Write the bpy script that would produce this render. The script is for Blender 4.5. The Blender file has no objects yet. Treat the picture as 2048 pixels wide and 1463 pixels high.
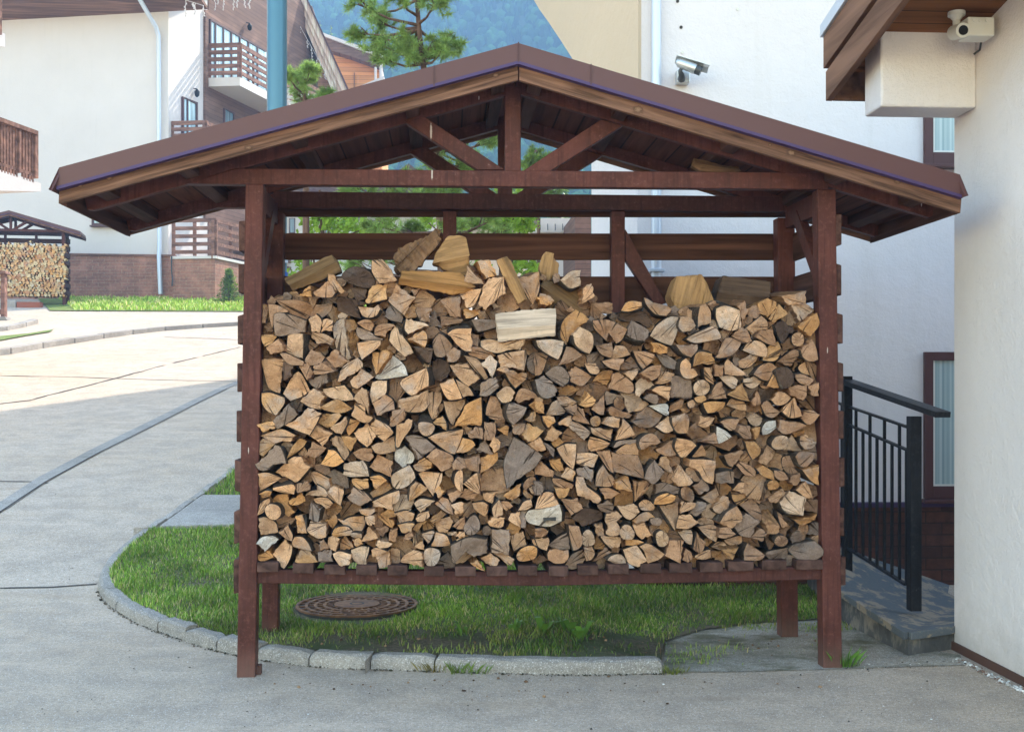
import bpy, bmesh, math, random
import numpy as np
from mathutils import Vector, Matrix

SC = bpy.context.scene
COL = SC.collection
R = math.radians

# ------------------------------------------------------------------ camera
FPX = 2250.0
TH = math.atan(134.0 / FPX)
HZ = 775.0
CAMZ = 1.55
cam_d = bpy.data.cameras.new("camera")
cam = bpy.data.objects.new("camera", cam_d)
COL.objects.link(cam)
cam.location = (0, 0, CAMZ)
cam.rotation_euler = (R(90), 0, -TH)
cam_d.sensor_width = 36.0
cam_d.lens = FPX / 2048 * 36.0
cam_d.shift_y = (HZ - 731.5) / 2048
cam_d.clip_start = 0.1
cam_d.clip_end = 4000
SC.camera = cam

# ------------------------------------------------------------------ world, sun
SUN_AZ = 40.0      # clockwise from +Y
SUN_EL = 42.0
world = bpy.data.worlds.new("World")
SC.world = world
world.use_nodes = True
wn = world.node_tree
bgn = wn.nodes['Background']
sky = wn.nodes.new('ShaderNodeTexSky')
sky.sky_type = 'NISHITA'
sky.sun_disc = False
sky.sun_elevation = R(SUN_EL)
sky.sun_rotation = R(SUN_AZ)
sky.air_density = 2.0
sky.dust_density = 0.6
sky.ozone_density = 1.0
wn.links.new(sky.outputs[0], bgn.inputs[0])
bgn.inputs[1].default_value = 0.15
S = Vector((math.sin(R(SUN_AZ)) * math.cos(R(SUN_EL)), math.cos(R(SUN_AZ)) * math.cos(R(SUN_EL)), math.sin(R(SUN_EL))))
sun_d = bpy.data.lights.new("sun", 'SUN')
sun_d.energy = 2.3
sun_d.angle = R(0.53)
sun_d.color = (1.0, 0.90, 0.76)
sun = bpy.data.objects.new("sun", sun_d)
COL.objects.link(sun)
sun.rotation_euler = S.to_track_quat('Z', 'Y').to_euler()
sun.location = (20, 5, 30)
SC.view_settings.view_transform = 'Standard'
SC.view_settings.look = 'None'
SC.view_settings.gamma = 1.0
SC.view_settings.exposure = 2.2
SC.view_settings.use_curve_mapping = False
SC.render.engine = 'CYCLES'
SC.cycles.max_bounces = 8
SC.cycles.diffuse_bounces = 4
SC.cycles.use_denoising = True

# ------------------------------------------------------------------ projection helpers
fwd = Vector((math.sin(TH), math.cos(TH), 0)); rgt = Vector((math.cos(TH), -math.sin(TH), 0))
CAM = Vector((0, 0, CAMZ))
def ray(px, py): return fwd + rgt * ((px - 1024) / FPX) + Vector((0, 0, (HZ - py) / FPX))
def P(px, py, Y):
    d = ray(px, py); return CAM + d * (Y / d.y)
def PL(px, py, p0, d):                       # pixel ray meets the vertical plane through p0 along d
    n = Vector((-d.y, d.x, 0)); r = ray(px, py)
    return CAM + r * ((p0 - CAM).dot(n) / r.dot(n))
SL = 0.136
def hgt(y):
    if y < 7: return 0.0
    if y < 9: return SL * (y - 7) ** 2 / 4
    if y < 62: return SL * (y - 8)
    return SL * 54
def G(px, py, dz=0.0):                       # pixel ray meets the ground
    r = ray(px, py); prev = 2.0
    def f(Y): return CAMZ + r.z * Y / r.y - hgt(Y)
    Y = 2.0
    while Y < 62:
        if f(Y) <= 0: break
        prev = Y; Y += 0.25
    a, b = prev, Y
    for _ in range(30):
        m = (a + b) / 2
        if f(m) > 0: a = m
        else: b = m
    p = CAM + r * (b / r.y); p.z = hgt(p.y) + dz
    return p

# ------------------------------------------------------------------ mesh helpers
class MB:
    def __init__(s): s.v = []; s.f = []; s.m = []; s.sm = []
    def add(s, vs, fs, m=0, smooth=False):
        o = len(s.v); s.v += [tuple(v) for v in vs]
        for f in fs: s.f.append(tuple(i + o for i in f)); s.m.append(m); s.sm.append(smooth)
        return s
    def prism(s, pts, ext, m=0):
        n = len(pts); ext = Vector(ext); pts = [Vector(p) for p in pts]
        vs = pts + [p + ext for p in pts]
        nrm = Vector((0, 0, 0))
        for i in range(n):
            a = pts[i]; b = pts[(i + 1) % n]; nrm += a.cross(b)
        flip = nrm.dot(ext) > 0
        f = [tuple(range(n)), tuple(range(2 * n - 1, n - 1, -1))] + [(i, i + n, (i + 1) % n + n, (i + 1) % n) for i in range(n)]
        if flip: f = [tuple(reversed(q)) for q in f]
        return s.add(vs, f, m)
    def box(s, lo, hi, m=0):
        x0, y0, z0 = lo; x1, y1, z1 = hi
        return s.prism([(x0, y0, z0), (x1, y0, z0), (x1, y0, z1), (x0, y0, z1)], (0, y1 - y0, 0), m)
    def quad(s, pts, m=0): return s.add(pts, [tuple(range(len(pts)))], m)
    def tube(s, pts, rads, n=12, m=0, caps=True, smooth=True):
        pts = [Vector(p) for p in pts]
        if not hasattr(rads, '__len__'): rads = [rads] * len(pts)
        rings = []; prev = None
        for i, p in enumerate(pts):
            t = (pts[min(i + 1, len(pts) - 1)] - pts[max(i - 1, 0)]).normalized()
            if prev is None: a = t.orthogonal().normalized()
            else:
                a = prev - t * prev.dot(t)
                a = a.normalized() if a.length > 1e-6 else t.orthogonal().normalized()
            prev = a; b = t.cross(a)
            rings.append([p + (a * math.cos(2 * math.pi * k / n) + b * math.sin(2 * math.pi * k / n)) * rads[i] for k in range(n)])
        vs = [v for r in rings for v in r]; fs = []
        for i in range(len(pts) - 1):
            for k in range(n):
                fs.append((i * n + k, i * n + (k + 1) % n, (i + 1) * n + (k + 1) % n, (i + 1) * n + k))
        s.add(vs, fs, m, smooth)
        if caps:
            s.add(rings[0][::-1], [tuple(range(n))], m); s.add(rings[-1], [tuple(range(n))], m)
        return s
    def disc(s, c, r, n=32, m=0, r0=0, rise=0):
        c = Vector(c)
        o = [c + Vector((math.cos(2 * math.pi * k / n) * r, math.sin(2 * math.pi * k / n) * r, 0)) for k in range(n)]
        if r0 == 0: return s.add(o, [tuple(range(n))], m)
        i = [c + Vector((math.cos(2 * math.pi * k / n) * r0, math.sin(2 * math.pi * k / n) * r0, rise)) for k in range(n)]
        return s.add(o + i, [(k, (k + 1) % n, (k + 1) % n + n, k + n) for k in range(n)], m)
    def build(s, name, mats, parent=None, bevel=0, origin=None, fix=False):
        me = bpy.data.meshes.new(name)
        v = s.v
        o = bpy.data.objects.new(name, me)
        if parent is not None:
            off = WORLD.get(parent.name, Vector((0, 0, 0)))
        else: off = Vector(origin) if origin is not None else Vector((0, 0, 0))
        me.from_pydata([tuple(Vector(p) - off) for p in v], [], s.f)
        if not isinstance(mats, (list, tuple)): mats = [mats]
        for mt in mats: me.materials.append(mt)
        me.polygons.foreach_set('material_index', s.m)
        me.polygons.foreach_set('use_smooth', s.sm)
        if fix:
            bm = bmesh.new(); bm.from_mesh(me); bmesh.ops.recalc_face_normals(bm, faces=bm.faces); bm.to_mesh(me); bm.free()
        me.update()
        COL.objects.link(o)
        if parent is not None: o.parent = parent; WORLD[o.name] = off
        else: o.location = off; WORLD[o.name] = off
        if bevel:
            b = o.modifiers.new('bevel', 'BEVEL'); b.width = bevel; b.segments = 2; b.limit_method = 'ANGLE'; b.angle_limit = R(40)
        return o
WORLD = {}
def thing(name, label, cat, loc=(0, 0, 0), group=None):
    o = bpy.data.objects.new(name, None); COL.objects.link(o); o.location = loc
    o.empty_display_size = 0.2
    o['label'] = label; o['category'] = cat
    if group: o['group'] = group
    WORLD[o.name] = Vector(loc)
    return o
def tag(o, label=None, cat=None, group=None, kind=None):
    if label: o['label'] = label
    if cat: o['category'] = cat
    if group: o['group'] = group
    if kind: o['kind'] = kind
    return o
def qp(mb, pts, Y, dY, m=0): return mb.prism([P(x, y, Y) for x, y in pts], (0, dY, 0), m)
def bar(mb, a, b, w, h, m=0, up=Vector((0, 0, 1))):      # rectangular bar from a to b
    a = Vector(a); b = Vector(b); t = (b - a).normalized(); s_ = t.cross(up).normalized() * (w / 2); u = s_.cross(t).normalized() * (h / 2)
    return mb.prism([a - s_ - u, a + s_ - u, a + s_ + u, a - s_ + u], b - a, m)

# ------------------------------------------------------------------ materials
def mat(name, base, rough=0.8, metal=0.0, spec=0.3):
    m = bpy.data.materials.new(name); m.use_nodes = True
    b = m.node_tree.nodes['Principled BSDF']
    b.inputs['Base Color'].default_value = (*base, 1); b.inputs['Roughness'].default_value = rough
    b.inputs['Metallic'].default_value = metal; b.inputs['Specular IOR Level'].default_value = spec
    return m
class NT:
    def __init__(s, m): s.t = m.node_tree; s.b = s.t.nodes['Principled BSDF']
    def n(s, typ, **kw):
        nd = s.t.nodes.new(typ)
        for k, v in kw.items():
            if hasattr(nd, k): setattr(nd, k, v)
        return nd
    def l(s, a, b): s.t.links.new(a, b)
    def coord(s, kind='pos', scale=(1, 1, 1), rot=(0, 0, 0)):
        if kind == 'pos': o = s.n('ShaderNodeNewGeometry').outputs['Position']
        elif kind == 'obj': o = s.n('ShaderNodeTexCoord').outputs['Object']
        else: o = s.n('ShaderNodeTexCoord').outputs[kind]
        if any(abs(q) > 1e-9 for q in rot):
            m0 = s.n('ShaderNodeMapping'); m0.inputs['Rotation'].default_value = rot; s.l(o, m0.inputs[0]); o = m0.outputs[0]
        mp = s.n('ShaderNodeMapping'); mp.inputs['Scale'].default_value = scale
        s.l(o, mp.inputs[0]); return mp.outputs[0]
    def noise(s, v, scale=5, detail=6, rough=0.55, dist=0):
        nd = s.n('ShaderNodeTexNoise'); nd.inputs['Scale'].default_value = scale; nd.inputs['Detail'].default_value = detail
        nd.inputs['Roughness'].default_value = rough; nd.inputs['Distortion'].default_value = dist
        s.l(v, nd.inputs['Vector']); return nd.outputs['Fac']
    def ramp(s, f, stops):
        r = s.n('ShaderNodeValToRGB'); e = r.color_ramp.elements
        while len(e) < len(stops): e.new(0.5)
        for i, (p, c) in enumerate(stops):
            e[i].position = p; e[i].color = (*c, 1) if len(c) == 3 else c
        s.l(f, r.inputs[0]); return r.outputs[0]
    def fr(s, f, a, b, c=0.0, d=1.0):
        r = s.n('ShaderNodeMapRange'); r.inputs[1].default_value = a; r.inputs[2].default_value = b; r.inputs[3].default_value = c; r.inputs[4].default_value = d
        s.l(f, r.inputs[0]); return r.outputs[0]
    def mix(s, f, a, b, mode='MIX'):
        m = s.n('ShaderNodeMix'); m.data_type = 'RGBA'; m.blend_type = mode
        for i, x in ((0, f), (6, a), (7, b)):
            if isinstance(x, (int, float)): m.inputs[i].default_value = x
            elif isinstance(x, tuple): m.inputs[i].default_value = (*x, 1)
            else: s.l(x, m.inputs[i])
        return m.outputs[2]
    def math(s, op, a, b=0.0):
        m = s.n('ShaderNodeMath'); m.operation = op
        for i, x in ((0, a), (1, b)):
            if isinstance(x, (int, float)): m.inputs[i].default_value = x
            else: s.l(x, m.inputs[i])
        return m.outputs[0]
    def bump(s, h, st=0.3, d=0.01, prev=None):
        b = s.n('ShaderNodeBump'); b.inputs['Strength'].default_value = st; b.inputs['Distance'].default_value = d
        s.l(h, b.inputs['Height'])
        if prev is not None: s.l(prev, b.inputs['Normal'])
        return b.outputs[0]
    def out(s, col=None, nrm=None, rough=None):
        if col is not None: s.l(col, s.b.inputs['Base Color'])
        if nrm is not None: s.l(nrm, s.b.inputs['Normal'])
        if rough is not None: s.l(rough, s.b.inputs['Roughness'])

def m_painted(name, c, rough=0.5, kind='obj'):
    m = mat(name, c, rough, 0, 0.12); t = NT(m); v = t.coord(kind)
    a = t.noise(v, 3, 5); b = t.noise(v, 34, 6, 0.75)
    col = t.mix(t.fr(a, 0.35, 0.65), tuple(x * 0.72 for x in c), tuple(min(1, x * 1.25) for x in c))
    col = t.mix(t.fr(b, 0.50, 0.64, 0, 0.55), col, tuple(min(1, x * 1.5 + 0.012) for x in c))
    col = t.mix(t.fr(b, 0.665, 0.69), col, tuple(min(1, x * 1.3 + 0.10) for x in c))
    v2 = t.coord(kind, (3, 3, 3) if name.startswith('brown_sheet') else (30, 30, 1.6)); s_ = t.noise(v2, 1.6, 6, 0.65)
    col = t.mix(t.fr(s_, 0.50, 0.66, 0, 0.55), col, tuple(x * 0.45 for x in c))
    col = t.mix(t.fr(s_, 0.30, 0.40, 0.4, 0), col, tuple(min(1, x * 1.6 + .01) for x in c))
    sp = t.n('ShaderNodeSeparateXYZ'); t.l(t.coord('pos'), sp.inputs[0])
    low = t.math('MULTIPLY', t.fr(t.math('ADD', sp.outputs[2], t.math('MULTIPLY', b, 0.25)), 0.14, 0.30, 0.28, 0), 1.0)
    if name.startswith('brown_paint'): col = t.mix(low, col, (0.20, 0.15, 0.12))
    t.out(col, t.bump(s_, 0.3, 0.003, t.bump(b, 0.35, 0.003, t.bump(a, 0.3, 0.012))), t.fr(a, 0.3, 0.7, rough - 0.1, rough + 0.15)); return m
def m_wood(name, c, axis=0, rot=(0, 0, 0), c2=None, scl=1.0, kind='obj', rough=0.75, planks=None, contrast=0.45):
    m = mat(name, c, rough, 0, 0.12); t = NT(m)
    sc = [26 * scl] * 3; sc[axis] = 1.3 * scl
    v = t.coord(kind, tuple(sc), rot)
    a = t.noise(v, 1.0, 8, 0.62, 0.6); sc2 = [9 * scl] * 3; sc2[axis] = 0.5 * scl
    b = t.noise(t.coord(kind, tuple(sc2), rot), 1.0, 4, 0.5, 1.5)
    c2 = c2 or tuple(min(1, x * 1.7 + 0.01) for x in c)
    col = t.mix(t.fr(a, 0.35, 0.68), tuple(x * contrast for x in c), c)
    col = t.mix(t.fr(b, 0.45, 0.75, 0, 0.75), col, c2)
    h = a
    if planks:
        ax, w = planks
        vv = t.n('ShaderNodeSeparateXYZ'); t.l(t.coord(kind), vv.inputs[0])
        f = t.math('FRACT', t.math('MULTIPLY', vv.outputs[ax], 1 / w))
        g = t.math('LESS_THAN', f, 0.07)
        idx = t.math('FLOOR', t.math('MULTIPLY', vv.outputs[ax], 1 / w))
        wn_ = t.n('ShaderNodeTexWhiteNoise'); wn_.noise_dimensions = '1D'; t.l(idx, wn_.inputs['W'])
        col = t.mix(t.fr(wn_.outputs['Value'], 0, 1, 0, 0.45), col, tuple(x * 0.5 for x in c))
        col = t.mix(t.math('MULTIPLY', g, 0.85), col, tuple(x * 0.15 for x in c))
        h = t.math('SUBTRACT', a, t.math('MULTIPLY', g, 2.0))
    t.out(col, t.bump(h, 0.5, 0.004)); return m
def m_plaster(name, c, fine=0.35):
    m = mat(name, c, 0.9, 0, 0.2); t = NT(m); v = t.coord('pos')
    a = t.noise(v, 0.6, 6, 0.6); b = t.noise(v, 9, 6, 0.6); d = t.noise(v, 55, 5, 0.7)
    col = t.mix(t.fr(a, 0.3, 0.75), tuple(x * 0.93 for x in c), c)
    col = t.mix(t.fr(b, 0.66, 0.8, 0, 0.35), col, tuple(x * 0.8 for x in c))
    vs = t.noise(t.coord('pos', (7, 7, 0.35)), 1, 5, 0.6)
    col = t.mix(t.fr(vs, 0.58, 0.8, 0, 0.16), col, (0.45, 0.42, 0.36))
    sp = t.n('ShaderNodeSeparateXYZ'); t.l(t.coord('pos'), sp.inputs[0])
    col = t.mix(t.fr(t.math('ADD', sp.outputs[2], t.math('MULTIPLY', b, 0.5)), 0.18, 0.62, 0.5, 0), col, (0.40, 0.35, 0.29))
    ck = t.noise(v, 1.6, 12, 0.7, 1.5); col = t.mix(t.fr(t.math('ABSOLUTE', t.math('SUBTRACT', ck, 0.46)), 0.0, 0.0018, 0.45, 0), col, (0.35, 0.32, 0.29))
    t.out(col, t.bump(d, fine, 0.009, t.bump(b, 0.4, 0.02))); return m
def m_concrete(name, c=(0.60, 0.475, 0.365), warm=(0.58, 0.435, 0.305), grit=1.0):
    m = mat(name, c, 0.95, 0, 0.1); t = NT(m); v = t.coord('pos')
    a = t.noise(v, 0.45, 6, 0.6, 0.5); b = t.noise(v, 3.2, 8, 0.68); d = t.noise(v, 42, 6, 0.8); e = t.noise(v, 150, 3, 0.7)
    vo = t.n('ShaderNodeTexVoronoi'); vo.inputs['Scale'].default_value = 55; t.l(v, vo.inputs['Vector'])
    v2 = t.n('ShaderNodeTexVoronoi'); v2.inputs['Scale'].default_value = 26; t.l(v, v2.inputs['Vector'])
    col = t.mix(t.fr(a, 0.4, 0.62), c, warm)
    col = t.mix(t.fr(b, 0.42, 0.62, 0, 0.75), col, tuple(x * 0.66 for x in c))
    col = t.mix(t.fr(d, 0.33, 0.62, 0.75 * grit, 0), col, tuple(x * 0.36 for x in c))
    col = t.mix(t.fr(e, 0.50, 0.72, 0, 0.6 * grit), col, (0.85, 0.82, 0.78))
    col = t.mix(t.fr(vo.outputs['Distance'], 0.10, 0.22, 0.6 * grit, 0), col, (0.88, 0.86, 0.82))
    col = t.mix(t.fr(v2.outputs['Distance'], 0.06, 0.12, 0.75 * grit, 0), col, (0.09, 0.08, 0.07))
    st = t.noise(t.coord('pos', (.5, 3.2, 1), (0, 0, R(6))), 1.2, 8, .7, .3); col = t.mix(t.fr(st, .54, .70, 0, .45), col, tuple(x * 0.62 for x in warm)); col = t.mix(t.fr(st, .30, .42, .4, 0), col, tuple(min(1, x * 1.2) for x in c))
    ln = t.noise(v, 0.8, 10, 0.75, 1.2); col = t.mix(t.fr(t.math('ABSOLUTE', t.math('SUBTRACT', ln, 0.5)), 0.0, 0.0035, 0.35, 0), col, (0.10, 0.09, 0.08))
    t.out(col, t.bump(d, 0.7, 0.010, t.bump(b, 0.5, 0.03))); return m
def m_brick(name, c1, c2, mortar, bw, bh, msize=0.008, kind='pos', vec=None):
    m = mat(name, c1, 0.88); t = NT(m)
    sp = t.n('ShaderNodeSeparateXYZ'); t.l(t.coord(kind), sp.inputs[0])
    cb = t.n('ShaderNodeCombineXYZ')
    t.l(t.math('ADD', sp.outputs[0], t.math('MULTIPLY', sp.outputs[1], 0.6 if vec is None else vec)), cb.inputs[0]); t.l(sp.outputs[2], cb.inputs[1])
    br = t.n('ShaderNodeTexBrick'); br.inputs['Scale'].default_value = 1; br.inputs['Brick Width'].default_value = bw; br.inputs['Row Height'].default_value = bh
    br.inputs['Mortar Size'].default_value = msize; br.inputs['Mortar Smooth'].default_value = 0.3
    br.inputs['Color1'].default_value = (*c1, 1); br.inputs['Color2'].default_value = (*c2, 1); br.inputs['Mortar'].default_value = (*mortar, 1)
    t.l(cb.outputs[0], br.inputs[0])
    a = t.noise(t.coord(kind), 14, 6, 0.7); big = t.noise(t.coord(kind), 2.2, 5)
    col = t.mix(t.fr(a, 0.3, 0.7, 0, 0.7), br.outputs['Color'], tuple(x * 0.5 for x in c2))
    col = t.mix(t.fr(big, 0.45, 0.75, 0, 0.5), col, tuple(min(1, x * 1.5) for x in c1))
    h = t.math('ADD', t.math('MULTIPLY', br.outputs['Fac'], -1.0), t.math('MULTIPLY', a, 0.6))
    t.out(col, t.bump(h, 0.7, 0.015)); return m
def m_glass(name, c=(0.10, 0.16, 0.20)):
    m = mat(name, c, 0.08, 0, 0.8); t = NT(m); v = t.coord('pos', (9, 9, 0.5))
    a = t.noise(v, 1.0, 3, 0.5)
    t.out(t.mix(t.fr(a, 0.3, 0.7), tuple(x * 0.6 for x in c), tuple(min(1, x * 1.8) for x in c))); return m

M = {}
M['paint'] = m_painted('brown_paint', (0.098, 0.034, 0.026), 0.5)
M['paint_dark'] = m_painted('brown_paint_beam', (0.080, 0.030, 0.024), 0.55)
SLP = math.atan(0.28)
M['board'] = m_wood('rough_board_grain', (0.20, 0.105, 0.068), 0, contrast=0.42)
M['slat'] = m_wood('dark_slat_grain', (0.098, 0.042, 0.025), 0)
M['slat_y'] = m_wood('dark_side_slat_grain', (0.095, 0.045, 0.034), 1)
M['slat_end'] = m_wood('bench_slat_grain', (0.088, 0.046, 0.036), 1, scl=0.8)
M['deck'] = m_wood('roof_deck_grain', (0.15, 0.05, 0.027), 1, planks=(0, 0.14))
M['trim'] = mat('brown_sheet_metal', (0.112, 0.052, 0.050), 0.4, 0, 0.25)
M['lip'] = mat('purple_film_lip', (0.062, 0.036, 0.115), 0.45)
M['plaster'] = m_plaster('white_plaster', (0.74, 0.695, 0.70))
M['plaster_near'] = m_plaster('rough_white_plaster', (0.86, 0.80, 0.78), 1.0)
M['plaster_warm'] = m_plaster('warm_tinted_plaster', (0.66, 0.52, 0.37))  # distant house's own colour; on the gable, bounced warmth painted in
M['plaster_house'] = m_plaster('old_white_plaster', (0.66, 0.605, 0.575))
M['concrete'] = m_concrete('concrete_road')
M['concrete_kerb'] = m_concrete('kerb_concrete', (0.43, 0.385, 0.34), (0.25, 0.225, 0.195), 0.9)
M['joint'] = mat('dark_joint_dirt', (0.055, 0.05, 0.045), 0.95)
M['brick'] = m_brick('brown_split_brick', (0.125, 0.052, 0.036), (0.072, 0.034, 0.027), (0.045, 0.03, 0.026), 0.25, 0.088, 0.006, vec=0.0)
M['brick_far'] = m_brick('house_brick', (0.43, 0.205, 0.14), (0.31, 0.15, 0.11), (0.42, 0.29, 0.22), 0.42, 0.13, 0.012)
M['brown_trim'] = mat('brown_frame', (0.085, 0.035, 0.035), 0.45)
M['glass'] = m_glass('window_glass')
M['curtain'] = m_glass('curtained_glass', (0.30, 0.42, 0.46))
M['zinc'] = mat('zinc_pipe', (0.55, 0.60, 0.68), 0.35, 0.25, 0.5)
M['blue_pole'] = mat('blue_grey_pole', (0.06, 0.16, 0.23), 0.28, 0.3, 0.5)
M['black_iron'] = m_painted('black_iron', (0.018, 0.018, 0.021), 0.4)
M['white_plastic'] = mat('white_plastic', (0.66, 0.65, 0.60), 0.4)
M['silver'] = mat('silver_metal', (0.55, 0.57, 0.58), 0.3, 0.6)
M['grey_plastic'] = mat('grey_plastic', (0.06, 0.065, 0.07), 0.4)
M['lens'] = mat('black_lens', (0.01, 0.01, 0.012), 0.08)
M['soffit'] = m_wood('soffit_planks', (0.215, 0.085, 0.028), 0, planks=(1, 0.13), contrast=0.55, scl=0.6)
M['rake'] = m_wood('grey_brown_rake_board', (0.20, 0.105, 0.065), 1, scl=0.6, contrast=0.5)
M['clad'] = m_wood('brown_cladding', (0.20, 0.115, 0.085), 1, planks=(2, 0.18), scl=0.12, contrast=.78)
M['clad_light'] = m_wood('light_brown_cladding', (0.62, 0.32, 0.20), 0, planks=(2, 0.22), scl=0.12, contrast=.78)
M['clad_orange'] = m_wood('orange_cladding', (0.80, 0.36, 0.15), 0, planks=(2, 0.24), scl=0.12, contrast=.78)
M['house_soffit'] = m_wood('house_soffit_planks', (0.26, 0.14, 0.095), 0, planks=(1, 0.2), scl=0.4)
M['rail_wood'] = m_wood('rail_wood', (0.25, 0.13, 0.095), 0, scl=0.4)
M['roof_grey'] = mat('pale_roof_tin', (0.55, 0.50, 0.46), 0.5)
M['rake_light'] = m_wood('pale_rake_board', (0.80, 0.58, 0.47), 2, scl=0.5)

M['fascia0'] = m_wood('rough_board_grain_left', (0.215, 0.112, 0.072), 0, (0, SLP, 0), contrast=0.30, kind='pos', scl=2.0)
M['fascia1'] = m_wood('rough_board_grain_right', (0.215, 0.112, 0.072), 0, (0, -SLP, 0), contrast=0.30, kind='pos', scl=2.0)
def knots(m, pts):
    t = NT(m); old = t.b.inputs['Base Color'].links[0].from_socket
    for x, y, r_ in pts:
        p = P(x, y, 5.83); g = t.n('ShaderNodeNewGeometry'); sb = t.n('ShaderNodeVectorMath'); sb.operation = 'SUBTRACT'; t.l(g.outputs['Position'], sb.inputs[0]); sb.inputs[1].default_value = p
        ml = t.n('ShaderNodeVectorMath'); ml.operation = 'MULTIPLY'; t.l(sb.outputs[0], ml.inputs[0]); ml.inputs[1].default_value = (0.8, 0, 1.2)
        le = t.n('ShaderNodeVectorMath'); le.operation = 'LENGTH'; t.l(ml.outputs[0], le.inputs[0])
        nz = t.noise(g.outputs['Position'], 38, 5, .7)
        d = t.math('ADD', le.outputs['Value'], t.math('MULTIPLY', nz, r_ * 1.6))
        old = t.mix(t.fr(d, r_ * 1.25, r_ * 1.7, 0.8, 0), old, (0.085, 0.045, 0.03))
        old = t.mix(t.fr(d, r_ * 0.95, r_ * 1.3, 1.0, 0), old, (0.26, 0.155, 0.10))
    t.out(old)
knots(M['fascia0'], ((218, 356, .022), (497, 296, .026), (992, 150, .022), (160, 372, .014)))
knots(M['fascia1'], ((1276, 219, .034), (1583, 306, .030), (1795, 362, .026), (1540, 290, .012)))

def streaks(m, pts):
    t = NT(m); old = t.b.inputs['Base Color'].links[0].from_socket; g = t.n('ShaderNodeNewGeometry'); nz = t.noise(g.outputs['Position'], 90, 3, .6)
    for x, y, rx, rz in pts:
        p = P(x, y, 6.1); sb = t.n('ShaderNodeVectorMath'); sb.operation = 'SUBTRACT'; t.l(g.outputs['Position'], sb.inputs[0]); sb.inputs[1].default_value = p
        ml = t.n('ShaderNodeVectorMath'); ml.operation = 'MULTIPLY'; t.l(sb.outputs[0], ml.inputs[0]); ml.inputs[1].default_value = (1 / rx, 4, 1 / rz)
        le = t.n('ShaderNodeVectorMath'); le.operation = 'LENGTH'; t.l(ml.outputs[0], le.inputs[0])
        old = t.mix(t.fr(t.math('ADD', le.outputs['Value'], nz), 1.2, 1.5, 0.9, 0), old, (.55, .48, .44))
    t.out(old)
streaks(M['paint'], ((862, 262, .006, .05), (864, 348, .005, .035), (1236, 314, .004, .014), (958, 195, .003, .012), (1845, 407, .004, .018), (1655, 700, .003, .02), (497, 900, .003, .02)))
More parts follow.
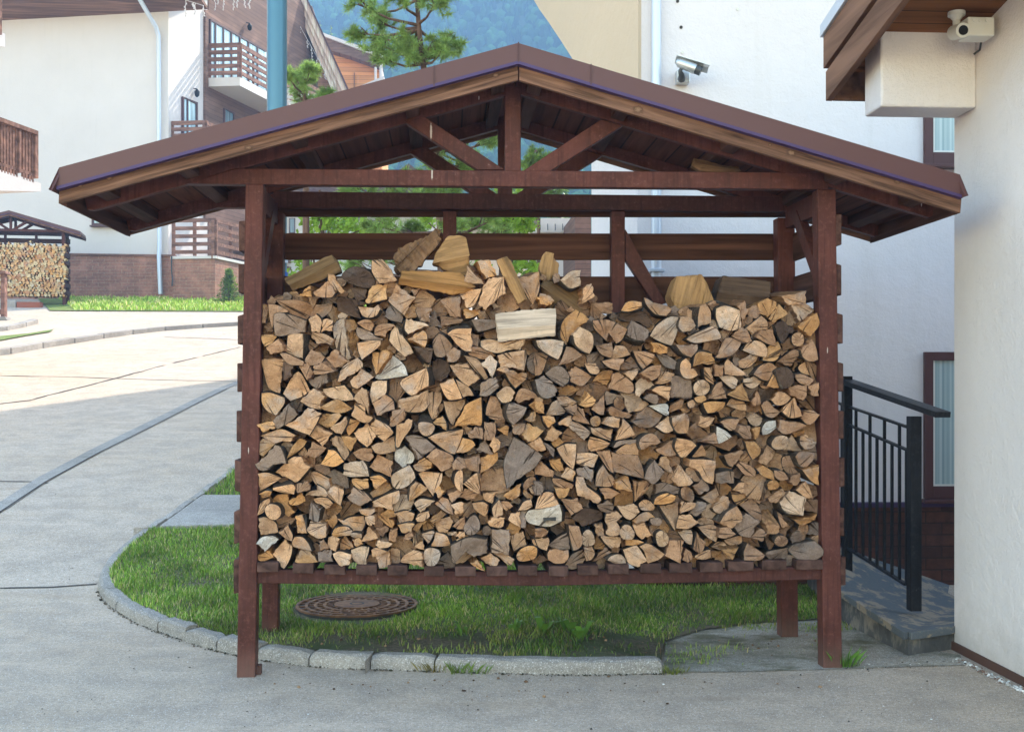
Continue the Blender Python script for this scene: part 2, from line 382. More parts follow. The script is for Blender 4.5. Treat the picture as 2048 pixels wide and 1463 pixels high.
LOGS = """
#A 510 590 6.827
b 30,8 60,7 80,14 81,20 70,33 46,24
b 82,14 106,13 103,22 90,31 75,30
b 10,13 18,14 17,26 15,38 10,38
b 18,12 32,14 46,22 28,26 24,46 20,30
g 27,27 34,24 52,28 68,34 67,50 48,53 35,56 28,55 26,40
t 73,33 83,26 88,30 91,37 89,51 78,50 76,40
t 92,34 98,32 107,35 106,49 95,48 90,50
p 107,42 116,33 122,32 123,45 126,70 131,85 127,90 113,77 108,58 @12,-3
d 111,6 118,2 150,10 150,14 140,14 141,23 145,32 130,28 113,20
t 140,15 150,16 165,18 168,13 171,20 166,28 157,31 147,28
g 182,14 188,13 197,22 202,30 200,38 185,34 177,29
b 139,38 150,33 158,34 162,42 157,49 148,45
b 163,48 168,41 185,39 192,42 180,50 178,57 163,54
g 139,43 157,50 165,57 175,60 172,62 145,60 138,50
o 9,55 25,54 30,57 22,66 13,70 9,62
b 15,71 24,65 32,60 40,76 20,80
t 45,53 56,53 67,53 66,70 65,86 42,77 44,60 @10,2
t 78,51 95,53 108,60 104,68 99,66 90,65 84,66 82,61 77,58
b 69,87 77,74 95,85 88,94 76,96 69,92
t 139,65 155,62 172,62 170,70 150,85 146,88 141,77
b 34,80 42,79 66,90 65,96 46,94
b 97,86 110,74 118,83 130,91 110,100 104,94
t 120,98 140,85 147,92 147,98 115,118 113,116
t 130,118 146,98 162,112 141,128 133,125
w 164,113 175,97 183,79 194,86 205,97 209,110 172,115
o 160,78 180,75 184,80 165,108 160,90
b 60,97 72,93 80,107 71,116 64,104
b 80,98 94,93 108,104 90,108 82,108
g 73,116 85,111 97,106 100,118 85,128 76,122
t 52,110 60,104 66,110 75,130 65,138 48,144 38,134 45,122
d 38,90 52,96 49,112 38,116
t 8,88 20,88 42,86 42,93 37,104 34,134 27,132 18,126 13,110
#B 790 590 6.827
b 28,20 31,17 50,18 47,28 47,37 34,35 30,26
b 62,6 75,2 89,1 89,30 75,28 70,18
o 93,20 116,20 116,25 105,31 97,32
b 62,28 75,29 93,33 90,38 75,40 63,43
g 104,34 113,33 138,34 138,44 118,49 112,48
p 15,32 25,35 40,38 47,42 30,47 18,53 13,46
o 18,60 38,48 43,52 44,62 41,71 30,65
b 52,62 60,52 68,56 78,68 78,71 70,82 62,85 55,82 52,72 @0,-14
t 72,52 82,46 104,45 104,77 95,76 85,68 78,59 @-2,-9
d 25,70 40,71 52,73 50,85 48,92 42,91 35,82
b 70,80 80,71 89,76 89,84 82,91 73,91
p 117,62 130,60 150,65 162,62 167,55 177,60 170,75 155,75 140,79 125,75 118,70
b 104,53 115,55 114,71 105,68
b 100,78 105,70 125,73 138,83 130,85 122,88 103,83
p -5,50 0,42 12,58 20,68 25,78 12,83 0,72 -8,62 @-4,-8
t 141,82 150,79 178,75 179,85 176,103 163,99 145,98
t 139,102 145,98 165,105 180,106 180,114 165,127 157,118 150,106
g 180,90 188,79 205,78 205,92 195,110 183,103
t 94,82 112,87 120,98 127,112 121,115 105,98
p 118,93 130,82 140,91 137,103 133,112
t 75,96 98,94 105,103 115,114 100,124 90,117 80,105 @5,-4
d 52,90 60,86 72,92 76,105 64,118 55,116 51,103
t 8,117 15,112 43,99 46,110 46,124 38,128 22,137 15,132 7,122 @8,-2
g 118,120 137,112 142,125 128,137 116,137
#C 1070 590 6.827
o 3,2 18,0 26,8 22,13 8,12
b 76,12 105,12 105,25 90,24 89,32 78,31
o 55,20 73,33 60,43 48,55 42,68 36,60 35,48 40,33 @-10,8
o 125,10 135,8 145,10 146,17 130,22 118,21
t 147,4 160,10 180,14 188,18 180,28 165,26 152,15
d 118,24 130,21 148,23 157,33 160,40 153,44 140,36 125,36 115,32
p 51,55 62,44 75,50 80,57 80,70 75,80 65,76 55,68
b 78,35 100,34 127,46 120,60 112,66 100,50 98,62 90,55 80,45
g 132,35 152,45 157,50 150,63 135,60 125,55 @-3,8
p 183,30 198,30 195,50 188,69 172,64 156,56 165,42 @6,-6
o 158,64 170,66 182,71 181,79 162,78
p 1,62 20,60 40,63 37,78 32,88 20,82 5,72
b 43,70 52,72 66,82 50,91 32,96
b 83,68 105,64 106,78 103,86 90,80
t 110,69 122,70 131,81 118,85 105,87
b 92,90 105,87 121,87 113,103 100,98
b 120,92 131,83 138,92 141,98 120,102 117,98
b 134,76 150,77 163,81 160,90 148,101 140,90
g 165,80 180,82 197,94 198,100 188,101 175,95
t 68,94 83,93 88,103 84,108 75,106
g 14,107 25,98 35,97 45,107 46,117 38,125 22,115
b 0,78 18,83 14,95 8,108 0,110
g 0,116 12,110 30,128 28,137 15,141 5,134
b 45,105 55,97 68,104 78,111 70,120 62,124 48,118
o 78,117 90,104 105,102 107,107 100,120 98,123 88,119
b 107,107 115,106 133,120 135,130 128,134 101,127
t 121,107 141,101 140,107 133,116
b 143,106 158,97 173,95 170,110 160,117
t 165,121 173,103 190,107 188,116 175,121
p 137,120 145,113 155,114 164,123 150,130 142,139 138,137
o 32,130 45,122 60,128 50,136 42,138 32,137
t 160,129 170,124 185,125 182,144 175,138
#D 1350 590 6.827
g -4,112 2,110 22,116 24,135 22,141 -6,139
t 34,16 42,12 48,22 49,38 32,44 32,30 @-10,-2
t 8,30 20,30 28,42 20,49 10,50 5,42 @-6,-4
p 57,18 70,14 89,20 88,46 75,49 60,44 56,30 @-3,-8
o 127,4 138,10 137,18 127,30 116,25 114,12
o 143,12 154,26 135,38 128,32 138,20
p 153,6 175,9 192,20 170,36 165,25
o 192,25 196,40 187,56 170,42
t 96,45 105,38 118,28 127,36 127,46 117,48 105,54 @-4,-8
b 85,15 95,8 101,22 92,35 90,22
t 17,60 25,54 50,42 56,46 62,56 61,60 30,65
b 78,56 90,44 98,48 105,63 95,65
b 111,58 118,48 135,48 137,70 125,66
d 136,42 147,35 165,48 155,53 147,66 141,58 @0,-6
rt 168,51 175,53 177,60 174,68 167,70 160,67 159,58 162,53
b 55,85 62,72 68,60 78,58 92,64 85,75 75,83 60,86
t 94,75 100,65 110,62 120,66 125,75 124,85 110,82
t 87,90 103,80 112,84 110,90 100,99 90,99
o 125,72 140,63 144,72 142,84 135,90 120,89
b 139,91 160,75 170,77 158,97
b 172,75 188,60 193,72 195,88 185,91 175,85
b 0,68 15,69 32,66 32,74 22,85 10,80
o 25,97 27,82 35,77 50,80 55,92 45,95 38,93 @-2,-9
t 8,92 15,86 22,95 20,105 25,100 32,109 22,114 12,112 7,103
t 40,100 51,98 52,122 42,115 40,107
b 54,95 66,96 65,110 55,110
t 68,93 73,87 98,109 85,110 67,108
b 105,108 115,97 130,92 141,98 133,110 127,117 118,115
rt 169,98 178,91 187,92 192,98 190,105 182,109 172,105
b 165,108 175,108 190,115 182,124 170,120 164,113
o 128,118 133,108 144,118 142,127 125,124
rd 138,104 150,98 160,105 161,120 150,127 143,118
p 60,111 78,110 86,116 83,126 78,128 68,120
p 92,115 110,110 120,118 110,126 102,127 93,121
rp 24,125 30,117 40,116 48,123 47,132 38,137 28,135
b 50,135 55,122 62,118 70,141 45,143
o 72,136 92,120 103,145 88,142
b 155,125 180,123 180,137 175,144 158,137
b 183,125 196,120 196,137 188,137
#E 510 770 6.827
o 9,11 20,10 40,17 40,25 29,41 18,36 10,25
t 62,22 80,5 95,15 89,24 89,33 75,30
p 93,5 110,2 122,0 133,13 135,20 120,21 103,17 93,9 @8,-6
o 90,29 108,20 116,20 133,32 118,38 95,34
t 134,18 146,3 155,9 155,40 151,30
p 157,12 160,-4 180,-6 178,12 160,24
b 160,25 178,13 188,20 191,33 167,41
t 132,42 138,25 150,30 151,40 161,45 155,51 145,50
g 25,48 47,25 58,40 50,48 30,60 27,55
t 40,55 60,43 72,31 91,39 83,55 75,68 60,63
o 3,54 25,49 27,59 12,64
o 85,51 92,40 115,38 118,42 108,54 100,58
t 103,59 125,43 126,52 118,67
o 125,60 130,46 145,48 135,62 128,69
t 135,65 153,52 165,70 153,84 140,74
t 157,57 165,46 182,55 189,64 175,76 165,68 @-4,-6
t 7,69 20,64 37,60 56,68 48,77 38,76 25,79
o 4,80 10,73 27,80 20,88 12,97 5,92
g 0,108 15,97 28,82 35,85 42,103 42,107 25,108 15,116 5,115
o 44,100 50,85 60,73 70,77 65,85 52,95 @7,2
t 74,69 84,55 106,66 92,83
b 70,95 78,77 97,86 82,100
t 103,75 110,69 118,72 127,88 128,95 122,103 114,90
o 118,70 139,72 130,90 122,80
t 159,83 190,70 192,90 172,94 163,90
b 133,92 145,86 160,86 162,98 155,104 140,100
o 90,108 100,88 110,90 122,104 108,111
t 27,119 50,99 63,97 68,107 76,112 60,130 55,133 45,127
p 122,107 148,103 153,110 156,124 130,125 120,122
b 156,112 167,95 188,104 186,124
t 5,120 18,119 36,127 20,137 6,145
t 75,120 83,118 101,127 102,140 98,143 85,137 78,128 @10,-3
b 183,56 187,36 205,32 205,46 190,56
#F 790 770 6.827
t 61,-2 80,-9 87,5 92,18 75,20 67,12
t 83,-8 100,2 108,14 93,16 88,6
p 138,12 150,2 158,3 164,10 158,22 148,24 141,18
t 2,54 13,52 18,46 24,48 22,58 12,72 4,85 1,82
t 6,20 15,18 25,15 45,6 46,22 48,25 37,36 15,36 6,30
t 45,11 63,10 64,20 58,32 58,42 51,47 45,32
b -2,35 16,36 15,42 10,50 0,54
t 66,22 95,19 96,24 90,35 80,54 76,52 70,38 @-3,2
o 82,56 93,35 97,26 118,16 119,50 117,55 @4,-1
b 125,30 130,15 140,16 145,32 155,48 135,47 124,40
g 152,36 156,24 180,31 175,42 162,54 155,47
b 163,20 168,8 175,4 190,10 195,16 180,20 168,24
o 182,27 198,17 202,18 203,38 195,38
o 177,47 192,35 192,48 185,50
rt 32,52 40,50 52,53 54,60 48,68 40,69 33,62 @0,-12
o 50,51 65,42 70,52 70,62
w 0,102 0,89 14,83 25,94 26,102 22,107 16,107 15,113 12,115 7,108
g 13,70 25,68 40,72 55,84 32,101
t 45,71 60,65 93,60 93,65 88,80 82,94 72,91
b 43,98 57,86 77,95 80,103 76,113 64,118 50,104
o 84,92 93,72 105,75 110,82 98,91
b 100,66 110,57 120,60 120,74 103,72
g 110,90 122,75 134,94
b 122,75 122,50 137,52 138,60 137,68 132,75
o 140,60 153,55 155,57 154,69
t 129,82 136,70 144,78 143,86 136,92
o 25,110 40,99 50,105 49,113 35,118 27,115
g 149,105 158,82 163,71 190,87 201,96 190,112 178,120 153,141 150,125
o 173,68 181,52 203,62 190,75 182,77
b 160,52 178,52 176,62 170,68 161,65
t 184,80 198,71 205,82 205,88 195,90
b 94,101 115,96 114,119 100,114
o 116,100 140,92 140,102 130,112 117,120
b 78,108 85,98 94,100 98,113 80,116
t 32,122 38,118 65,120 63,132 55,144 52,151 42,137
rt 81,130 84,119 92,117 92,144 84,140
t 93,134 110,120 116,120 116,149 105,144
p -6,125 0,119 20,108 26,118 28,126 18,137 5,142 -3,138
#G 1070 770 6.827
o 0,18 11,15 13,39 2,36
t 15,41 22,25 30,20 35,28 42,35 37,40
t 30,16 42,15 57,23 50,27 36,28
b 40,30 57,26 57,33 52,41 45,36
b 50,46 57,30 66,32 74,53 62,51
g 97,8 125,14 115,21 98,27 95,15
o 60,27 72,10 83,20 80,27 70,30 @-8,-6
b 77,33 95,14 94,40 88,40
ro 76,46 82,42 88,44 90,50 87,55 80,56 76,52
b 100,35 104,29 133,40 130,45 115,44 103,41
t 92,52 100,43 115,45 114,58 105,57
t 135,28 150,22 155,26 145,34 135,36 @-12,-5
g 148,18 155,12 168,13 168,24 163,26
w 155,28 178,25 182,28 182,40 178,41
b 183,35 185,25 203,18 200,30 183,38
b 132,50 152,30 176,42 168,52 155,58 140,56
t 110,75 121,46 130,55 137,68 125,72
t 75,57 107,60 104,76 90,71 78,66
t 165,57 182,42 188,62 178,65
t 186,44 205,38 205,66 195,65 188,55
t 46,56 50,49 60,52 77,64 67,75
b 36,80 38,66 45,58 67,76
t 13,74 22,55 37,65 25,77
o 10,42 25,43 28,50 18,58 12,50
t 33,50 45,42 50,42 47,56 33,54
t 72,80 75,70 88,73 102,79 95,86 77,91 73,86
b 142,80 145,72 155,66 165,68 172,78 145,88
t 110,90 125,80 140,79 141,95 115,94
g 107,84 115,76 141,74 140,78 120,80 110,85
b 165,88 188,75 194,94 183,97 168,92
t 0,75 7,72 15,88 8,90 0,84
g 12,78 20,82 27,88 25,98 20,92
t 30,86 42,80 56,80 55,100 52,115 44,108 36,98
t 57,93 75,92 86,95 80,112 58,107
b 84,91 103,90 107,120 100,115 90,100
b 106,92 140,96 147,115 148,127 125,122 108,118
o 19,102 35,100 40,116 30,117 22,110
b 0,110 7,104 25,118 24,125 0,122
t 82,137 84,120 92,108 112,133 103,139
g 57,115 70,110 80,118 77,132 68,126 58,122
o 36,125 45,112 55,118 52,131
g 150,127 155,112 163,102 176,118 168,130 162,135
t 167,108 172,98 180,97 189,121 180,117
b 24,127 35,128 52,135 50,141 35,139 25,133
o 110,133 127,125 133,144 112,142
b 133,130 155,130 152,144 137,160 135,145
#H 1350 770 6.827
ro 27,18 33,15 40,14 42,20 32,24
rt 17,24 25,20 28,27 20,31
o 39,24 50,22 68,23 66,30 58,36 45,38 41,31
t 71,27 78,18 90,18 96,26 96,35 85,33
b 104,22 113,8 116,15 117,25 108,28
t 131,20 142,8 160,17 150,26 138,27
t 146,36 165,17 174,42 160,45 152,42
b 118,28 127,20 143,37 135,44 125,42
p 98,45 108,38 120,46 118,54 110,56 102,52 @-3,-11
w 119,60 125,50 137,48 138,58 128,66 120,68
b 142,62 143,48 180,55 165,63 150,67
rp 132,78 138,70 150,69 156,76 150,86 140,88 133,84
b 172,45 178,34 198,40 188,52 180,53
t 0,45 18,40 20,48 17,66 8,64 0,58
t 32,55 34,42 55,45 48,55 38,58
b 62,50 72,46 88,46 82,60 75,62
b 85,64 88,55 103,56 105,73 95,73
o 105,60 116,57 115,68 110,74
w 57,56 70,63 77,70 70,75 60,80 57,70
b 48,80 60,78 85,68 87,80 75,90 60,85
b 34,76 50,68 55,65 60,80
t 0,85 2,72 20,75 29,82 15,98 8,98
t 23,98 30,88 36,80 42,90 43,96 30,98
t 20,101 40,101 55,103 51,135 40,130 33,118 20,110
o 96,78 108,77 116,86 115,95 107,102 100,90
b 67,96 90,88 94,91 80,112 73,108
t 113,103 122,90 127,82 137,91 125,109
t 172,70 178,67 192,78 188,85 178,88 172,80
b 163,97 170,90 192,92 192,100 180,112 170,110
rb 146,100 152,96 162,98 168,110 168,118 158,122 148,113
o 172,115 198,110 197,137 185,130
b 84,110 90,104 105,111 111,118 110,125 95,122
o 113,115 122,110 133,118 134,129 120,124
g 55,120 70,117 81,118 81,134 56,133
b 135,116 148,118 155,128 145,130 137,125
b 158,125 170,120 172,130 165,137 157,132
t -5,128 5,108 25,130 20,136 5,138
#I 510 950 6.827
t 25,17 50,12 54,15 53,26 35,23 25,20
b 57,12 73,8 75,20 58,24
o 5,26 15,21 23,22 20,28 12,31
p 68,28 75,22 85,20 85,13 95,18 100,25 97,29 80,28
b 126,30 135,16 150,23 160,34 150,38 143,42 130,35
o 132,6 155,5 155,17 143,19 133,12
o 157,2 170,0 180,7 167,18 163,17
o 157,24 180,8 187,18 175,25 162,30
t 160,36 180,26 197,20 198,30 193,38 188,39 188,48 175,44 162,42
o 22,35 30,27 46,25 46,40 55,50 45,56 40,52
o 46,35 65,24 69,35 60,40 50,41
t 97,24 108,15 120,20 121,24 117,41 100,29
t 80,32 90,30 100,31 107,38 97,46 90,40 82,37
g 75,42 77,37 90,46 88,56 86,64 73,60
rt 14,45 20,39 30,41 35,48 34,56 27,61 19,58 15,52
t 4,54 8,38 18,32 20,36 14,42 12,50
t 6,58 15,57 28,65 31,78 8,81
o 56,55 65,54 68,65 70,80 58,79 57,66
t 33,78 45,69 51,82 50,90 42,86
t 70,75 75,64 97,66 97,84 87,86 75,80
o 95,62 110,52 113,62 106,73
t 112,58 120,62 130,57 148,56 150,68 143,80 130,75
o 105,80 110,72 125,70 133,76 130,82 110,83
t 142,46 163,44 163,50 155,55 145,52
t 150,57 162,55 164,66 158,69 152,66
o 167,57 175,50 182,58 190,63 188,72 180,68
b 183,82 185,74 195,73 192,90 183,89
t 128,80 135,78 145,80 145,86 135,85
t 145,90 155,71 168,86 155,89
o 133,88 142,86 147,94 138,97
w 2,93 10,84 24,83 32,88 22,95 13,104 8,97
t 23,108 32,98 40,88 51,98 50,108 45,120 40,127 33,118
o 3,110 20,103 25,112 12,117 5,116
t 50,92 54,84 65,84 73,92 78,103 60,100 52,98
o 55,118 62,103 75,103 86,118 65,121
b 88,102 88,90 94,87 100,100
t 99,95 100,85 108,82 116,86 110,104 103,101
t 116,103 117,90 123,82 135,98 122,101
g 87,115 86,105 104,102 106,118 90,118
p 106,107 115,104 130,108 128,122 115,122 108,112
p 131,102 145,97 156,98 155,105 152,114 151,124 138,119 132,110
p 165,95 170,88 188,93 183,98 170,100
t 159,102 165,99 180,104 168,110 161,111
t 166,110 182,104 185,124 170,126
b 165,72 180,70 182,75 174,84 168,78
#J 790 950 6.827
o 19,35 20,18 28,9 45,18 30,30
p 26,38 35,32 55,35 45,42 35,50 30,45
t 28,60 33,52 46,49 47,57 38,63 30,63
o 54,20 60,15 68,22 60,31
b 72,26 88,18 93,22 78,37
b 88,30 95,18 105,18 115,25 105,34
t 77,40 90,36 94,38 93,50 83,53
b 55,40 65,30 75,35 80,53 70,50
o 47,60 63,48 70,54 52,66
t 53,67 62,60 75,56 79,62 72,77 60,78 56,70
b 78,70 88,60 95,56 95,75
rg 95,68 103,57 110,55 116,65 114,76 106,81 98,80 94,74
rg 120,72 126,69 131,73 130,80 124,82 120,79
t 105,38 120,36 127,40 124,57 110,48
t 133,45 142,33 147,43 147,54 135,58
b 145,36 155,36 161,42 152,48 147,44
t 120,25 138,24 132,38 122,33
t 127,65 132,58 150,58 148,70 142,72 130,69
o 148,28 172,12 170,28 160,34
t 168,48 176,36 185,33 188,42 180,47
t 155,60 158,52 170,50 171,71 157,63
g 171,50 181,48 178,71 172,71
t 0,52 15,48 27,52 23,62 8,67
o 3,68 20,64 27,66 22,77 10,79
o 24,74 30,66 44,61 30,77
b 11,86 20,76 26,83 18,88
t 37,80 50,76 54,78 48,90 45,92 38,83
o 50,97 56,78 70,82 76,94 62,97
t 27,97 38,90 41,102 32,100
p 72,78 85,77 82,82 73,82
t 83,84 88,77 95,78 94,85
o 83,88 95,82 103,83 97,91 88,91
t 7,118 12,110 25,102 37,107 37,124 20,120
rp 39,112 41,102 50,99 61,103 61,113 55,122 46,124 41,119
g 56,129 58,117 72,104 80,116 92,125
g 76,95 100,85 125,88 125,107 108,112 98,103 90,103 82,110 82,120 78,117
p 81,112 86,105 97,103 104,108 105,113 83,121
g 133,75 156,75 155,108 132,105
t 157,82 175,77 180,95 162,103 158,90
ro 166,110 170,102 180,96 192,97 194,106 190,114 175,118 168,116 @8,2
t 117,114 130,106 143,116 136,128
t 135,107 150,107 163,114 158,123
o 103,120 113,116 123,131 112,127
t 187,88 205,86 205,102 190,95
rb 175,13 183,3 191,3 192,10 185,14 178,20
t 183,18 195,12 201,22 200,28 187,25
ro 175,25 178,17 182,24 188,28 185,34
#K 1070 950 6.827
m -4,47 22,43 33,40 36,50 36,62 20,70 5,69 -9,65 -13,57 -10,50 @8,3
t 0,46 5,30 15,23 25,24 32,40 20,43
g 0,8 10,10 10,27 0,27
o 27,18 48,18 43,29 33,32 29,25
t 56,3 66,3 70,15 88,28 91,34 85,39 72,32 58,27
b 36,33 58,31 65,45 50,55
d 50,57 65,45 93,50 92,60 78,65 65,69
b 88,18 100,17 116,24 95,33
t 133,8 155,10 156,18 137,35
g 84,40 100,34 108,42 107,50 98,51 88,47
t 112,42 135,39 143,50 136,57 130,61 122,57
rt 142,40 148,34 155,34 162,40 162,46 153,48 145,47
o 163,40 166,30 180,24 192,28 188,36 175,40
g 165,27 165,12 178,10 198,18 195,25
o 132,62 145,52 155,50 164,57 150,63 140,66
t 170,42 182,40 197,37 195,62 190,75 180,60
t 98,54 112,50 119,56 110,62 115,70 115,80 105,83 97,80 100,70 96,62
rt 116,75 122,68 130,69 136,78 134,86 126,88 118,85
t 133,68 150,66 160,82 145,87 138,80
rg 158,60 168,58 173,62 170,68 160,67
rp 165,80 172,75 180,80 183,90 178,97 170,97 166,90
t 80,68 92,66 95,82 85,84
rp 64,82 70,74 77,76 82,88 80,95 70,97 64,92
b 46,68 60,70 65,90 60,100 53,103 48,85
b 0,72 12,72 19,77 12,84 0,84
t 0,86 18,85 20,90 16,103 5,98
g 18,96 32,84 43,78 47,100 30,101
b 17,107 20,102 46,103 46,112 40,119 28,120 18,115
g 40,122 50,108 65,102 69,115 62,124 50,128
t 66,99 78,98 82,107 78,115 70,117
t 90,84 117,84 115,97 102,99 95,92
b 80,118 95,98 104,104 95,110 84,117
p 98,115 103,110 116,108 124,115 125,121 110,120
t 121,102 135,96 140,97 152,115 140,125 128,120
t 143,96 155,93 178,108 170,115 155,120 150,105
o 125,88 140,88 148,91 138,95 125,96
b 178,110 185,90 203,90 200,105 198,120 188,115
#L 1350 950 6.827
b 25,15 38,5 46,15 46,20 33,26
rb 8,18 15,15 24,20 27,28 24,36 12,33 8,28
t 35,30 57,17 60,25 58,40 48,38
t 52,45 65,28 72,30 72,48 65,53 55,50
t 78,20 88,10 95,10 95,25 85,22
o 75,22 95,25 110,26 85,41 78,33
t 8,52 10,36 28,38 25,45
g 20,52 32,36 43,38 42,45 30,55
b 88,40 108,31 117,48 117,62 108,58
ro 127,10 135,6 142,12 140,18 130,20 127,16
t 128,31 145,18 151,23 138,38 130,36
t 165,20 178,8 184,18 188,30 180,31
p 145,38 158,22 178,30 172,54 155,52 147,45
b 175,40 182,30 198,35 198,53 178,48
t 60,63 70,50 85,42 93,55 93,62 78,72
g 82,72 97,52 115,63 103,85 90,82
t 3,62 5,55 20,53 32,65 18,73 2,72
rt 31,62 38,58 50,60 53,66 42,69 34,67
t 31,70 50,67 60,72 60,78 56,91 45,85 35,75
b 60,85 62,72 72,70 82,80 70,86
t 66,88 80,84 93,82 92,92 82,96 72,94
t 5,78 22,75 24,80 22,94 15,92
b 27,90 30,78 42,92 38,103 33,107 25,100
t 50,98 58,91 67,91 72,99 62,101
o 63,101 88,99 78,115
t 28,110 40,103 48,101 48,112 38,115 28,113
o 50,103 63,103 63,110 50,113
b 10,115 15,100 22,105 24,112 18,119
t 125,68 142,68 142,77 138,80 126,80 @-8,-22
b 142,60 140,50 155,68 145,71
o 160,60 195,53 192,62 172,68
g 182,80 185,65 198,62 199,83
b 157,85 165,75 180,78 178,88 160,93
rb 135,90 140,82 150,83 155,90 150,97 140,96
g 122,108 125,103 155,99 155,112 145,119 132,118
g 157,103 165,95 190,89 200,100 200,108 190,115 170,115
b 95,105 100,93 122,108 115,115 95,116
b 105,85 118,73 125,80 118,90
#M 480 440 3.413
t 60,37 64,37 71,48 69,50 61,45
b 50,49 60,41 65,50 62,53 52,52
o 40,51 48,45 49,52
rd 70,38 78,32 88,35 92,42 88,46 75,43
t 90,27 97,27 107,41 95,43 90,35
o 86,56 90,45 100,44 100,54 88,57
d 76,46 86,45 86,53 80,56
t 101,55 107,44 117,52 120,53 112,65 105,59
t 153,42 155,31 167,44 @5,-2
o 162,28 170,27 175,38 168,40
t 163,57 170,40 180,39 181,50 168,61
t 150,50 165,47 160,58 155,60
t 190,40 204,36 204,48 200,58 195,50
#N 1080 440 3.303
p 13,40 20,34 27,33 27,43 20,45
t 28,45 34,42 36,50 28,55
o 0,48 9,53 5,56 0,55
t 160,50 175,47 175,55 165,56
"""
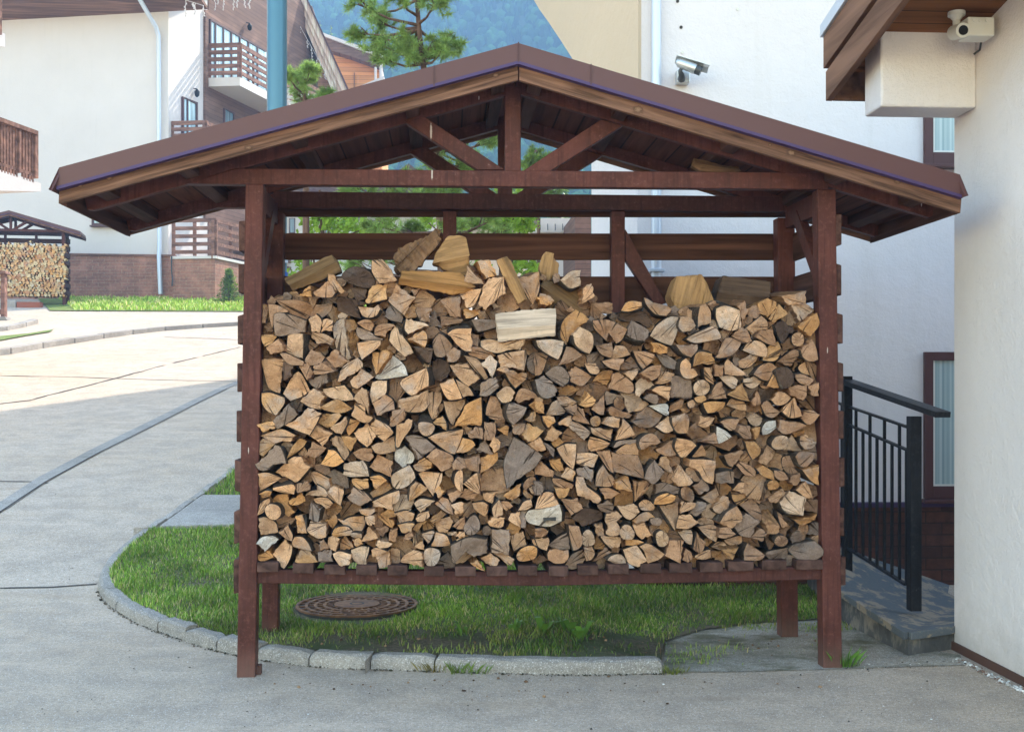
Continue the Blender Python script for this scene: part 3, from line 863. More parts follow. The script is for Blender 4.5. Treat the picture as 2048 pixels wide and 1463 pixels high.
FILL = '''1645,862,26 987,960,26 513,768,26 513,826,26 513,658,24 1645,672,24 513,702,24 827,724,24 1633,808,24 1507,970,24 1539,1022,24 1015,604,21 1645,744,21 787,778,21 1195,780,21 1391,866,21 1293,912,21 673,958,21 1639,984,21 695,1018,21 803,1092,21 845,600,18 875,616,18 1059,690,18 1425,694,18 1191,714,18 1533,786,18 1261,800,18 1589,890,18 1643,898,18 1425,904,18 1551,928,18 895,966,18 1249,994,18 807,1008,18 1083,1118,18 1449,1122,18 1645,1124,18 1171,618,16 513,624,16 1123,624,16 981,628,16 669,630,16 1645,632,16 1583,638,16 701,644,16 869,644,16 703,672,16 1365,674,16 619,688,16 1261,688,16 645,698,16 1645,704,16 513,734,16 1059,768,16 869,772,16 1399,818,16 1453,824,16 835,834,16 1525,880,16 1011,882,16 1163,894,16 1369,924,16 1441,928,16 1095,964,16 1447,976,16 605,1018,16 937,1020,16 1133,1038,16 567,1042,16 1115,1058,16 1059,1060,16 1347,1070,16 1537,1082,16 1479,1118,16 743,1124,16 1585,1124,16 781,572,13 695,574,13 631,602,13 767,610,13 1051,610,13 1351,624,13 1507,624,13 823,626,13 761,636,13 1311,638,13 933,646,13 1177,650,13 863,666,13 983,666,13 1449,668,13 1197,678,13 771,686,13 1575,688,13 1283,690,13 705,694,13 1345,700,13 1481,706,13 735,722,13 1103,722,13 1161,724,13 1589,736,13 1399,738,13 665,752,13 1001,752,13 953,772,13 1167,780,13 1503,784,13 593,806,13 1499,814,13 1475,828,13 771,834,13 1079,846,13 1425,858,13 513,862,13 1277,862,13 1339,872,13 571,892,13 1005,904,13 513,912,13 1093,912,13 1493,914,13 1347,920,13 619,922,13 1645,924,13 999,928,13 643,938,13 933,946,13 1387,948,13 1477,950,13 1333,952,13 1569,968,13 697,972,13 1303,984,13 1533,986,13 853,990,13 513,996,13 1035,1004,13 1171,1006,13 865,1016,13 667,1018,13 1419,1022,13 1313,1024,13 649,1028,13 1645,1034,13 857,1050,13 1329,1050,13 1585,1050,13 1027,1058,13 1309,1058,13 1567,1062,13 513,1066,13 837,1074,13 625,1080,13 1641,1080,13 1199,1086,13 513,1098,13 787,1114,13 1329,1122,13 1527,1122,13 547,1124,13 1207,1124,13 1389,1124,13 1419,1124,13 817,578,10 587,592,10 613,598,10 649,602,10 665,602,10 1073,612,10 1427,612,10 1577,618,10 1369,626,10 1387,630,10 1229,634,10 1495,640,10 1119,644,10 801,652,10 1543,652,10 615,654,10 891,658,10 965,668,10 565,678,10 1359,714,10 1599,718,10 925,720,10 1437,722,10 1519,722,10 1311,724,10 1139,732,10 1205,734,10 1497,742,10 1433,758,10 691,764,10 569,766,10 1645,770,10 1455,780,10 1151,794,10 971,798,10 1323,800,10 1095,804,10 703,806,10 1239,808,10 1605,808,10 1371,816,10 1517,816,10 883,818,10 1177,820,10 745,826,10 1563,832,10 855,834,10 1385,834,10 1437,838,10 1485,844,10 999,846,10 831,854,10 899,854,10 933,858,10 1615,858,10 1305,860,10 1551,866,10 1321,868,10 1597,868,10 599,870,10 1485,884,10 1115,886,10 657,888,10 715,890,10 605,904,10 945,904,10 1565,904,10 781,912,10 703,914,10 637,920,10 1509,926,10 791,932,10 901,944,10 1061,948,10 1113,948,10 1235,952,10 615,954,10 567,962,10 1183,970,10 807,982,10 1145,984,10 1001,988,10 959,996,10 1517,996,10 617,998,10 1357,998,10 1227,1000,10 1463,1008,10 755,1020,10 779,1026,10 1013,1028,10 1435,1032,10 911,1034,10 1575,1034,10 965,1038,10 513,1042,10 1243,1042,10 587,1046,10 757,1046,10 1525,1048,10 1607,1056,10 957,1070,10 905,1078,10 1303,1078,10 1493,1080,10 1247,1084,10 743,1086,10 1419,1086,10 1509,1086,10 895,1096,10 631,1098,10 1231,1100,10 591,1102,10 1085,556,8 1113,556,8 683,562,8 753,566,8 797,566,8 1015,580,8 831,582,8 675,588,8 687,588,8 703,588,8 777,588,8 573,592,8 559,596,8 1185,600,8 545,602,8 925,608,8 745,610,8 991,610,8 953,612,8 1087,614,8 1035,616,8 999,620,8 1141,620,8 1293,624,8 1425,626,8 687,630,8 925,630,8 963,630,8 1205,634,8 1427,638,8 537,644,8 1239,644,8 1251,648,8 1429,650,8 1485,650,8 907,652,8 1595,652,8 539,656,8 1301,656,8 947,658,8 1117,658,8 1391,658,8 1603,662,8 1187,664,8 657,666,8 807,666,8 1383,666,8 613,668,8 1117,670,8 1613,670,8 817,672,8 1509,672,8 1219,676,8 1299,678,8 1141,680,8 859,682,8 1613,682,8 823,686,8 1243,686,8 1405,688,8 909,690,8 1487,690,8 667,692,8 1299,692,8 1589,696,8 783,698,8 1565,702,8 925,704,8 611,706,8 791,706,8 713,708,8 549,710,8 1171,710,8 537,712,8 801,712,8 1465,714,8 1381,718,8 649,722,8 1473,722,8 1639,722,8 853,728,8 1559,730,8 1507,732,8 591,734,8 743,736,8 1093,736,8 1279,736,8 1327,736,8 679,738,8 859,738,8 1053,740,8 1339,740,8 1351,742,8 1245,744,8 747,748,8 905,748,8 1061,748,8 863,752,8 1277,752,8 701,754,8 1399,754,8 1479,756,8 799,758,8 1387,760,8 1631,762,8 1013,764,8 1591,764,8 673,766,8 739,766,8 1529,766,8 657,768,8 1001,768,8 1337,768,8 1115,772,8 701,776,8 1563,776,8 641,780,8 1301,780,8 711,782,8 1573,782,8 1643,784,8 1291,786,8'''
# ================================================================== SETTING
def struct(o): o['kind'] = 'structure'; return o
def ground():
    ys = list(np.arange(-12, 12, 0.5)) + list(np.arange(12, 64, 2.0)) + [70, 90, 130, 200, 320, 520, 900]
    xs = [-600, -300, -120, -60, -30, -20] + list(np.arange(-14, 14.1, 1.0)) + [20, 30, 60, 120, 300, 600]
    mb = MB(); n = len(xs)
    vs = [(x, y, hgt(y)) for y in ys for x in xs]
    fs = [(j * n + i, j * n + i + 1, (j + 1) * n + i + 1, (j + 1) * n + i) for j in range(len(ys) - 1) for i in range(n - 1)]
    mb.add(vs, fs); o = mb.build('road', M['concrete']); struct(o)
ground()
def inset(pts, d):
    out = []
    n = len(pts)
    for i in range(n):
        a = pts[max(i - 1, 0)]; b = pts[min(i + 1, n - 1)]
        t = (b - a); t.z = 0; t.normalize(); out.append(pts[i] + Vector((-t.y, t.x, 0)) * d)
    return out
def densify(pts, step):
    out = [pts[0]]
    for a, b in zip(pts[:-1], pts[1:]):
        k = max(1, int((b - a).length / step))
        for i in range(1, k + 1): out.append(a.lerp(b, i / k))
    return out
def smooth_path(pts, it=2):
    for _ in range(it):
        q = [pts[0]]
        for a, b in zip(pts[:-1], pts[1:]): q += [a.lerp(b, 0.25), a.lerp(b, 0.75)]
        q.append(pts[-1]); pts = q
    return pts
# kerb round the grass island
kp = [(1327,1347),(1180,1351),(1000,1347),(800,1341),(640,1336),(520,1320),(430,1302),(330,1270),(250,1235),(205,1200),(193,1172),(203,1147),(235,1110),(262,1090),(300,1064),(350,1030),(410,987),(480,930),(560,870)]
K = smooth_path([G(x, y) for x, y in kp], 2)
def arclen_split(path, L):
    out = []; cur = [path[0]]; acc = 0
    for a, b in zip(path[:-1], path[1:]):
        d = (b - a).length; 
        while acc + d >= L:
            t = (L - acc) / d; m = a.lerp(b, t); cur.append(m); out.append(cur); cur = [m]; a = m; d = (b - a).length; acc = 0
        cur.append(b); acc += d
    out.append(cur); return out
def kerb(path, name, h=0.082, w=0.09, L=0.34, seed=3, side=-1, long_first=0):
    rnd = random.Random(seed); mb = MB()
    rest = path
    segs = []
    if long_first:
        s0 = arclen_split(path, long_first); segs = [s0[0]]; rest = [s0[0][-1]]
        for s_ in s0[1:]: rest += s_[1:]
    segs += arclen_split(rest, L)
    for sgm in segs:
        if len(sgm) < 2 or (sgm[-1] - sgm[0]).length < 0.05: continue
        ln = sum((b - a).length for a, b in zip(sgm[:-1], sgm[1:]))
        g = 0.006
        sg = list(sgm)
        t0 = (sg[1] - sg[0]).normalized(); t1 = (sg[-1] - sg[-2]).normalized()
        sg[0] = sg[0] + t0 * g; sg[-1] = sg[-1] - t1 * g
        sg = densify(sg, 0.05)
        dh = rnd.uniform(-0.008, 0.008); dx = rnd.uniform(-0.006, 0.006)
        lo = inset(sg, dx * side); n = len(sg)
        prof = [(0, -0.03), (0.004, h * 0.55), (0.012, h * 0.86), (0.03, h), (w, h + 0.002), (w + 0.002, -0.03)]
        rings = []
        for k, (o_, z_) in enumerate(prof):
            r_ = inset(sg, (o_ + dx) * side)
            ring = []
            for i, p in enumerate(r_):
                e = 0.012 if (i in (0, n - 1) and k in (2, 3, 4)) else 0
                ring.append(Vector((p.x + rnd.uniform(-.003, .003), p.y + rnd.uniform(-.003, .003), hgt(p.y) + z_ + (dh if z_ > 0 else 0) - e + (rnd.uniform(-.003, .003) if z_ > 0 else 0))))
            rings.append(ring)
        vs = [v for r_ in rings for v in r_]; m_ = len(prof)
        fs = [(k * n + i, k * n + i + 1, (k + 1) * n + i + 1, (k + 1) * n + i) for k in range(m_ - 1) for i in range(n - 1)]
        fs += [tuple(k * n for k in range(m_)), tuple(k * n + n - 1 for k in reversed(range(m_)))]
        mb.add(vs, fs)
    o = mb.build(name, M['concrete_kerb'], fix=True); struct(o)
kerb(K, 'kerb', side=-1, long_first=1.25, L=0.36)
# earth bed inside the kerb
def sheet(name, pts, m, dz=0.004, sub=None):
    mb = MB(); bm = bmesh.new()
    vs = [bm.verts.new((p.x, p.y, 0)) for p in pts]; bm.faces.new(vs)
    bmesh.ops.triangulate(bm, faces=bm.faces)
    bmesh.ops.subdivide_edges(bm, edges=bm.edges, cuts=sub or 3, use_grid_fill=True)
    bmesh.ops.subdivide_edges(bm, edges=bm.edges, cuts=2, use_grid_fill=True)
    bm.verts.index_update()
    me = bpy.data.meshes.new(name)
    for v in bm.verts: v.co.z = hgt(v.co.y) + (dz(v.co) if callable(dz) else dz)
    bmesh.ops.recalc_face_normals(bm, faces=bm.faces)
    if sum(f.normal.z for f in bm.faces) < 0: bmesh.ops.reverse_faces(bm, faces=bm.faces)
    bm.to_mesh(me); bm.free(); me.materials.append(m)
    o = bpy.data.objects.new(name, me); COL.objects.link(o); struct(o); return o
def m_earth():
    m = mat('dark_earth', (0.075, 0.055, 0.038), 0.95); t = NT(m); v = t.coord('pos')
    a = t.noise(v, 3, 6, 0.6); b = t.noise(v, 40, 6, 0.7)
    col = t.mix(t.fr(b, 0.35, 0.65), (0.07, 0.055, 0.032), (0.21, 0.165, 0.11)); col = t.mix(t.fr(a, 0.42, 0.62), col, (0.07, 0.09, 0.03))
    t.out(col, t.bump(b, 0.8, 0.02)); return m
M['earth'] = m_earth()
def m_sanddirt():
    m = m_concrete('dusty_concrete', (0.46, 0.41, 0.34), (0.38, 0.33, 0.26)); t = NT(m); v = t.coord('pos', (1, 1.5, 1))
    old = t.b.inputs['Base Color'].links[0].from_socket
    g = t.noise(v, 2.6, 8, 0.7, 0.2)
    col = t.mix(t.fr(g, 0.47, 0.62, 0, 0.8), old, (0.12, 0.11, 0.055)); t.out(col); return m
M['dirt'] = m_sanddirt()
KI = inset(K, -0.085)
ki = [p for p in KI if True]
bed = []
for p in ki:
    bed.append(p)
# island bed = kerb inner line down to the cross slab, closed on the right
slab_y = G(330, 1073).y
left = [p for p in ki if p.y < slab_y]
bed = left + [G(326, 1075), G(900, 1062), G(1640, 1066), G(1700, 1170), G(1650, 1240), G(1500, 1248), G(1400, 1262), G(1330, 1285)]
xke = G(1327, 1347).x
def soilz(x, y): return 0.012 + 0.063 * np.clip((xke - 0.03 - x) / 0.25, 0, 1)
sheet('grass_bed_soil', bed, M['earth'], lambda co: float(soilz(co.x, co.y)), sub=6)
sheet('dusty_path', [G(1329, 1345), G(1329, 1280), G(1400, 1258), G(1500, 1242), G(1640, 1235), G(1700, 1230), G(1800, 1290), G(1920, 1310), G(1930, 1330), G(1700, 1337), G(1500, 1343)], M['dirt'], lambda co: 0.004)
# cross slab
cs = [G(318, 1074), G(404, 1009), G(760, 1009), G(760, 1062)]
mb = MB(); mb.prism([p + Vector((0, 0, -0.05)) for p in cs], (0, 0, 0.15)); struct(mb.build('path_slab', M['concrete_kerb'], bevel=0.01, fix=True))
bed2 = [G(408, 1006), G(480, 950), G(560, 890), G(760, 890), G(760, 1007)]
sheet('grass_bed_soil', bed2, M['earth'], 0.06)

# joints and flush kerb lines in the road
def strip(name, pts, w, m, dz=0.004, jit=0.0, seed=1):
    rnd = random.Random(seed)
    c = densify([G(x, y) for x, y in pts], 0.25); a = inset(c, w / 2); b = inset(c, -w / 2); mb = MB(); n = len(c)
    vs = [Vector((p.x, p.y + rnd.uniform(-jit, jit), hgt(p.y) + dz)) for p in a] + [Vector((p.x, p.y + rnd.uniform(-jit, jit), hgt(p.y) + dz)) for p in b]
    mb.add(vs, [(i, i + 1, n + i + 1, n + i) for i in range(n - 1)])
    o = mb.build(name, m, fix=True)
    struct(o)
strip('road_joint', [(-700, 1190), (100, 1174), (193, 1168)], 0.025, M['joint'], 0.004, 0.010)
strip('road_joint', [(-700, 955), (60, 963), (96, 966)], 0.03, M['joint'], 0.004, 0.008)
strip('road_joint', [(-700, 738), (-60, 750), (150, 754), (330, 760), (480, 763)], 0.045, M['joint'], 0.004, 0.03)
strip('road_joint', [(-600, 950), (-60, 815), (60, 800), (200, 765), (330, 730), (480, 694)], 0.06, M['joint'], 0.004, 0.06)
strip('road_joint', [(330, 674), (480, 679)], 0.06, M['joint'], 0.004, 0.03)
strip('flush_kerb', [(-500, 1320), (-60, 1045), (0, 1016), (90, 956), (200, 897), (290, 853), (400, 798), (452, 774), (500, 756)], 0.16, M['concrete_kerb'], 0.008)
strip('road_joint', [(-500, 1331), (-60, 1054), (0, 1025), (92, 964), (202, 904), (292, 860), (402, 803), (454, 778)], 0.018, M['joint'], 0.012, 0.008)
# raised kerb across the upper road
k2 = [G(x, y) for x, y in ((-600, 840), (-80, 722), (0, 712), (90, 696), (170, 683), (240, 672), (310, 663), (400, 656), (500, 650))]
def kerb_far(path):
    mb = MB(); rnd = random.Random(4)
    for sgm in arclen_split(path, 1.25):
        if len(sgm) < 2: continue
        a = sgm[0]; b = sgm[-1]
        if (b - a).length < 0.3: continue
        t = (b - a).normalized(); a = a + t * 0.02; b = b - t * 0.02
        s_ = Vector((-t.y, t.x, 0)) * 0.22; h = 0.13 + rnd.uniform(-.015, .015)
        mb.prism([a - Vector((0, 0, .1)), b - Vector((0, 0, .1)), b + s_ - Vector((0, 0, .1)), a + s_ - Vector((0, 0, .1))], (0, 0, h + .1))
    return mb
struct(kerb_far(k2).build('kerb', M['concrete_kerb'], bevel=0.02, fix=True))
k3 = [G(x, y) for x, y in ((-60, 668), (0, 664), (60, 652), (78, 646))]
struct(kerb_far(k3).build('kerb', M['concrete_kerb'], bevel=0.02, fix=True))
# lawn by the far house
def m_lawn():
    m = mat('sunny_lawn', (0.16, 0.21, 0.045), 0.9); t = NT(m); v = t.coord('pos')
    a = t.noise(v, 1.2, 6, 0.65); b = t.noise(v, 11, 5, 0.7)
    col = t.mix(t.fr(a, 0.35, 0.65), (0.13, 0.20, 0.035), (0.24, 0.25, 0.075)); col = t.mix(t.fr(b, 0.4, 0.7, 0, 0.6), col, (0.07, 0.12, 0.02))
    t.out(col, t.bump(b, 0.8, 0.06)); return m
M['lawn'] = m_lawn()
sheet('lawn', [G(150, 622.5), G(500, 624), G(900, 624), P(900, 560, 50) , P(60, 590, 50), G(100, 622)], M['lawn'], 0.03)
sheet('lawn', [G(-40, 678), G(60, 668), G(108, 660), G(100, 665), G(50, 673), G(-40, 690)], M['lawn'], 0.03)

# ---- mown grass blades (one stuff object per bed)
def m_grass(name, dark=1.0):
    m = mat(name, (0.07, 0.16, 0.02), 0.6, 0, 0.25); t = NT(m)
    at = t.n('ShaderNodeVertexColor'); at.layer_name = 'tint'
    t.l(at.outputs[0], t.b.inputs['Base Color'])
    return m
M['grass'] = m_grass('grass_blades')
def inside(px, py, poly):
    c = np.zeros(px.shape, bool); n = len(poly)
    for i in range(n):
        x1, y1 = poly[i]; x2, y2 = poly[(i + 1) % n]
        if y1 == y2: continue
        c ^= ((y1 > py) != (y2 > py)) & (px < (x2 - x1) * (py - y1) / (y2 - y1) + x1)
    return c
def vnoise(x, y, s, seed):
    rng = np.random.default_rng(seed); T = rng.random((64, 64))
    u = x * s; v = y * s; i = np.floor(u).astype(int); j = np.floor(v).astype(int); fu = u - i; fv = v - j
    fu = fu * fu * (3 - 2 * fu); fv = fv * fv * (3 - 2 * fv)
    g = lambda a, b: T[a % 64, b % 64]
    return (g(i, j) * (1 - fu) + g(i + 1, j) * fu) * (1 - fv) + (g(i, j + 1) * (1 - fu) + g(i + 1, j + 1) * fu) * fv
def blades(name, poly, n, h0, h1, w, z0, seed, dens=None, tint=None, holes=()):
    rng = np.random.default_rng(seed)
    xs = [p[0] for p in poly]; ys = [p[1] for p in poly]
    x = rng.uniform(min(xs), max(xs), n * 2); y = rng.uniform(min(ys), max(ys), n * 2)
    k = inside(x, y, poly)
    for cx, cy, r_ in holes: k &= ((x - cx) ** 2 + (np.where(y < cy, .8, 1) * (y - cy)) ** 2) > r_ * r_
    if dens is not None: k &= rng.random(x.shape) < dens(x, y)
    x = x[k][:n]; y = y[k][:n]; n = len(x)
    hh = rng.uniform(h0, h1, n) * (0.55 + 0.8 * vnoise(x, y, 4, seed)); a = rng.uniform(0, 6.283, n); lean = rng.uniform(0.1, 0.85, n) * hh; la = rng.uniform(0, 6.283, n)
    z = np.array([hgt(q) for q in y]) + (z0 if not callable(z0) else z0(x, y))
    dx = np.cos(a) * w / 2; dy = np.sin(a) * w / 2
    mx = x + np.cos(la) * lean * 0.35; my = y + np.sin(la) * lean * 0.35; mz = z + hh * 0.6
    V = np.empty((n, 5, 3))
    V[:, 0] = np.stack([x - dx, y - dy, z], 1); V[:, 1] = np.stack([x + dx, y + dy, z], 1)
    V[:, 2] = np.stack([mx - dx * .8, my - dy * .8, mz], 1); V[:, 3] = np.stack([mx + dx * .8, my + dy * .8, mz], 1)
    V[:, 4] = np.stack([x + np.cos(la) * lean, y + np.sin(la) * lean, z + hh], 1)
    me = bpy.data.meshes.new(name)
    b = np.arange(n)[:, None] * 5
    loops = np.concatenate([b + np.array([0, 1, 3, 2]), b + np.array([2, 3, 4])], 1).ravel()
    me.vertices.add(n * 5); me.vertices.foreach_set('co', V.ravel())
    me.loops.add(len(loops)); me.loops.foreach_set('vertex_index', loops.astype(np.int32))
    st = (np.arange(n)[:, None] * 7 + np.array([0, 4])).ravel()
    me.polygons.add(n * 2); me.polygons.foreach_set('loop_start', st.astype(np.int32))
    me.update(calc_edges=True); me.validate()
    ca = me.color_attributes.new('tint', 'FLOAT_COLOR', 'POINT')
    base = np.array([[0.17, 0.30, 0.032], [0.27, 0.39, 0.06], [0.10, 0.20, 0.028], [0.52, 0.45, 0.21]])
    pick = rng.choice(4, n, p=[.40, .26, .20, .14]); c = base[pick] * rng.uniform(.75, 1.25, (n, 1))
    if tint is not None: c = tint(x, y, c, rng)
    C = np.ones((n, 5, 4)); C[:, :, :3] = c[:, None, :]
    ca.data.foreach_set('color', C.ravel())
    me.materials.append(M['grass'])
    o = bpy.data.objects.new(name, me); COL.objects.link(o); return o
_r = ray(714, 1199); MH = CAM + _r * ((0.13 - CAMZ) / _r.z); MH.z = 0
poly = [(p.x, p.y) for p in bed]
front = lambda x, y: np.clip((y - (6.42 + 0.0 * x)) / 0.9, 0, 1)
def dens(x, y):
    nz = vnoise(x, y, 1.7, 5) * .6 + vnoise(x, y, 6, 8) * .4
    f = np.clip((y - 6.6) / 0.8, 0, 1)
    bare = np.clip((x - 0.3) / 0.5, 0, 1) * (1 - f)          # trampled corner near the front right
    return np.clip(0.22 + f * 1.0 + (nz - 0.5) * 1.7 - bare * 0.25, 0.03, 1)
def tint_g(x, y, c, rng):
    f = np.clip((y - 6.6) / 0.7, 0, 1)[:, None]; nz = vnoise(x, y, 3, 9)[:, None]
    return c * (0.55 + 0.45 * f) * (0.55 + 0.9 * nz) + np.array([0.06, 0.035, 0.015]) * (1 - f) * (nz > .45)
o = blades('mown_grass', poly, 115000, 0.016, 0.050, 0.0052, lambda x, y: soilz(x, y) - .004, 1, dens, tint_g, [(MH.x, MH.y, 0.42)])
tag(o, 'green mown grass on the kerbed island under and beside the shed', 'grass', kind='stuff')
o = blades('mown_grass', [(p.x, p.y) for p in bed2], 9000, 0.04, 0.09, 0.007, 0.06, 2)
tag(o, 'small grass triangle beyond the pale concrete path slab', 'grass', kind='stuff')
lp = [G(150, 621.5), G(500, 623), G(900, 623), P(900, 560, 49), P(100, 590, 49)]
o = blades('lawn_grass', [(p.x, p.y) for p in lp], 26000, 0.08, 0.2, 0.05, 0.02, 3, None, lambda x, y, c, r: c * 1.5 + np.array([0.12, 0.08, 0.02]))
tag(o, 'sunlit lawn grass below the brick base of the white house', 'grass', kind='stuff')

dp = [G(1329, 1345), G(1329, 1280), G(1400, 1258), G(1500, 1242), G(1650, 1235), G(1700, 1232), G(1760, 1262), G(1640, 1300), G(1500, 1330)]
o = blades('sparse_grass', [(p.x, p.y) for p in dp], 3600, 0.008, 0.035, 0.005, 0.002, 6, lambda x, y: np.clip((vnoise(x, y, 3.5, 12) - .45) * 3, 0, 1) ** 2 + .02, lambda x, y, c, r: c * .8 + np.array([.05, .03, .01]))
tag(o, 'sparse short grass and moss on the dusty patch at the right rear of the shed', 'grass', kind='stuff')
# small weeds along the kerb and posts
def weed(px, py, n, h, seed, label, brown=0.0, broad=False, z=0.0, name='weed_tuft', cat='weed'):
    rng = random.Random(seed); c = G(px, py); mb = MB()
    for i in range(n):
        a = rng.uniform(0, 6.28); r_ = rng.uniform(0, 0.05 if not broad else 0.03); L = h * rng.uniform(.5, 1.1); le = rng.uniform(.2, .9) * L; w = (0.006 if not broad else 0.02) * rng.uniform(.6, 1.3)
        b = c + Vector((math.cos(a) * r_ * 1.6, math.sin(a) * r_ * .6, z)); d = Vector((math.cos(a), math.sin(a), 0)); s_ = Vector((-d.y, d.x, 0)) * w / 2
        if broad:
            q = [b, b + d * le * .4 + Vector((0, 0, L * .5)) - s_ * 1.6, b + d * le * .75 + Vector((0, 0, L * .8)) - s_ * 1.8, b + d * le * 1.15 + Vector((0, 0, L * .85)), b + d * le * .75 + Vector((0, 0, L * .8)) + s_ * 1.8, b + d * le * .4 + Vector((0, 0, L * .5)) + s_ * 1.6]
            mb.add(q, [(0, 1, 5), (1, 2, 4, 5), (2, 3, 4)], 0)
        else: mb.add([b - s_, b + s_, b + d * le * .4 + Vector((0, 0, L * .6)), b + d * le + Vector((0, 0, L))], [(0, 1, 2), (1, 3, 2)], 0)
    mm = mat('weed_leaf', (0.10 + brown * .1, 0.21 - brown * .08, 0.03), 0.55)
    o = mb.build(name, mm); tag(o, label, cat); return o
weed(1690, 1333, 60, 0.11, 1, 'grass tuft growing at the foot of the right front post')
weed(865, 1342, 60, 0.06, 2, 'brownish grass tuft against the kerb face, left of another tuft', 0.8)
weed(915, 1345, 50, 0.07, 3, 'green grass tuft against the kerb face under the middle of the shed', 0.3)
weed(952, 1346, 45, 0.06, 4, 'thin grass tuft at the kerb joint, rightmost of three along the kerb', 0.2)
weed(1345, 1346, 70, 0.05, 5, 'low yellow-green tuft at the cut end of the kerb', 0.5)
for i, (x, y, l) in enumerate(((935, 1296, 'broad-leaved weed in the bare soil left of the others'), (1022, 1290, 'broad-leaved weed with upright leaf in the bare soil'), (1085, 1290, 'low leafy weed in bare soil beside the kerb centre'), (1140, 1288, 'tall broad-leaved weed behind the long kerb stone'), (1160, 1302, 'leafy weed close behind the long kerb stone'))):
    weed(x, y, 7, 0.11, 20 + i, l, 0.0, True, 0.07, 'broadleaf_weed', 'weed')

# ---- wooded mountain far behind
def mountain():
    rng = np.random.default_rng(11)
    nx, ny = 60, 50; mb = MB(); vs = []
    def mh(x, y): 
        b = 6 + 0.62 * (y - 150) if y > 150 else 6 - 0.03 * (150 - y)
        return min(b + 7 * math.sin(x * .025 + 1) + 4 * math.sin(x * .06 + y * .04) + 2.5 * math.sin(y * .09 + x * .02), 122)
    X = np.linspace(-330, 300, nx); Y = np.linspace(140, 420, ny)
    for y in Y:
        for x in X: vs.append((x, y, max(mh(x, y), 2)))
    mb.add(vs, [(j * nx + i, j * nx + i + 1, (j + 1) * nx + i + 1, (j + 1) * nx + i) for j in range(ny - 1) for i in range(nx - 1)], 0, True)
    mt = mat('forest_floor', (0.03, 0.055, 0.02), 0.95)
    struct(mb.build('hills', mt))
    # tree crowns of the wood
    t = (1 + 5 ** .5) / 2
    bm = bmesh.new(); bmesh.ops.create_icosphere(bm, subdivisions=2, radius=1); bm.verts.ensure_lookup_table()
    bv = np.array([v.co[:] for v in bm.verts]); bf = np.array([[v.index for v in f.verts] for f in bm.faces]); bm.free()
    N = 7000; pts = []
    while len(pts) < N:
        y = rng.uniform(150, 338); pxx = rng.uniform(540, 1240)
        x = (pxx - 890) / 2250 * y + 0
        z = mh(x, y)
        if (z - 1.6) / y > 0.40 or z > 112: continue
        pts.append((x, y, z))
    V = np.empty((N, len(bv), 3)); C = np.empty((N, 3))
    for i, (x, y, z) in enumerate(pts):
        r_ = rng.uniform(.75, 1.55); n_ = 1 + 0.11 * rng.standard_normal((len(bv), 1))
        con = rng.random() < 0.4
        s_ = np.array([r_, r_, r_ * (1.9 if con else 1.15)]) * (0.8 if con else 1)
        b = bv * n_ * s_
        if con: b[:, :2] *= np.clip(1.15 - (b[:, 2:3] / s_[2] + 1) * 0.5, 0.1, 1.2)
        V[i] = b + np.array([x, y, z + s_[2] * .6])
        C[i] = np.array([0.022, 0.055, 0.018]) * rng.uniform(.2, 2.2) * (0.7 if con else 1.15)
    me = bpy.data.meshes.new('forest')
    F = (bf[None] + (np.arange(N) * len(bv))[:, None, None]).reshape(-1, 3)
    me.vertices.add(N * len(bv)); me.vertices.foreach_set('co', V.ravel())
    me.loops.add(F.size); me.loops.foreach_set('vertex_index', F.ravel().astype(np.int32))
    me.polygons.add(len(F)); me.polygons.foreach_set('loop_start', np.arange(0, F.size, 3).astype(np.int32)); me.polygons.foreach_set('use_smooth', [True] * len(F)); me.update(calc_edges=True)
    ca = me.color_attributes.new('tint', 'FLOAT_COLOR', 'POINT'); CC = np.ones((N, len(bv), 4)); CC[:, :, :3] = C[:, None]; ca.data.foreach_set('color', CC.ravel())
    fm = mat('forest_crowns', (.03, .07, .02), 1.0, 0, 0.0); ft = NT(fm); fa = ft.n('ShaderNodeVertexColor'); fa.layer_name = 'tint'; ft.l(fa.outputs[0], ft.b.inputs['Base Color']); me.materials.append(fm)
    o = bpy.data.objects.new('forest', me); COL.objects.link(o); tag(o, 'hazy blue-green forest covering the steep mountainside behind the houses', 'forest', kind='stuff')
mountain()

# dirt line and debris along the kerb foot, rubble by the right wall, crumbs on the road
def debris(name, spots, n, r0, r1, cols, seed, label):
    rnd = random.Random(seed); mb = MB()
    for _ in range(n):
        a, b, w = rnd.choice(spots); u = rnd.random(); p = a.lerp(b, u) + Vector((rnd.gauss(0, w), rnd.gauss(0, w), 0)); p.z = hgt(p.y) + .003
        r_ = rnd.uniform(r0, r1) * rnd.choice([.5, .7, 1, 1.3]); k = rnd.choice([4, 5, 6]); a0 = rnd.uniform(0, 6.28)
        bs = [p + Vector((math.cos(a0 + j / k * 6.28) * r_ * rnd.uniform(.6, 1.3), math.sin(a0 + j / k * 6.28) * r_ * rnd.uniform(.6, 1.3), 0)) for j in range(k)]
        tp = [p + (q - p) * .6 + Vector((0, 0, r_ * rnd.uniform(.4, .9))) for q in bs]; mi = rnd.randrange(len(cols))
        mb.add(bs + tp, [tuple(range(k, 2 * k))] + [(j, (j + 1) % k, (j + 1) % k + k, j + k) for j in range(k)], mi)
    o = mb.build(name, [mat('crumb', c, .95, 0, .1) for c in cols]); tag(o, label, 'debris', kind='stuff'); return o
kk = [p for p in K]
debris('kerb_dirt', [(a, b, .012) for a, b in zip(kk[:-1], kk[1:])][:40], 900, .003, .008, [(.10, .085, .06), (.16, .13, .10), (.05, .045, .03)], 1, 'dark dirt and small crumbs collected along the foot of the kerb')
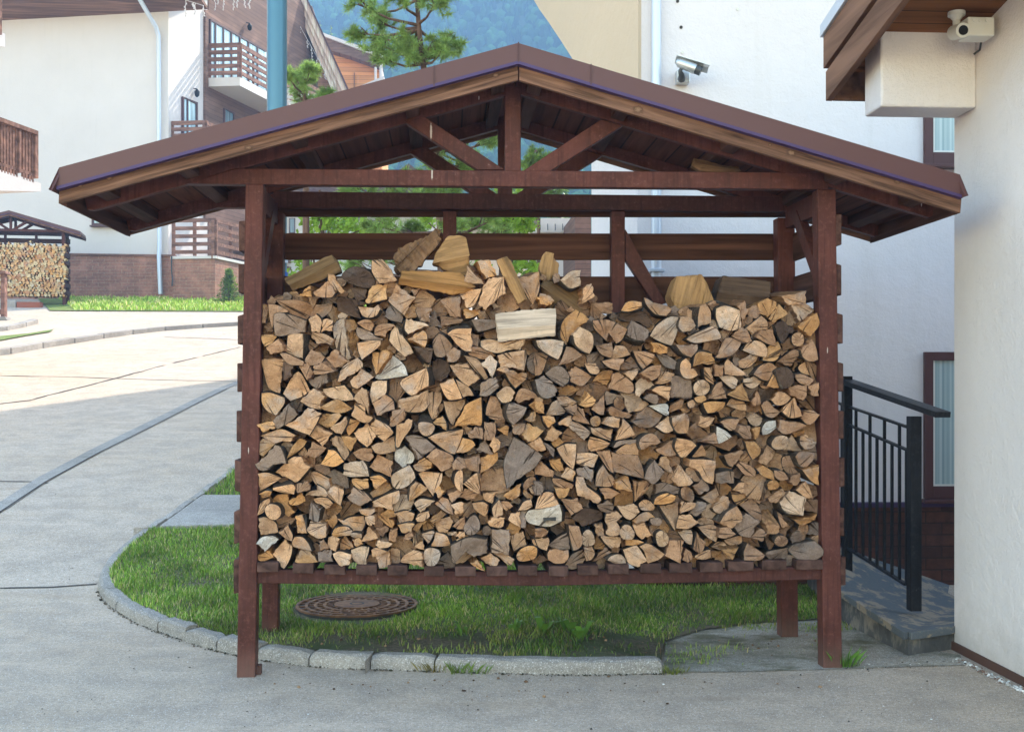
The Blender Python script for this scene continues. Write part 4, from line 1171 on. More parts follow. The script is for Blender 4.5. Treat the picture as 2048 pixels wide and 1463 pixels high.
debris('road_grit', [(G(0, 1440), G(2040, 1440), .3), (G(200, 1300), G(1900, 1380), .25), (G(0, 1100), G(190, 1180), .4), (G(300, 900), G(100, 1000), .8), (G(1700, 1340), G(1940, 1320), .06)], 420, .002, .006, [(.06, .055, .05), (.12, .10, .08), (.7, .68, .64)], 2, 'scattered dark and pale grit lying on the concrete')
debris('wall_rubble', [(G(1915, 1318), G(2048, 1385), .018)], 160, .004, .012, [(.72, .70, .66), (.20, .13, .10), (.40, .37, .33)], 3, 'crumbled plaster and gravel along the foot of the right wall')
debris('leaf_litter', [(G(640, 1170), G(700, 1195), .05)], 1, .003, .004, [(.1, .08, .05)], 4, 'dry crumbs by the kerb') if False else None

debris('bark_chips', [(G(560, 1300), G(1300, 1318), .10), (G(1330, 1330), G(1640, 1275), .12), (G(540, 1372), G(1640, 1372), .16)], 170, .003, .010, [(.16, .095, .055), (.30, .19, .11), (.07, .045, .03)], 8, 'brown bark chips and wood crumbs fallen in front of the firewood stack')
bc = bpy.data.objects['bark_chips']
for v_ in bc.data.vertices:
    if inside(np.array([v_.co.x]), np.array([v_.co.y]), poly)[0]: v_.co.z += .085
# ================================================================== THE WOODSHED
YF = 6.15; YR = 6.92
shed = thing('woodshed', 'large brown timber firewood shed in the centre, full of split logs', 'woodshed', G(1080, 1345), 'roofed firewood sheds')
def sp(name, mb, m, bev=0.004, parent=shed, label=None):
    o = mb.build(name, m, parent, bev, fix=True)
    if label: o['label'] = label
    return o
D = 0.1
def leg(b0, b1, t0, t1, Y, zoff=0.0):
    (xa, ya), (xb, yb) = b0, b1; (ta, tya), (tb, tyb) = t0, t1
    mb = MB(); A = P(xa, ya, Y - D / 2); B = P(xb, yb, Y - D / 2); Cc = P(tb, tyb, Y - D / 2); Dd = P(ta, tya, Y - D / 2)
    A.z -= zoff; B.z -= zoff
    mb.prism([A, B, Cc, Dd], (0, D, 0)); return mb
sp('post', leg((473, 1354), (510, 1354), (491, 368), (527, 368), YF, 0.02), M['paint'], 0.006)
sp('post', leg((1647, 1335), (1685, 1335), (1635, 378), (1672, 378), YF, 0.02), M['paint'], 0.006)
sp('post', leg((523, 1262), (555, 1262), (530, 425), (567, 425), YR, 0.05), M['paint'], 0.006)
sp('post', leg((1563, 1270), (1597, 1270), (1555, 435), (1590, 435), YR, 0.05), M['paint'], 0.006)
# metal feet
for px in (514,):
    mb = MB(); a = P(px, 1345, YF); mb.box((a.x - .015, YF, 0), (a.x + .02, YF + .05, .05)); sp('foot_bracket', mb, M['paint_dark'], 0.003)
# rear studs
mb = MB(); qp(mb, [(886, 1160), (913, 1160), (913, 422), (886, 422)], YR - .04, .08); sp('stud', mb, M['paint'])
mb = MB(); qp(mb, [(1223, 1160), (1250, 1160), (1250, 422), (1223, 422)], YR - .04, .08); sp('stud', mb, M['paint'])
mb = MB(); qp(mb, [(1251, 458), (1251, 520), (1312, 612), (1332, 606)], YR - .03, .06); sp('brace', mb, M['paint'])
# truss members, front and rear copy
VX, VY = 890.0, 775.0
kr = YF / YR
def sc_(pts, k): return [(VX + (x - VX) * k, VY + (y - VY) * k) for x, y in pts]
FT = dict(
    chord=[(372, 367), (1660, 378), (1640, 345), (1600, 344.5), (470, 336.5), (440, 345)],
    king=[(1010, 342), (1042, 342), (1042, 172), (1010, 172)],
    brl=[(808, 242), (848, 232), (1010, 339), (955, 339)],
    brr=[(1203, 238), (1247, 250), (1100, 342), (1045, 342)],
    topl=[(172, 418), (165, 388), (1028, 146), (1031, 184), (186, 419)],
    topr=[(1031, 184), (1034, 146), (1870, 398), (1871, 428), (1862, 434)])
def truss(Y, k, s_=1.0):
    w = 0.07
    for nm, key, dy in (('tie_beam', 'chord', 0), ('king_post', 'king', .006), ('truss_brace', 'brl', .003), ('truss_brace', 'brr', .003), ('rafter', 'topl', .009), ('rafter', 'topr', .009)):
        pts = FT[key]
        if nm == 'rafter' and k != 1:
            pass
        mb = MB(); base = [P(x, y, YF - .05) for x, y in pts]
        mb.prism([Vector((p.x, Y - w / 2 + dy, p.z)) for p in base], (0, w - 2 * dy, 0))
        sp(nm, mb, M['paint'], 0.004)
truss(YF - .01, 1)
truss(YR + .01, kr)
# rear top board and beam under rear truss chord
cz = P(900, 368, YF - .05).z
def xz(px, py, Y): p = P(px, py, Y); return p.x, p.z
mb = MB(); x0, _ = xz(548, 420, YR); x1, _ = xz(1572, 420, YR)
zt = P(900, 412, YR).z
mb.prism([(x0, YR - .03, P(900, 417, YR - .03).z - .0), (x1, YR - .03, P(900, 417, YR - .03).z), (x1, YR - .03, P(900, 386, YR - .03).z), (x0, YR - .03, P(900, 386, YR - .03).z)], (0, .06, 0)); sp('rear_beam', mb, M['paint_dark'])
# side top beams and side braces
for a, b in (((509, 392), (549, 428)), ((1653, 402), (1575, 436))):
    mb = MB(); A = P(a[0], a[1], YF + .05); B = P(b[0], b[1], YR - .05); B.x = A.x
    bar(mb, A, B, .06, .13); sp('side_beam', mb, M['paint'])
for xx, za, zb in ((1648, 432, 585), (513, 432, 600)):
    mb = MB(); A = P(xx, zb, YF + .06); B = Vector((A.x, YR - .25, P(xx, za, YR - .25).z))
    A2 = Vector((A.x, YF + .03, A.z)); bar(mb, A2, B, .05, .09); sp('side_brace', mb, M['paint'])
# fascia boards
yF0 = 5.83; yB0 = 7.03
FL = [(117, 407), (118, 372), (1036, 121), (1036, 160)]
FR = [(1038.5, 160), (1038.5, 121), (1924, 388), (1921, 426)]
for i, f in enumerate((FL, FR)):
    mb = MB(); qp(mb, f, yF0, .03); sp('fascia_board', mb, M['fascia%d' % i] if ('fascia%d' % i) in M else M['board'], 0.002)
fz = [[P(x, y, yF0) for x, y in f] for f in (FL, FR)]
for f in fz:
    mb = MB(); mb.prism([Vector((p.x, yB0, p.z)) for p in f], (0, .03, 0)); sp('rear_fascia_board', mb, M['board'], 0.002)
# eave boards along the sides
for f, k0, k1 in ((fz[0], 0, 1), (fz[1], 3, 2)):
    mb = MB(); a = f[k0]; b = f[k1]; s_ = 1 if k0 == 0 else -1
    mb.prism([Vector((a.x, yF0 + .032, a.z)), Vector((a.x + .03 * s_, yF0 + .032, a.z - .008)), Vector((b.x + .03 * s_, yF0 + .032, b.z + .004)), Vector((b.x, yF0 + .032, b.z))], (0, yB0 - yF0 - .034, 0)); sp('eave_board', mb, M['slat_y'], 0.002)
# rear third rafter pair just inside the rear fascia, deck, purlins, sheet roof
pk = P(1037, 121, yF0); lf = fz[0][1]; rf = fz[1][2]
sl_l = (pk.z - lf.z) / (pk.x - lf.x); sl_r = (pk.z - rf.z) / (rf.x - pk.x)
def roofz(x): return pk.z - (pk.x - x) * sl_l if x < pk.x else pk.z - (x - pk.x) * sl_r
for side in (0, 1):
    xe = lf.x + .03 if side == 0 else rf.x - .03
    mb = MB()
    mb.prism([(pk.x, yF0 + .035, roofz(pk.x) - .022), (xe, yF0 + .035, roofz(xe) - .022), (xe, yF0 + .035, roofz(xe) - .002), (pk.x, yF0 + .035, roofz(pk.x) - .002)], (0, yB0 - yF0 - .04, 0)); sp('roof_deck', mb, M['deck'], 0)
    for q in (0.02, 0.24, 0.5, 0.75, 0.93):
        x = pk.x + (xe - pk.x) * q + (-.05 if side == 0 else .05) * (q < .1); w = .035
        mb = MB(); mb.prism([(x - w, yF0 + .04, roofz(x - w) - .075), (x + w, yF0 + .04, roofz(x + w) - .075), (x + w, yF0 + .04, roofz(x + w) - .024), (x - w, yF0 + .04, roofz(x - w) - .024)], (0, yB0 - yF0 - .05, 0)); sp('purlin', mb, M['slat_y'], 0.003)
    # sheet covering with front trim
    mb = MB()
    xo = P(99, 372, 5.74).x if side == 0 else P(1936, 392, 5.74).x
    zo = P(99, 372, 5.74).z if side == 0 else P(1936, 392, 5.74).z
    x_ = [pk.x, xe, xo]
    top = [P(1036, 86, 5.79), (P(118, 335, 5.79) if side == 0 else P(1920, 349, 5.79))]
    eb = P(97, 379, 5.74) if side == 0 else P(1937, 391, 5.74)
    lo = [P(1036, 122, 5.79), (P(113, 373, 5.79) if side == 0 else P(1925, 390, 5.79))]
    Yb = yB0 + .06
    T0, T1 = top; L0, L1 = lo
    # front trim face, upper sheet, eave drip, thickness by folding back
    v = [T0, T1, eb, L1, L0]
    mb.prism(v, (0, .012, 0))
    zt0 = T0.z; zt1 = T1.z
    mb.prism([T0 + Vector((0, .012, 0)), T1 + Vector((0, .012, 0)), T1 + Vector((0, .012, -.012)), T0 + Vector((0, .012, -.012))], (0, Yb - T0.y - .012, 0))
    e1 = Vector((eb.x, eb.y + .012, eb.z)); e2 = T1 + Vector((0, .012, 0))
    mb.prism([e2, e1, e1 + Vector((.012 * (1 if side == 0 else -1), 0, -.004)), e2 + Vector((.012 * (1 if side == 0 else -1), 0, -.012))], (0, Yb - T0.y - .012, 0))
    o = sp('roof_sheet', mb, M['trim'], 0.0)
    # purple folded lip under the trim
    mb = MB(); dn = Vector((0, 0, -.016)); f_ = Vector((0, -.004, 0))
    mb.prism([L0 + f_, L1 + f_, L1 + f_ + dn, L0 + f_ + dn], (0, .05, 0)); sp('trim_lip', mb, M['lip'], 0)
# ridge cap joint seams
for px, y0, y1 in ((1036.5, 84, 124), (868, 131, 172), (1182, 128, 170)):
    mb = MB(); qp(mb, [(px - 1.2, y1), (px + 1.2, y1), (px + 1.6, y0), (px - .8, y0)], 5.785, .004); sp('trim_seam', mb, M['brown_trim'], 0)
# slats ---- rear
for ya, yb in ((466, 519), (552, 605), (638, 691), (724, 777), (810, 863), (896, 949), (982, 1035), (1068, 1121)):
    mb = MB(); qp(mb, [(536, yb), (1590, yb + 1), (1590, ya + 1), (536, ya)], 6.985, .025); sp('back_slat', mb, M['slat'], 0.003)
mb = MB(); qp(mb, [(548, 433), (1575, 434), (1575, 410), (548, 410)], 6.985, .025); sp('back_slat', mb, M['slat'], 0.003)
# side slats: short boards running back from just in front of the posts
rnd = random.Random(7)
for i in range(9):
    y0 = 430 + i * 98.5 if i else 430
    ly = [(440, 500), (527, 585), (627, 684), (725, 783), (822, 885), (923, 985), (1020, 1085), (1118, 1186)]
    ry = [(428, 490), (525, 586), (625, 683), (723, 780), (822, 878), (918, 975), (1015, 1072), (1115, 1172)]
    if i >= 8: break
    for side, (ya, yb) in ((0, ly[i]), (1, ry[i])):
        t_ = (yb + ya) / 2; fx = (492 - (t_ - 368) * 17 / 987) if side == 0 else (1671.5 + (t_ - 378) * 13 / 957)
        a = P(fx, yb, YF - .06); b = P(fx, ya, YF - .06); w = .035 * (-1 if side == 0 else 1)
        j = rnd.uniform(-.012, .012)
        mb = MB()
        p0 = Vector((a.x + w * .02, YF - .02 + rnd.uniform(-.03, .0), a.z))
        mb.prism([p0, Vector((p0.x + w, p0.y, a.z + j)), Vector((p0.x + w, p0.y, b.z + j)), Vector((p0.x, p0.y, b.z))], (0, YR + .1 - p0.y, 0)); sp('side_slat', mb, M['slat_y'], 0.005)
# bench: beams and slats
mb = MB(); mb.prism([P(512, 1166, YF - .03), P(1080, 1171, YF - .03), P(1647, 1158, YF - .03), P(1647, 1132, YF - .03), P(1080, 1143, YF - .03), P(512, 1138, YF - .03)], (0, .07, 0)); sp('bench_beam', mb, M['paint_dark'])
mb = MB(); p0 = P(512, 1166, YF - .03); p1 = P(1647, 1158, YF - .03)
mb.box((p0.x + .05, YR - .1, p0.z), (p1.x - .02, YR - .02, p0.z + .12)); sp('bench_beam', mb, M['paint_dark'])
SX = [(514,556),(585,627),(648,690),(712,754),(775,815),(848,888),(910,952),(973,1015),(1036,1075),(1098,1137),(1156,1197),(1216,1258),(1281,1323),(1339,1385),(1400,1446),(1457,1508),(1525,1573),(1593,1646)]
def sy(x): return float(np.interp(x, [514, 700, 1100, 1300, 1646], [1143, 1150, 1152, 1146, 1138]))
for a, b in SX:
    yb = sy((a + b) / 2) + rnd.uniform(-1, 1); mb = MB()
    p = [P(a, yb, YF - .075), P(b, yb + rnd.uniform(-1, 1), YF - .075), P(b, yb - 20, YF - .075), P(a, yb - 20, YF - .075)]
    mb.prism(p, (rnd.uniform(-.02, .02), YR + .03 - YF + .07, 0)); sp('bench_slat', mb, M['slat_end'], 0.004)

# ================================================================== FIREWOOD
def m_end():
    m = mat('log_end_grain', (0.5, 0.3, 0.16), 0.85, 0, 0.2); t = NT(m)
    vc = t.n('ShaderNodeVertexColor'); vc.layer_name = 'tint'
    uv = t.n('ShaderNodeUVMap'); uv.uv_map = 'UVMap'
    pos = t.coord('pos')
    ln = t.n('ShaderNodeVectorMath'); ln.operation = 'LENGTH'
    nz = t.noise(pos, 28, 4, 0.6)
    t.l(uv.outputs[0], ln.inputs[0])
    rr = t.math('ADD', t.math('MULTIPLY', ln.outputs['Value'], 900.0), t.math('MULTIPLY', nz, 9.0))
    ring = t.math('SINE', rr)
    sp_ = t.n('ShaderNodeSeparateXYZ'); t.l(uv.outputs[0], sp_.inputs[0])
    ang = t.math('ARCTAN2', sp_.outputs[1], sp_.outputs[0])
    an = t.n('ShaderNodeTexNoise'); an.noise_dimensions = '2D'; an.inputs['Scale'].default_value = 1.0; an.inputs['Detail'].default_value = 3
    cb = t.n('ShaderNodeCombineXYZ'); t.l(t.math('MULTIPLY', ang, 7.0), cb.inputs[0]); t.l(t.math('ADD', t.math('MULTIPLY', ln.outputs['Value'], 3.0), t.math('MULTIPLY', vc.outputs['Alpha'], 50.0)), cb.inputs[1]); t.l(cb.outputs[0], an.inputs['Vector'])
    crack = t.fr(an.outputs['Fac'], 0.655, 0.675, 0, 0.85)
    rays = t.fr(an.outputs['Fac'], 0.35, 0.65, 0, 0.22)
    big = t.noise(pos, 9, 6, 0.65, 0.5); fine = t.noise(pos, 160, 5, 0.75)
    str_ = t.noise(t.coord('pos', (30, 30, 220), (0, R(20), 0)), 1, 4, 0.6)
    col = vc.outputs['Color']
    dk = t.mix(1.0, col, (0.52, 0.46, 0.42), 'MULTIPLY')
    lt = t.mix(1.0, col, (1.3, 1.3, 1.32), 'MULTIPLY')
    c = t.mix(t.fr(ring, -1, 1, 0, 0.42), col, dk)
    c = t.mix(t.fr(big, 0.48, 0.66, 0, 0.85), c, dk)
    c = t.mix(t.fr(t.noise(t.coord('pos', (1, 1, 1.7)), 13, 4), 0.52, 0.72, 0, 0.6), c, lt)
    gr = t.n('ShaderNodeHueSaturation'); gr.inputs['Saturation'].default_value = 0.5; gr.inputs['Value'].default_value = 0.75; t.l(c, gr.inputs['Color'])
    c = t.mix(t.fr(t.noise(pos, 5.5, 5, .6), 0.52, 0.66, 0, 0.85), c, gr.outputs[0])
    c = t.mix(rays, c, dk)
    c = t.mix(t.fr(str_, 0.5, 0.7, 0, 0.35), c, dk)
    c = t.mix(t.fr(fine, 0.50, 0.66, 0, 0.75), c, dk); dd = t.noise(pos, 45, 5, .7); c = t.mix(t.fr(dd, 0.58, 0.7, 0, 0.8), c, t.mix(1.0, dk, (.6, .55, .5), 'MULTIPLY')); c = t.mix(t.fr(dd, 0.3, 0.42, 0.55, 0), c, lt)
    c = t.mix(crack, c, (0.035, 0.02, 0.012))
    h = t.math('ADD', t.math('MULTIPLY', str_, 0.8), t.math('SUBTRACT', fine, t.math('MULTIPLY', crack, 3.0)))
    t.out(c, t.bump(h, 0.8, 0.006, t.bump(dd, 0.5, 0.012, t.bump(big, 0.6, 0.03)))); return m
def m_side(name, mul, bark=False):
    m = mat(name, (0.3, 0.2, 0.12), 0.9, 0, 0.15); t = NT(m)
    vc = t.n('ShaderNodeVertexColor'); vc.layer_name = 'tint'
    a = t.noise(t.coord('obj', (55, 3, 55)), 1, 7, 0.65, 0.4); b = t.noise(t.coord('obj'), 9, 5, 0.6); f = t.noise(t.coord('obj'), 70, 5, .7)
    if bark:
        c = t.mix(t.fr(f, 0.35, 0.65), (0.022, 0.015, 0.011), (0.11, 0.078, 0.055)); c = t.mix(t.fr(b, 0.56, 0.70, 0, 0.8), c, (0.20, 0.18, 0.15))
    else:
        base = t.mix(1.0, vc.outputs['Color'], mul, 'MULTIPLY'); dk = t.mix(1.0, base, (0.40, 0.36, 0.33), 'MULTIPLY')
        c = t.mix(t.fr(a, 0.4, 0.66), dk, base); c = t.mix(t.fr(b, 0.5, 0.7, 0, 0.55), c, (0.12, 0.075, 0.045))
    t.out(c, t.bump(t.math('ADD', a, f), 0.8, 0.008 if bark else 0.005)); return m
M['end'] = m_end(); M['split'] = m_side('split_wood', (0.80, 0.74, 0.66)); M['bark'] = m_side('bark', (1, 1, 1), True)
TINT = dict(t=(.70, .415, .235), o=(.70, .375, .16), b=(.50, .29, .17), g=(.37, .26, .195), p=(.77, .53, .36), w=(.78, .69, .60), d=(.15, .095, .068), m=(.76, .64, .53))
WORD = dict(t='tan', o='orange', b='brown', g='grey', p='pale', w='whitish', d='dark', m='pale')
def fan_log(mb, pts, Yf, L, rnd, tint, boff=(0, 0), roundlog=False, uv=None, taper=1.0, rough=1.0):
    """pts: world XZ outline of the sawn face; extruded back along Y"""
    if not roundlog:
        pass
    n0 = len(pts); ar = sum(pts[i][0] * pts[(i + 1) % n0][1] - pts[(i + 1) % n0][0] * pts[i][1] for i in range(n0))
    if ar < 0: pts = pts[::-1]
    cx = sum(p[0] for p in pts) / n0; cz_ = sum(p[1] for p in pts) / n0
    # which corners belong to a bark arc
    def turn(i):
        a = pts[i - 1]; b = pts[i]; c = pts[(i + 1) % n0]
        t1 = math.atan2(b[1] - a[1], b[0] - a[0]); t2 = math.atan2(c[1] - b[1], c[0] - b[0]); d = (t2 - t1) % (2 * math.pi)
        return d if d < math.pi else d - 2 * math.pi
    soft = [0 < turn(i) < R(52) or roundlog for i in range(n0)]
    # dense outline
    out = []; bark = []
    for i in range(n0):
        a = pts[i]; b = pts[(i + 1) % n0]; pa = pts[i - 1]; nb = pts[(i + 2) % n0]
        ln = math.hypot(b[0] - a[0], b[1] - a[1]); k = max(2, int(ln / 0.011)); curved = soft[i] or soft[(i + 1) % n0]
        isb = curved
        nx_, nz_ = (b[1] - a[1]) / max(ln, 1e-6), -(b[0] - a[0]) / max(ln, 1e-6)
        bow = rnd.uniform(-.05, .05) * ln * (0 if curved else 1)
        for q in range(k):
            u = q / k
            if curved:
                m0 = ((b[0] - pa[0]) / 2, (b[1] - pa[1]) / 2) if soft[i] else (b[0] - a[0], b[1] - a[1])
                m1 = ((nb[0] - a[0]) / 2, (nb[1] - a[1]) / 2) if soft[(i + 1) % n0] else (b[0] - a[0], b[1] - a[1])
                h00 = 2 * u**3 - 3 * u**2 + 1; h10 = u**3 - 2 * u**2 + u; h01 = -2 * u**3 + 3 * u**2; h11 = u**3 - u**2
                x = h00 * a[0] + h10 * m0[0] + h01 * b[0] + h11 * m1[0]; z = h00 * a[1] + h10 * m0[1] + h01 * b[1] + h11 * m1[1]
            else:
                x = a[0] + (b[0] - a[0]) * u; z = a[1] + (b[1] - a[1]) * u
                w_ = bow * 4 * u * (1 - u) + ((rnd.uniform(-.0028, .0028) + .0035 * math.sin(u * 9 + i * 2.3 + cx * 40) * math.sin(math.pi * u)) * rough if 0 < q else 0); x += nx_ * w_; z += nz_ * w_
            out.append((x, z)); bark.append(isb)
    n = len(out)
    tx = rnd.uniform(-.38, .38); tz = rnd.uniform(-.32, .32)
    fy = lambda x, z: Yf + (x - cx) * tx + (z - cz_) * tz
    def ring(s_, dy, jy, ox=0, oz=0, j=0):
        return [(cx + (x - cx) * s_ + ox, fy(x, z) + dy + rnd.uniform(-jy, jy), cz_ + (z - cz_) * s_ + oz) for x, z in out]
    bx, bz = boff
    R_ = [ring(.50, -.002, .0015), ring(.80, -.001, .0012), ring(.955, 0, .001), ring(1.0, .004, .0015)]
    rs = []
    for f_ in (.12, .45, 1.0):
        k_ = 1 + (taper - 1) * f_
        wob = [rnd.uniform(-.002, .002) * rough for _ in range(n)]
        rs.append([(cx + (x - cx) * (k_ + wob[i] * 4) + bx * f_, fy(x, z) * (1 - f_) + Yf * f_ + L * f_, cz_ + (z - cz_) * (k_ + wob[i] * 4) + bz * f_) for i, (x, z) in enumerate(out)])
    R_ += rs
    vs = [v for r_ in R_ for v in r_] + [(cx, Yf - .002, cz_)]
    o = len(mb.v); mb.v += vs
    pith = uv
    if uv is None:
        # pith: sharpest corner for wedges, centre for rounds
        if roundlog: pith = (cx + rnd.uniform(-.006, .006), cz_ + rnd.uniform(-.006, .006))
        else:
            i = max(range(n0), key=lambda q: turn(q)); pith = (pts[i][0] * .93 + cx * .07 + rnd.uniform(-.01, .01), pts[i][1] * .93 + cz_ * .07)
    mb.uv = getattr(mb, 'uv', []); mb.tc = getattr(mb, 'tc', [])
    al = rnd.random()
    for v in vs: mb.uv.append((v[0] - pith[0], v[2] - pith[1])); mb.tc.append((*tint, al))
    for i in range(n):
        j = (i + 1) % n
        mb.f.append((o + i, o + j, o + len(vs) - 1)[::-1] if False else (o + len(vs) - 1, o + i, o + j)); mb.m.append(0); mb.sm.append(False)
        for r_ in range(len(R_) - 1):
            a0 = o + r_ * n; a1 = a0 + n
            mm = 0 if r_ < 2 else ((2 if bark[i] else 0) if r_ == 2 else (2 if bark[i] else 1))
            mb.f.append((a0 + i, a1 + i, a1 + j, a0 + j)); mb.m.append(mm); mb.sm.append(False)
    last = o + (len(R_) - 1) * n
    mb.f.append(tuple(last + i for i in range(n))[::-1]); mb.m.append(1); mb.sm.append(False)
    return (cx, cz_)
def log_mesh(mb, name, origin):
    me = bpy.data.meshes.new(name); O = Vector(origin)
    me.from_pydata([tuple(Vector(v) - O) for v in mb.v], [], mb.f)
    for k in ('end', 'split', 'bark'): me.materials.append(M[k])
    me.polygons.foreach_set('material_index', mb.m)
    ca = me.color_attributes.new('tint', 'FLOAT_COLOR', 'POINT'); ca.data.foreach_set('color', np.array(mb.tc, dtype=float).ravel())
    ul = me.uv_layers.new(name='UVMap'); li = np.zeros(len(me.loops), dtype=np.int32); me.loops.foreach_get('vertex_index', li)
    ul.data.foreach_set('uv', np.array(mb.uv)[li].ravel())
    bm = bmesh.new(); bm.from_mesh(me); bmesh.ops.recalc_face_normals(bm, faces=bm.faces); bm.to_mesh(me); bm.free()
    me.update(); o = bpy.data.objects.new(name, me); o.location = O; COL.objects.link(o); return o
logs = []
ox = oy = s_ = 0
for line in LOGS.strip().split('\n'):
    if line[0] == '#': _, _, a, b, c = ('#', *line[1:].split(' '), )[:5]; ox, oy, s_ = float(a), float(b), float(c); continue
    w = line.split(); code = w[0]; off = None
    if w[-1][0] == '@': off = tuple(float(q) * 10 / s_ for q in w[-1][1:].split(',')); w = w[:-1]
    pts = [tuple(float(v) for v in q.split(',')) for q in w[1:]]
    pts = [(ox + x * 10 / s_, oy + y * 10 / s_) for x, y in pts]
    ar = abs(sum(pts[i][0] * pts[(i + 1) % len(pts)][1] - pts[(i + 1) % len(pts)][0] * pts[i][1] for i in range(len(pts)))) / 2
    logs.append((ar, code[-1], len(code) > 1, pts, off))
order = sorted(range(len(logs)), key=lambda i: -logs[i][0])
INDIV = set(order[:286])
stuff = MB()
GRP = 'split logs stacked in the central woodshed'
lp0 = P(527, 1125, YF).x; zb0 = P(1000, 1128, YF).z
used = {}
_o = 'first second third fourth fifth sixth seventh eighth ninth tenth eleventh twelfth thirteenth fourteenth fifteenth sixteenth seventeenth eighteenth nineteenth twentieth'.split()
ORD = _o + ['twenty-' + w for w in _o[:9]] + ['thirtieth'] + ['thirty-' + w for w in _o[:9]]
_cy = {i: sum(p[1] for p in logs[i][3]) / len(logs[i][3]) for i in INDIV}; _cx = {i: sum(p[0] for p in logs[i][3]) / len(logs[i][3]) for i in INDIV}
RANK = {}
for i in INDIV:
    lay = int((1128 - _cy[i]) // 42); RANK[i] = [max(lay, 0), 0]
for L_ in set(v[0] for v in RANK.values()):
    for k_, i in enumerate(sorted([q for q in RANK if RANK[q][0] == L_], key=lambda q: _cx[q])): RANK[i][1] = k_
shp = {3: 'three-cornered', 4: 'four-sided'}
for i, (ar, tone, rl, pts, off) in enumerate(logs):
    rnd = random.Random(1000 + i)
    cxp = sum(p[0] for p in pts) / len(pts); cyp = sum(p[1] for p in pts) / len(pts)
    Yf = YF - .05 + rnd.choice([-.035, -.015, 0, 0, .015, .035, .06]) + rnd.uniform(-.012, .012) + (0.02 if cyp < 640 else 0)
    g = 1.035 if ar > 350 else 1.06
    pts = [(cxp + (x - cxp) * g, cyp + (y - cyp) * g) for x, y in pts]
    W = [P(x, y, Yf) for x, y in pts]
    L = rnd.uniform(.36, .5)
    k = Yf / FPX
    boff = (rnd.uniform(-.07, .07), rnd.uniform(-.05, .06)) if off is None else (off[0] * k * 3.2, -off[1] * k * 3.2)
    v_ = rnd.uniform(.82, 1.16); tc = TINT[tone]; warm = rnd.uniform(-.06, .06)
    tc = (tc[0] * v_ * (1 + warm), tc[1] * v_, tc[2] * v_ * (1 - warm * 1.5))
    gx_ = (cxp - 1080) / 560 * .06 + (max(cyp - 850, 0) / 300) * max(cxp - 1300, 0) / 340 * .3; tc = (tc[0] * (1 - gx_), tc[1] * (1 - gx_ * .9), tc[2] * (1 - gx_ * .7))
    mb = MB() if i in INDIV else stuff
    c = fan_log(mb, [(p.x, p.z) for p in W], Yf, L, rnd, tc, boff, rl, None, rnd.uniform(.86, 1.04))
    if i in INDIV:
        o = log_mesh(mb, 'firewood_log', (c[0], Yf, c[1]))
        size = 'big' if ar > 1300 else ('medium' if ar > 650 else 'small')
        sh = 'round' if rl else shp.get(len(pts), 'many-sided')
        if off is not None: sh = 'slanting ' + sh
        cm = int(round((c[0] - lp0) * 100)); ch = int(round((c[1] - zb0) * 100))
        if tone == 'm': lb = 'big pale round log with dark slot-shaped rot mark, low in middle of stack'
        else:
            lb = '%s %s %s log, %s from left in the %s layer above the slats' % (size, WORD[tone], sh, ORD[RANK[i][1]], ORD[RANK[i][0]])
            if tone == 't' and off is None and RANK[i][1] == 0: lb = lb.replace(ORD[0] + ' from left', 'beside the left post')
        used[lb] = 1
        lb = lb if len(lb.replace('-', ' ').split()) <= 16 else lb.replace('slanting ', '')
        tag(o, lb, 'log', GRP)
        if tone == 'm':
            c0 = Yf; mk = MB(); qp(mk, [(1087.5, 1037), (1112, 1034), (1112, 1041), (1104, 1041), (1098, 1040), (1092, 1041), (1090, 1046)], c0 - .05, .06)
            WORLD[o.name] = Vector((c[0], Yf, c[1])); ob = mk.build('rot_mark', M['joint'], o)
# fillers: small pieces deeper in the gaps
for q, (x, y, r_) in enumerate([tuple(int(v) for v in w.split(',')) for w in FILL.split()]):
    rnd = random.Random(5000 + q); n = rnd.choice([3, 4, 4, 5, 5, 6]); a0 = rnd.uniform(0, 6.28)
    Yf = YF + rnd.uniform(.0, .09)
    x = min(max(x, 520 + r_ * .5), 1640 - r_ * .5)
    pts = []
    for j in range(n):
        a = a0 + (j + rnd.uniform(-.25, .25)) / n * 6.283; rr = r_ * rnd.uniform(1.0, 1.6)
        pts.append((x + math.cos(a) * rr, y + math.sin(a) * rr))
    W = [P(a, b, Yf) for a, b in pts]
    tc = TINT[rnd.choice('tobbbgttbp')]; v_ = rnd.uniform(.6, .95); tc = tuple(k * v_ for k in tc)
    fan_log(stuff, [(p.x, p.z) for p in W], Yf, rnd.uniform(.3, .42), rnd, tc, (rnd.uniform(-.02, .02), rnd.uniform(-.02, .02)), rnd.random() < .12, None, .92)
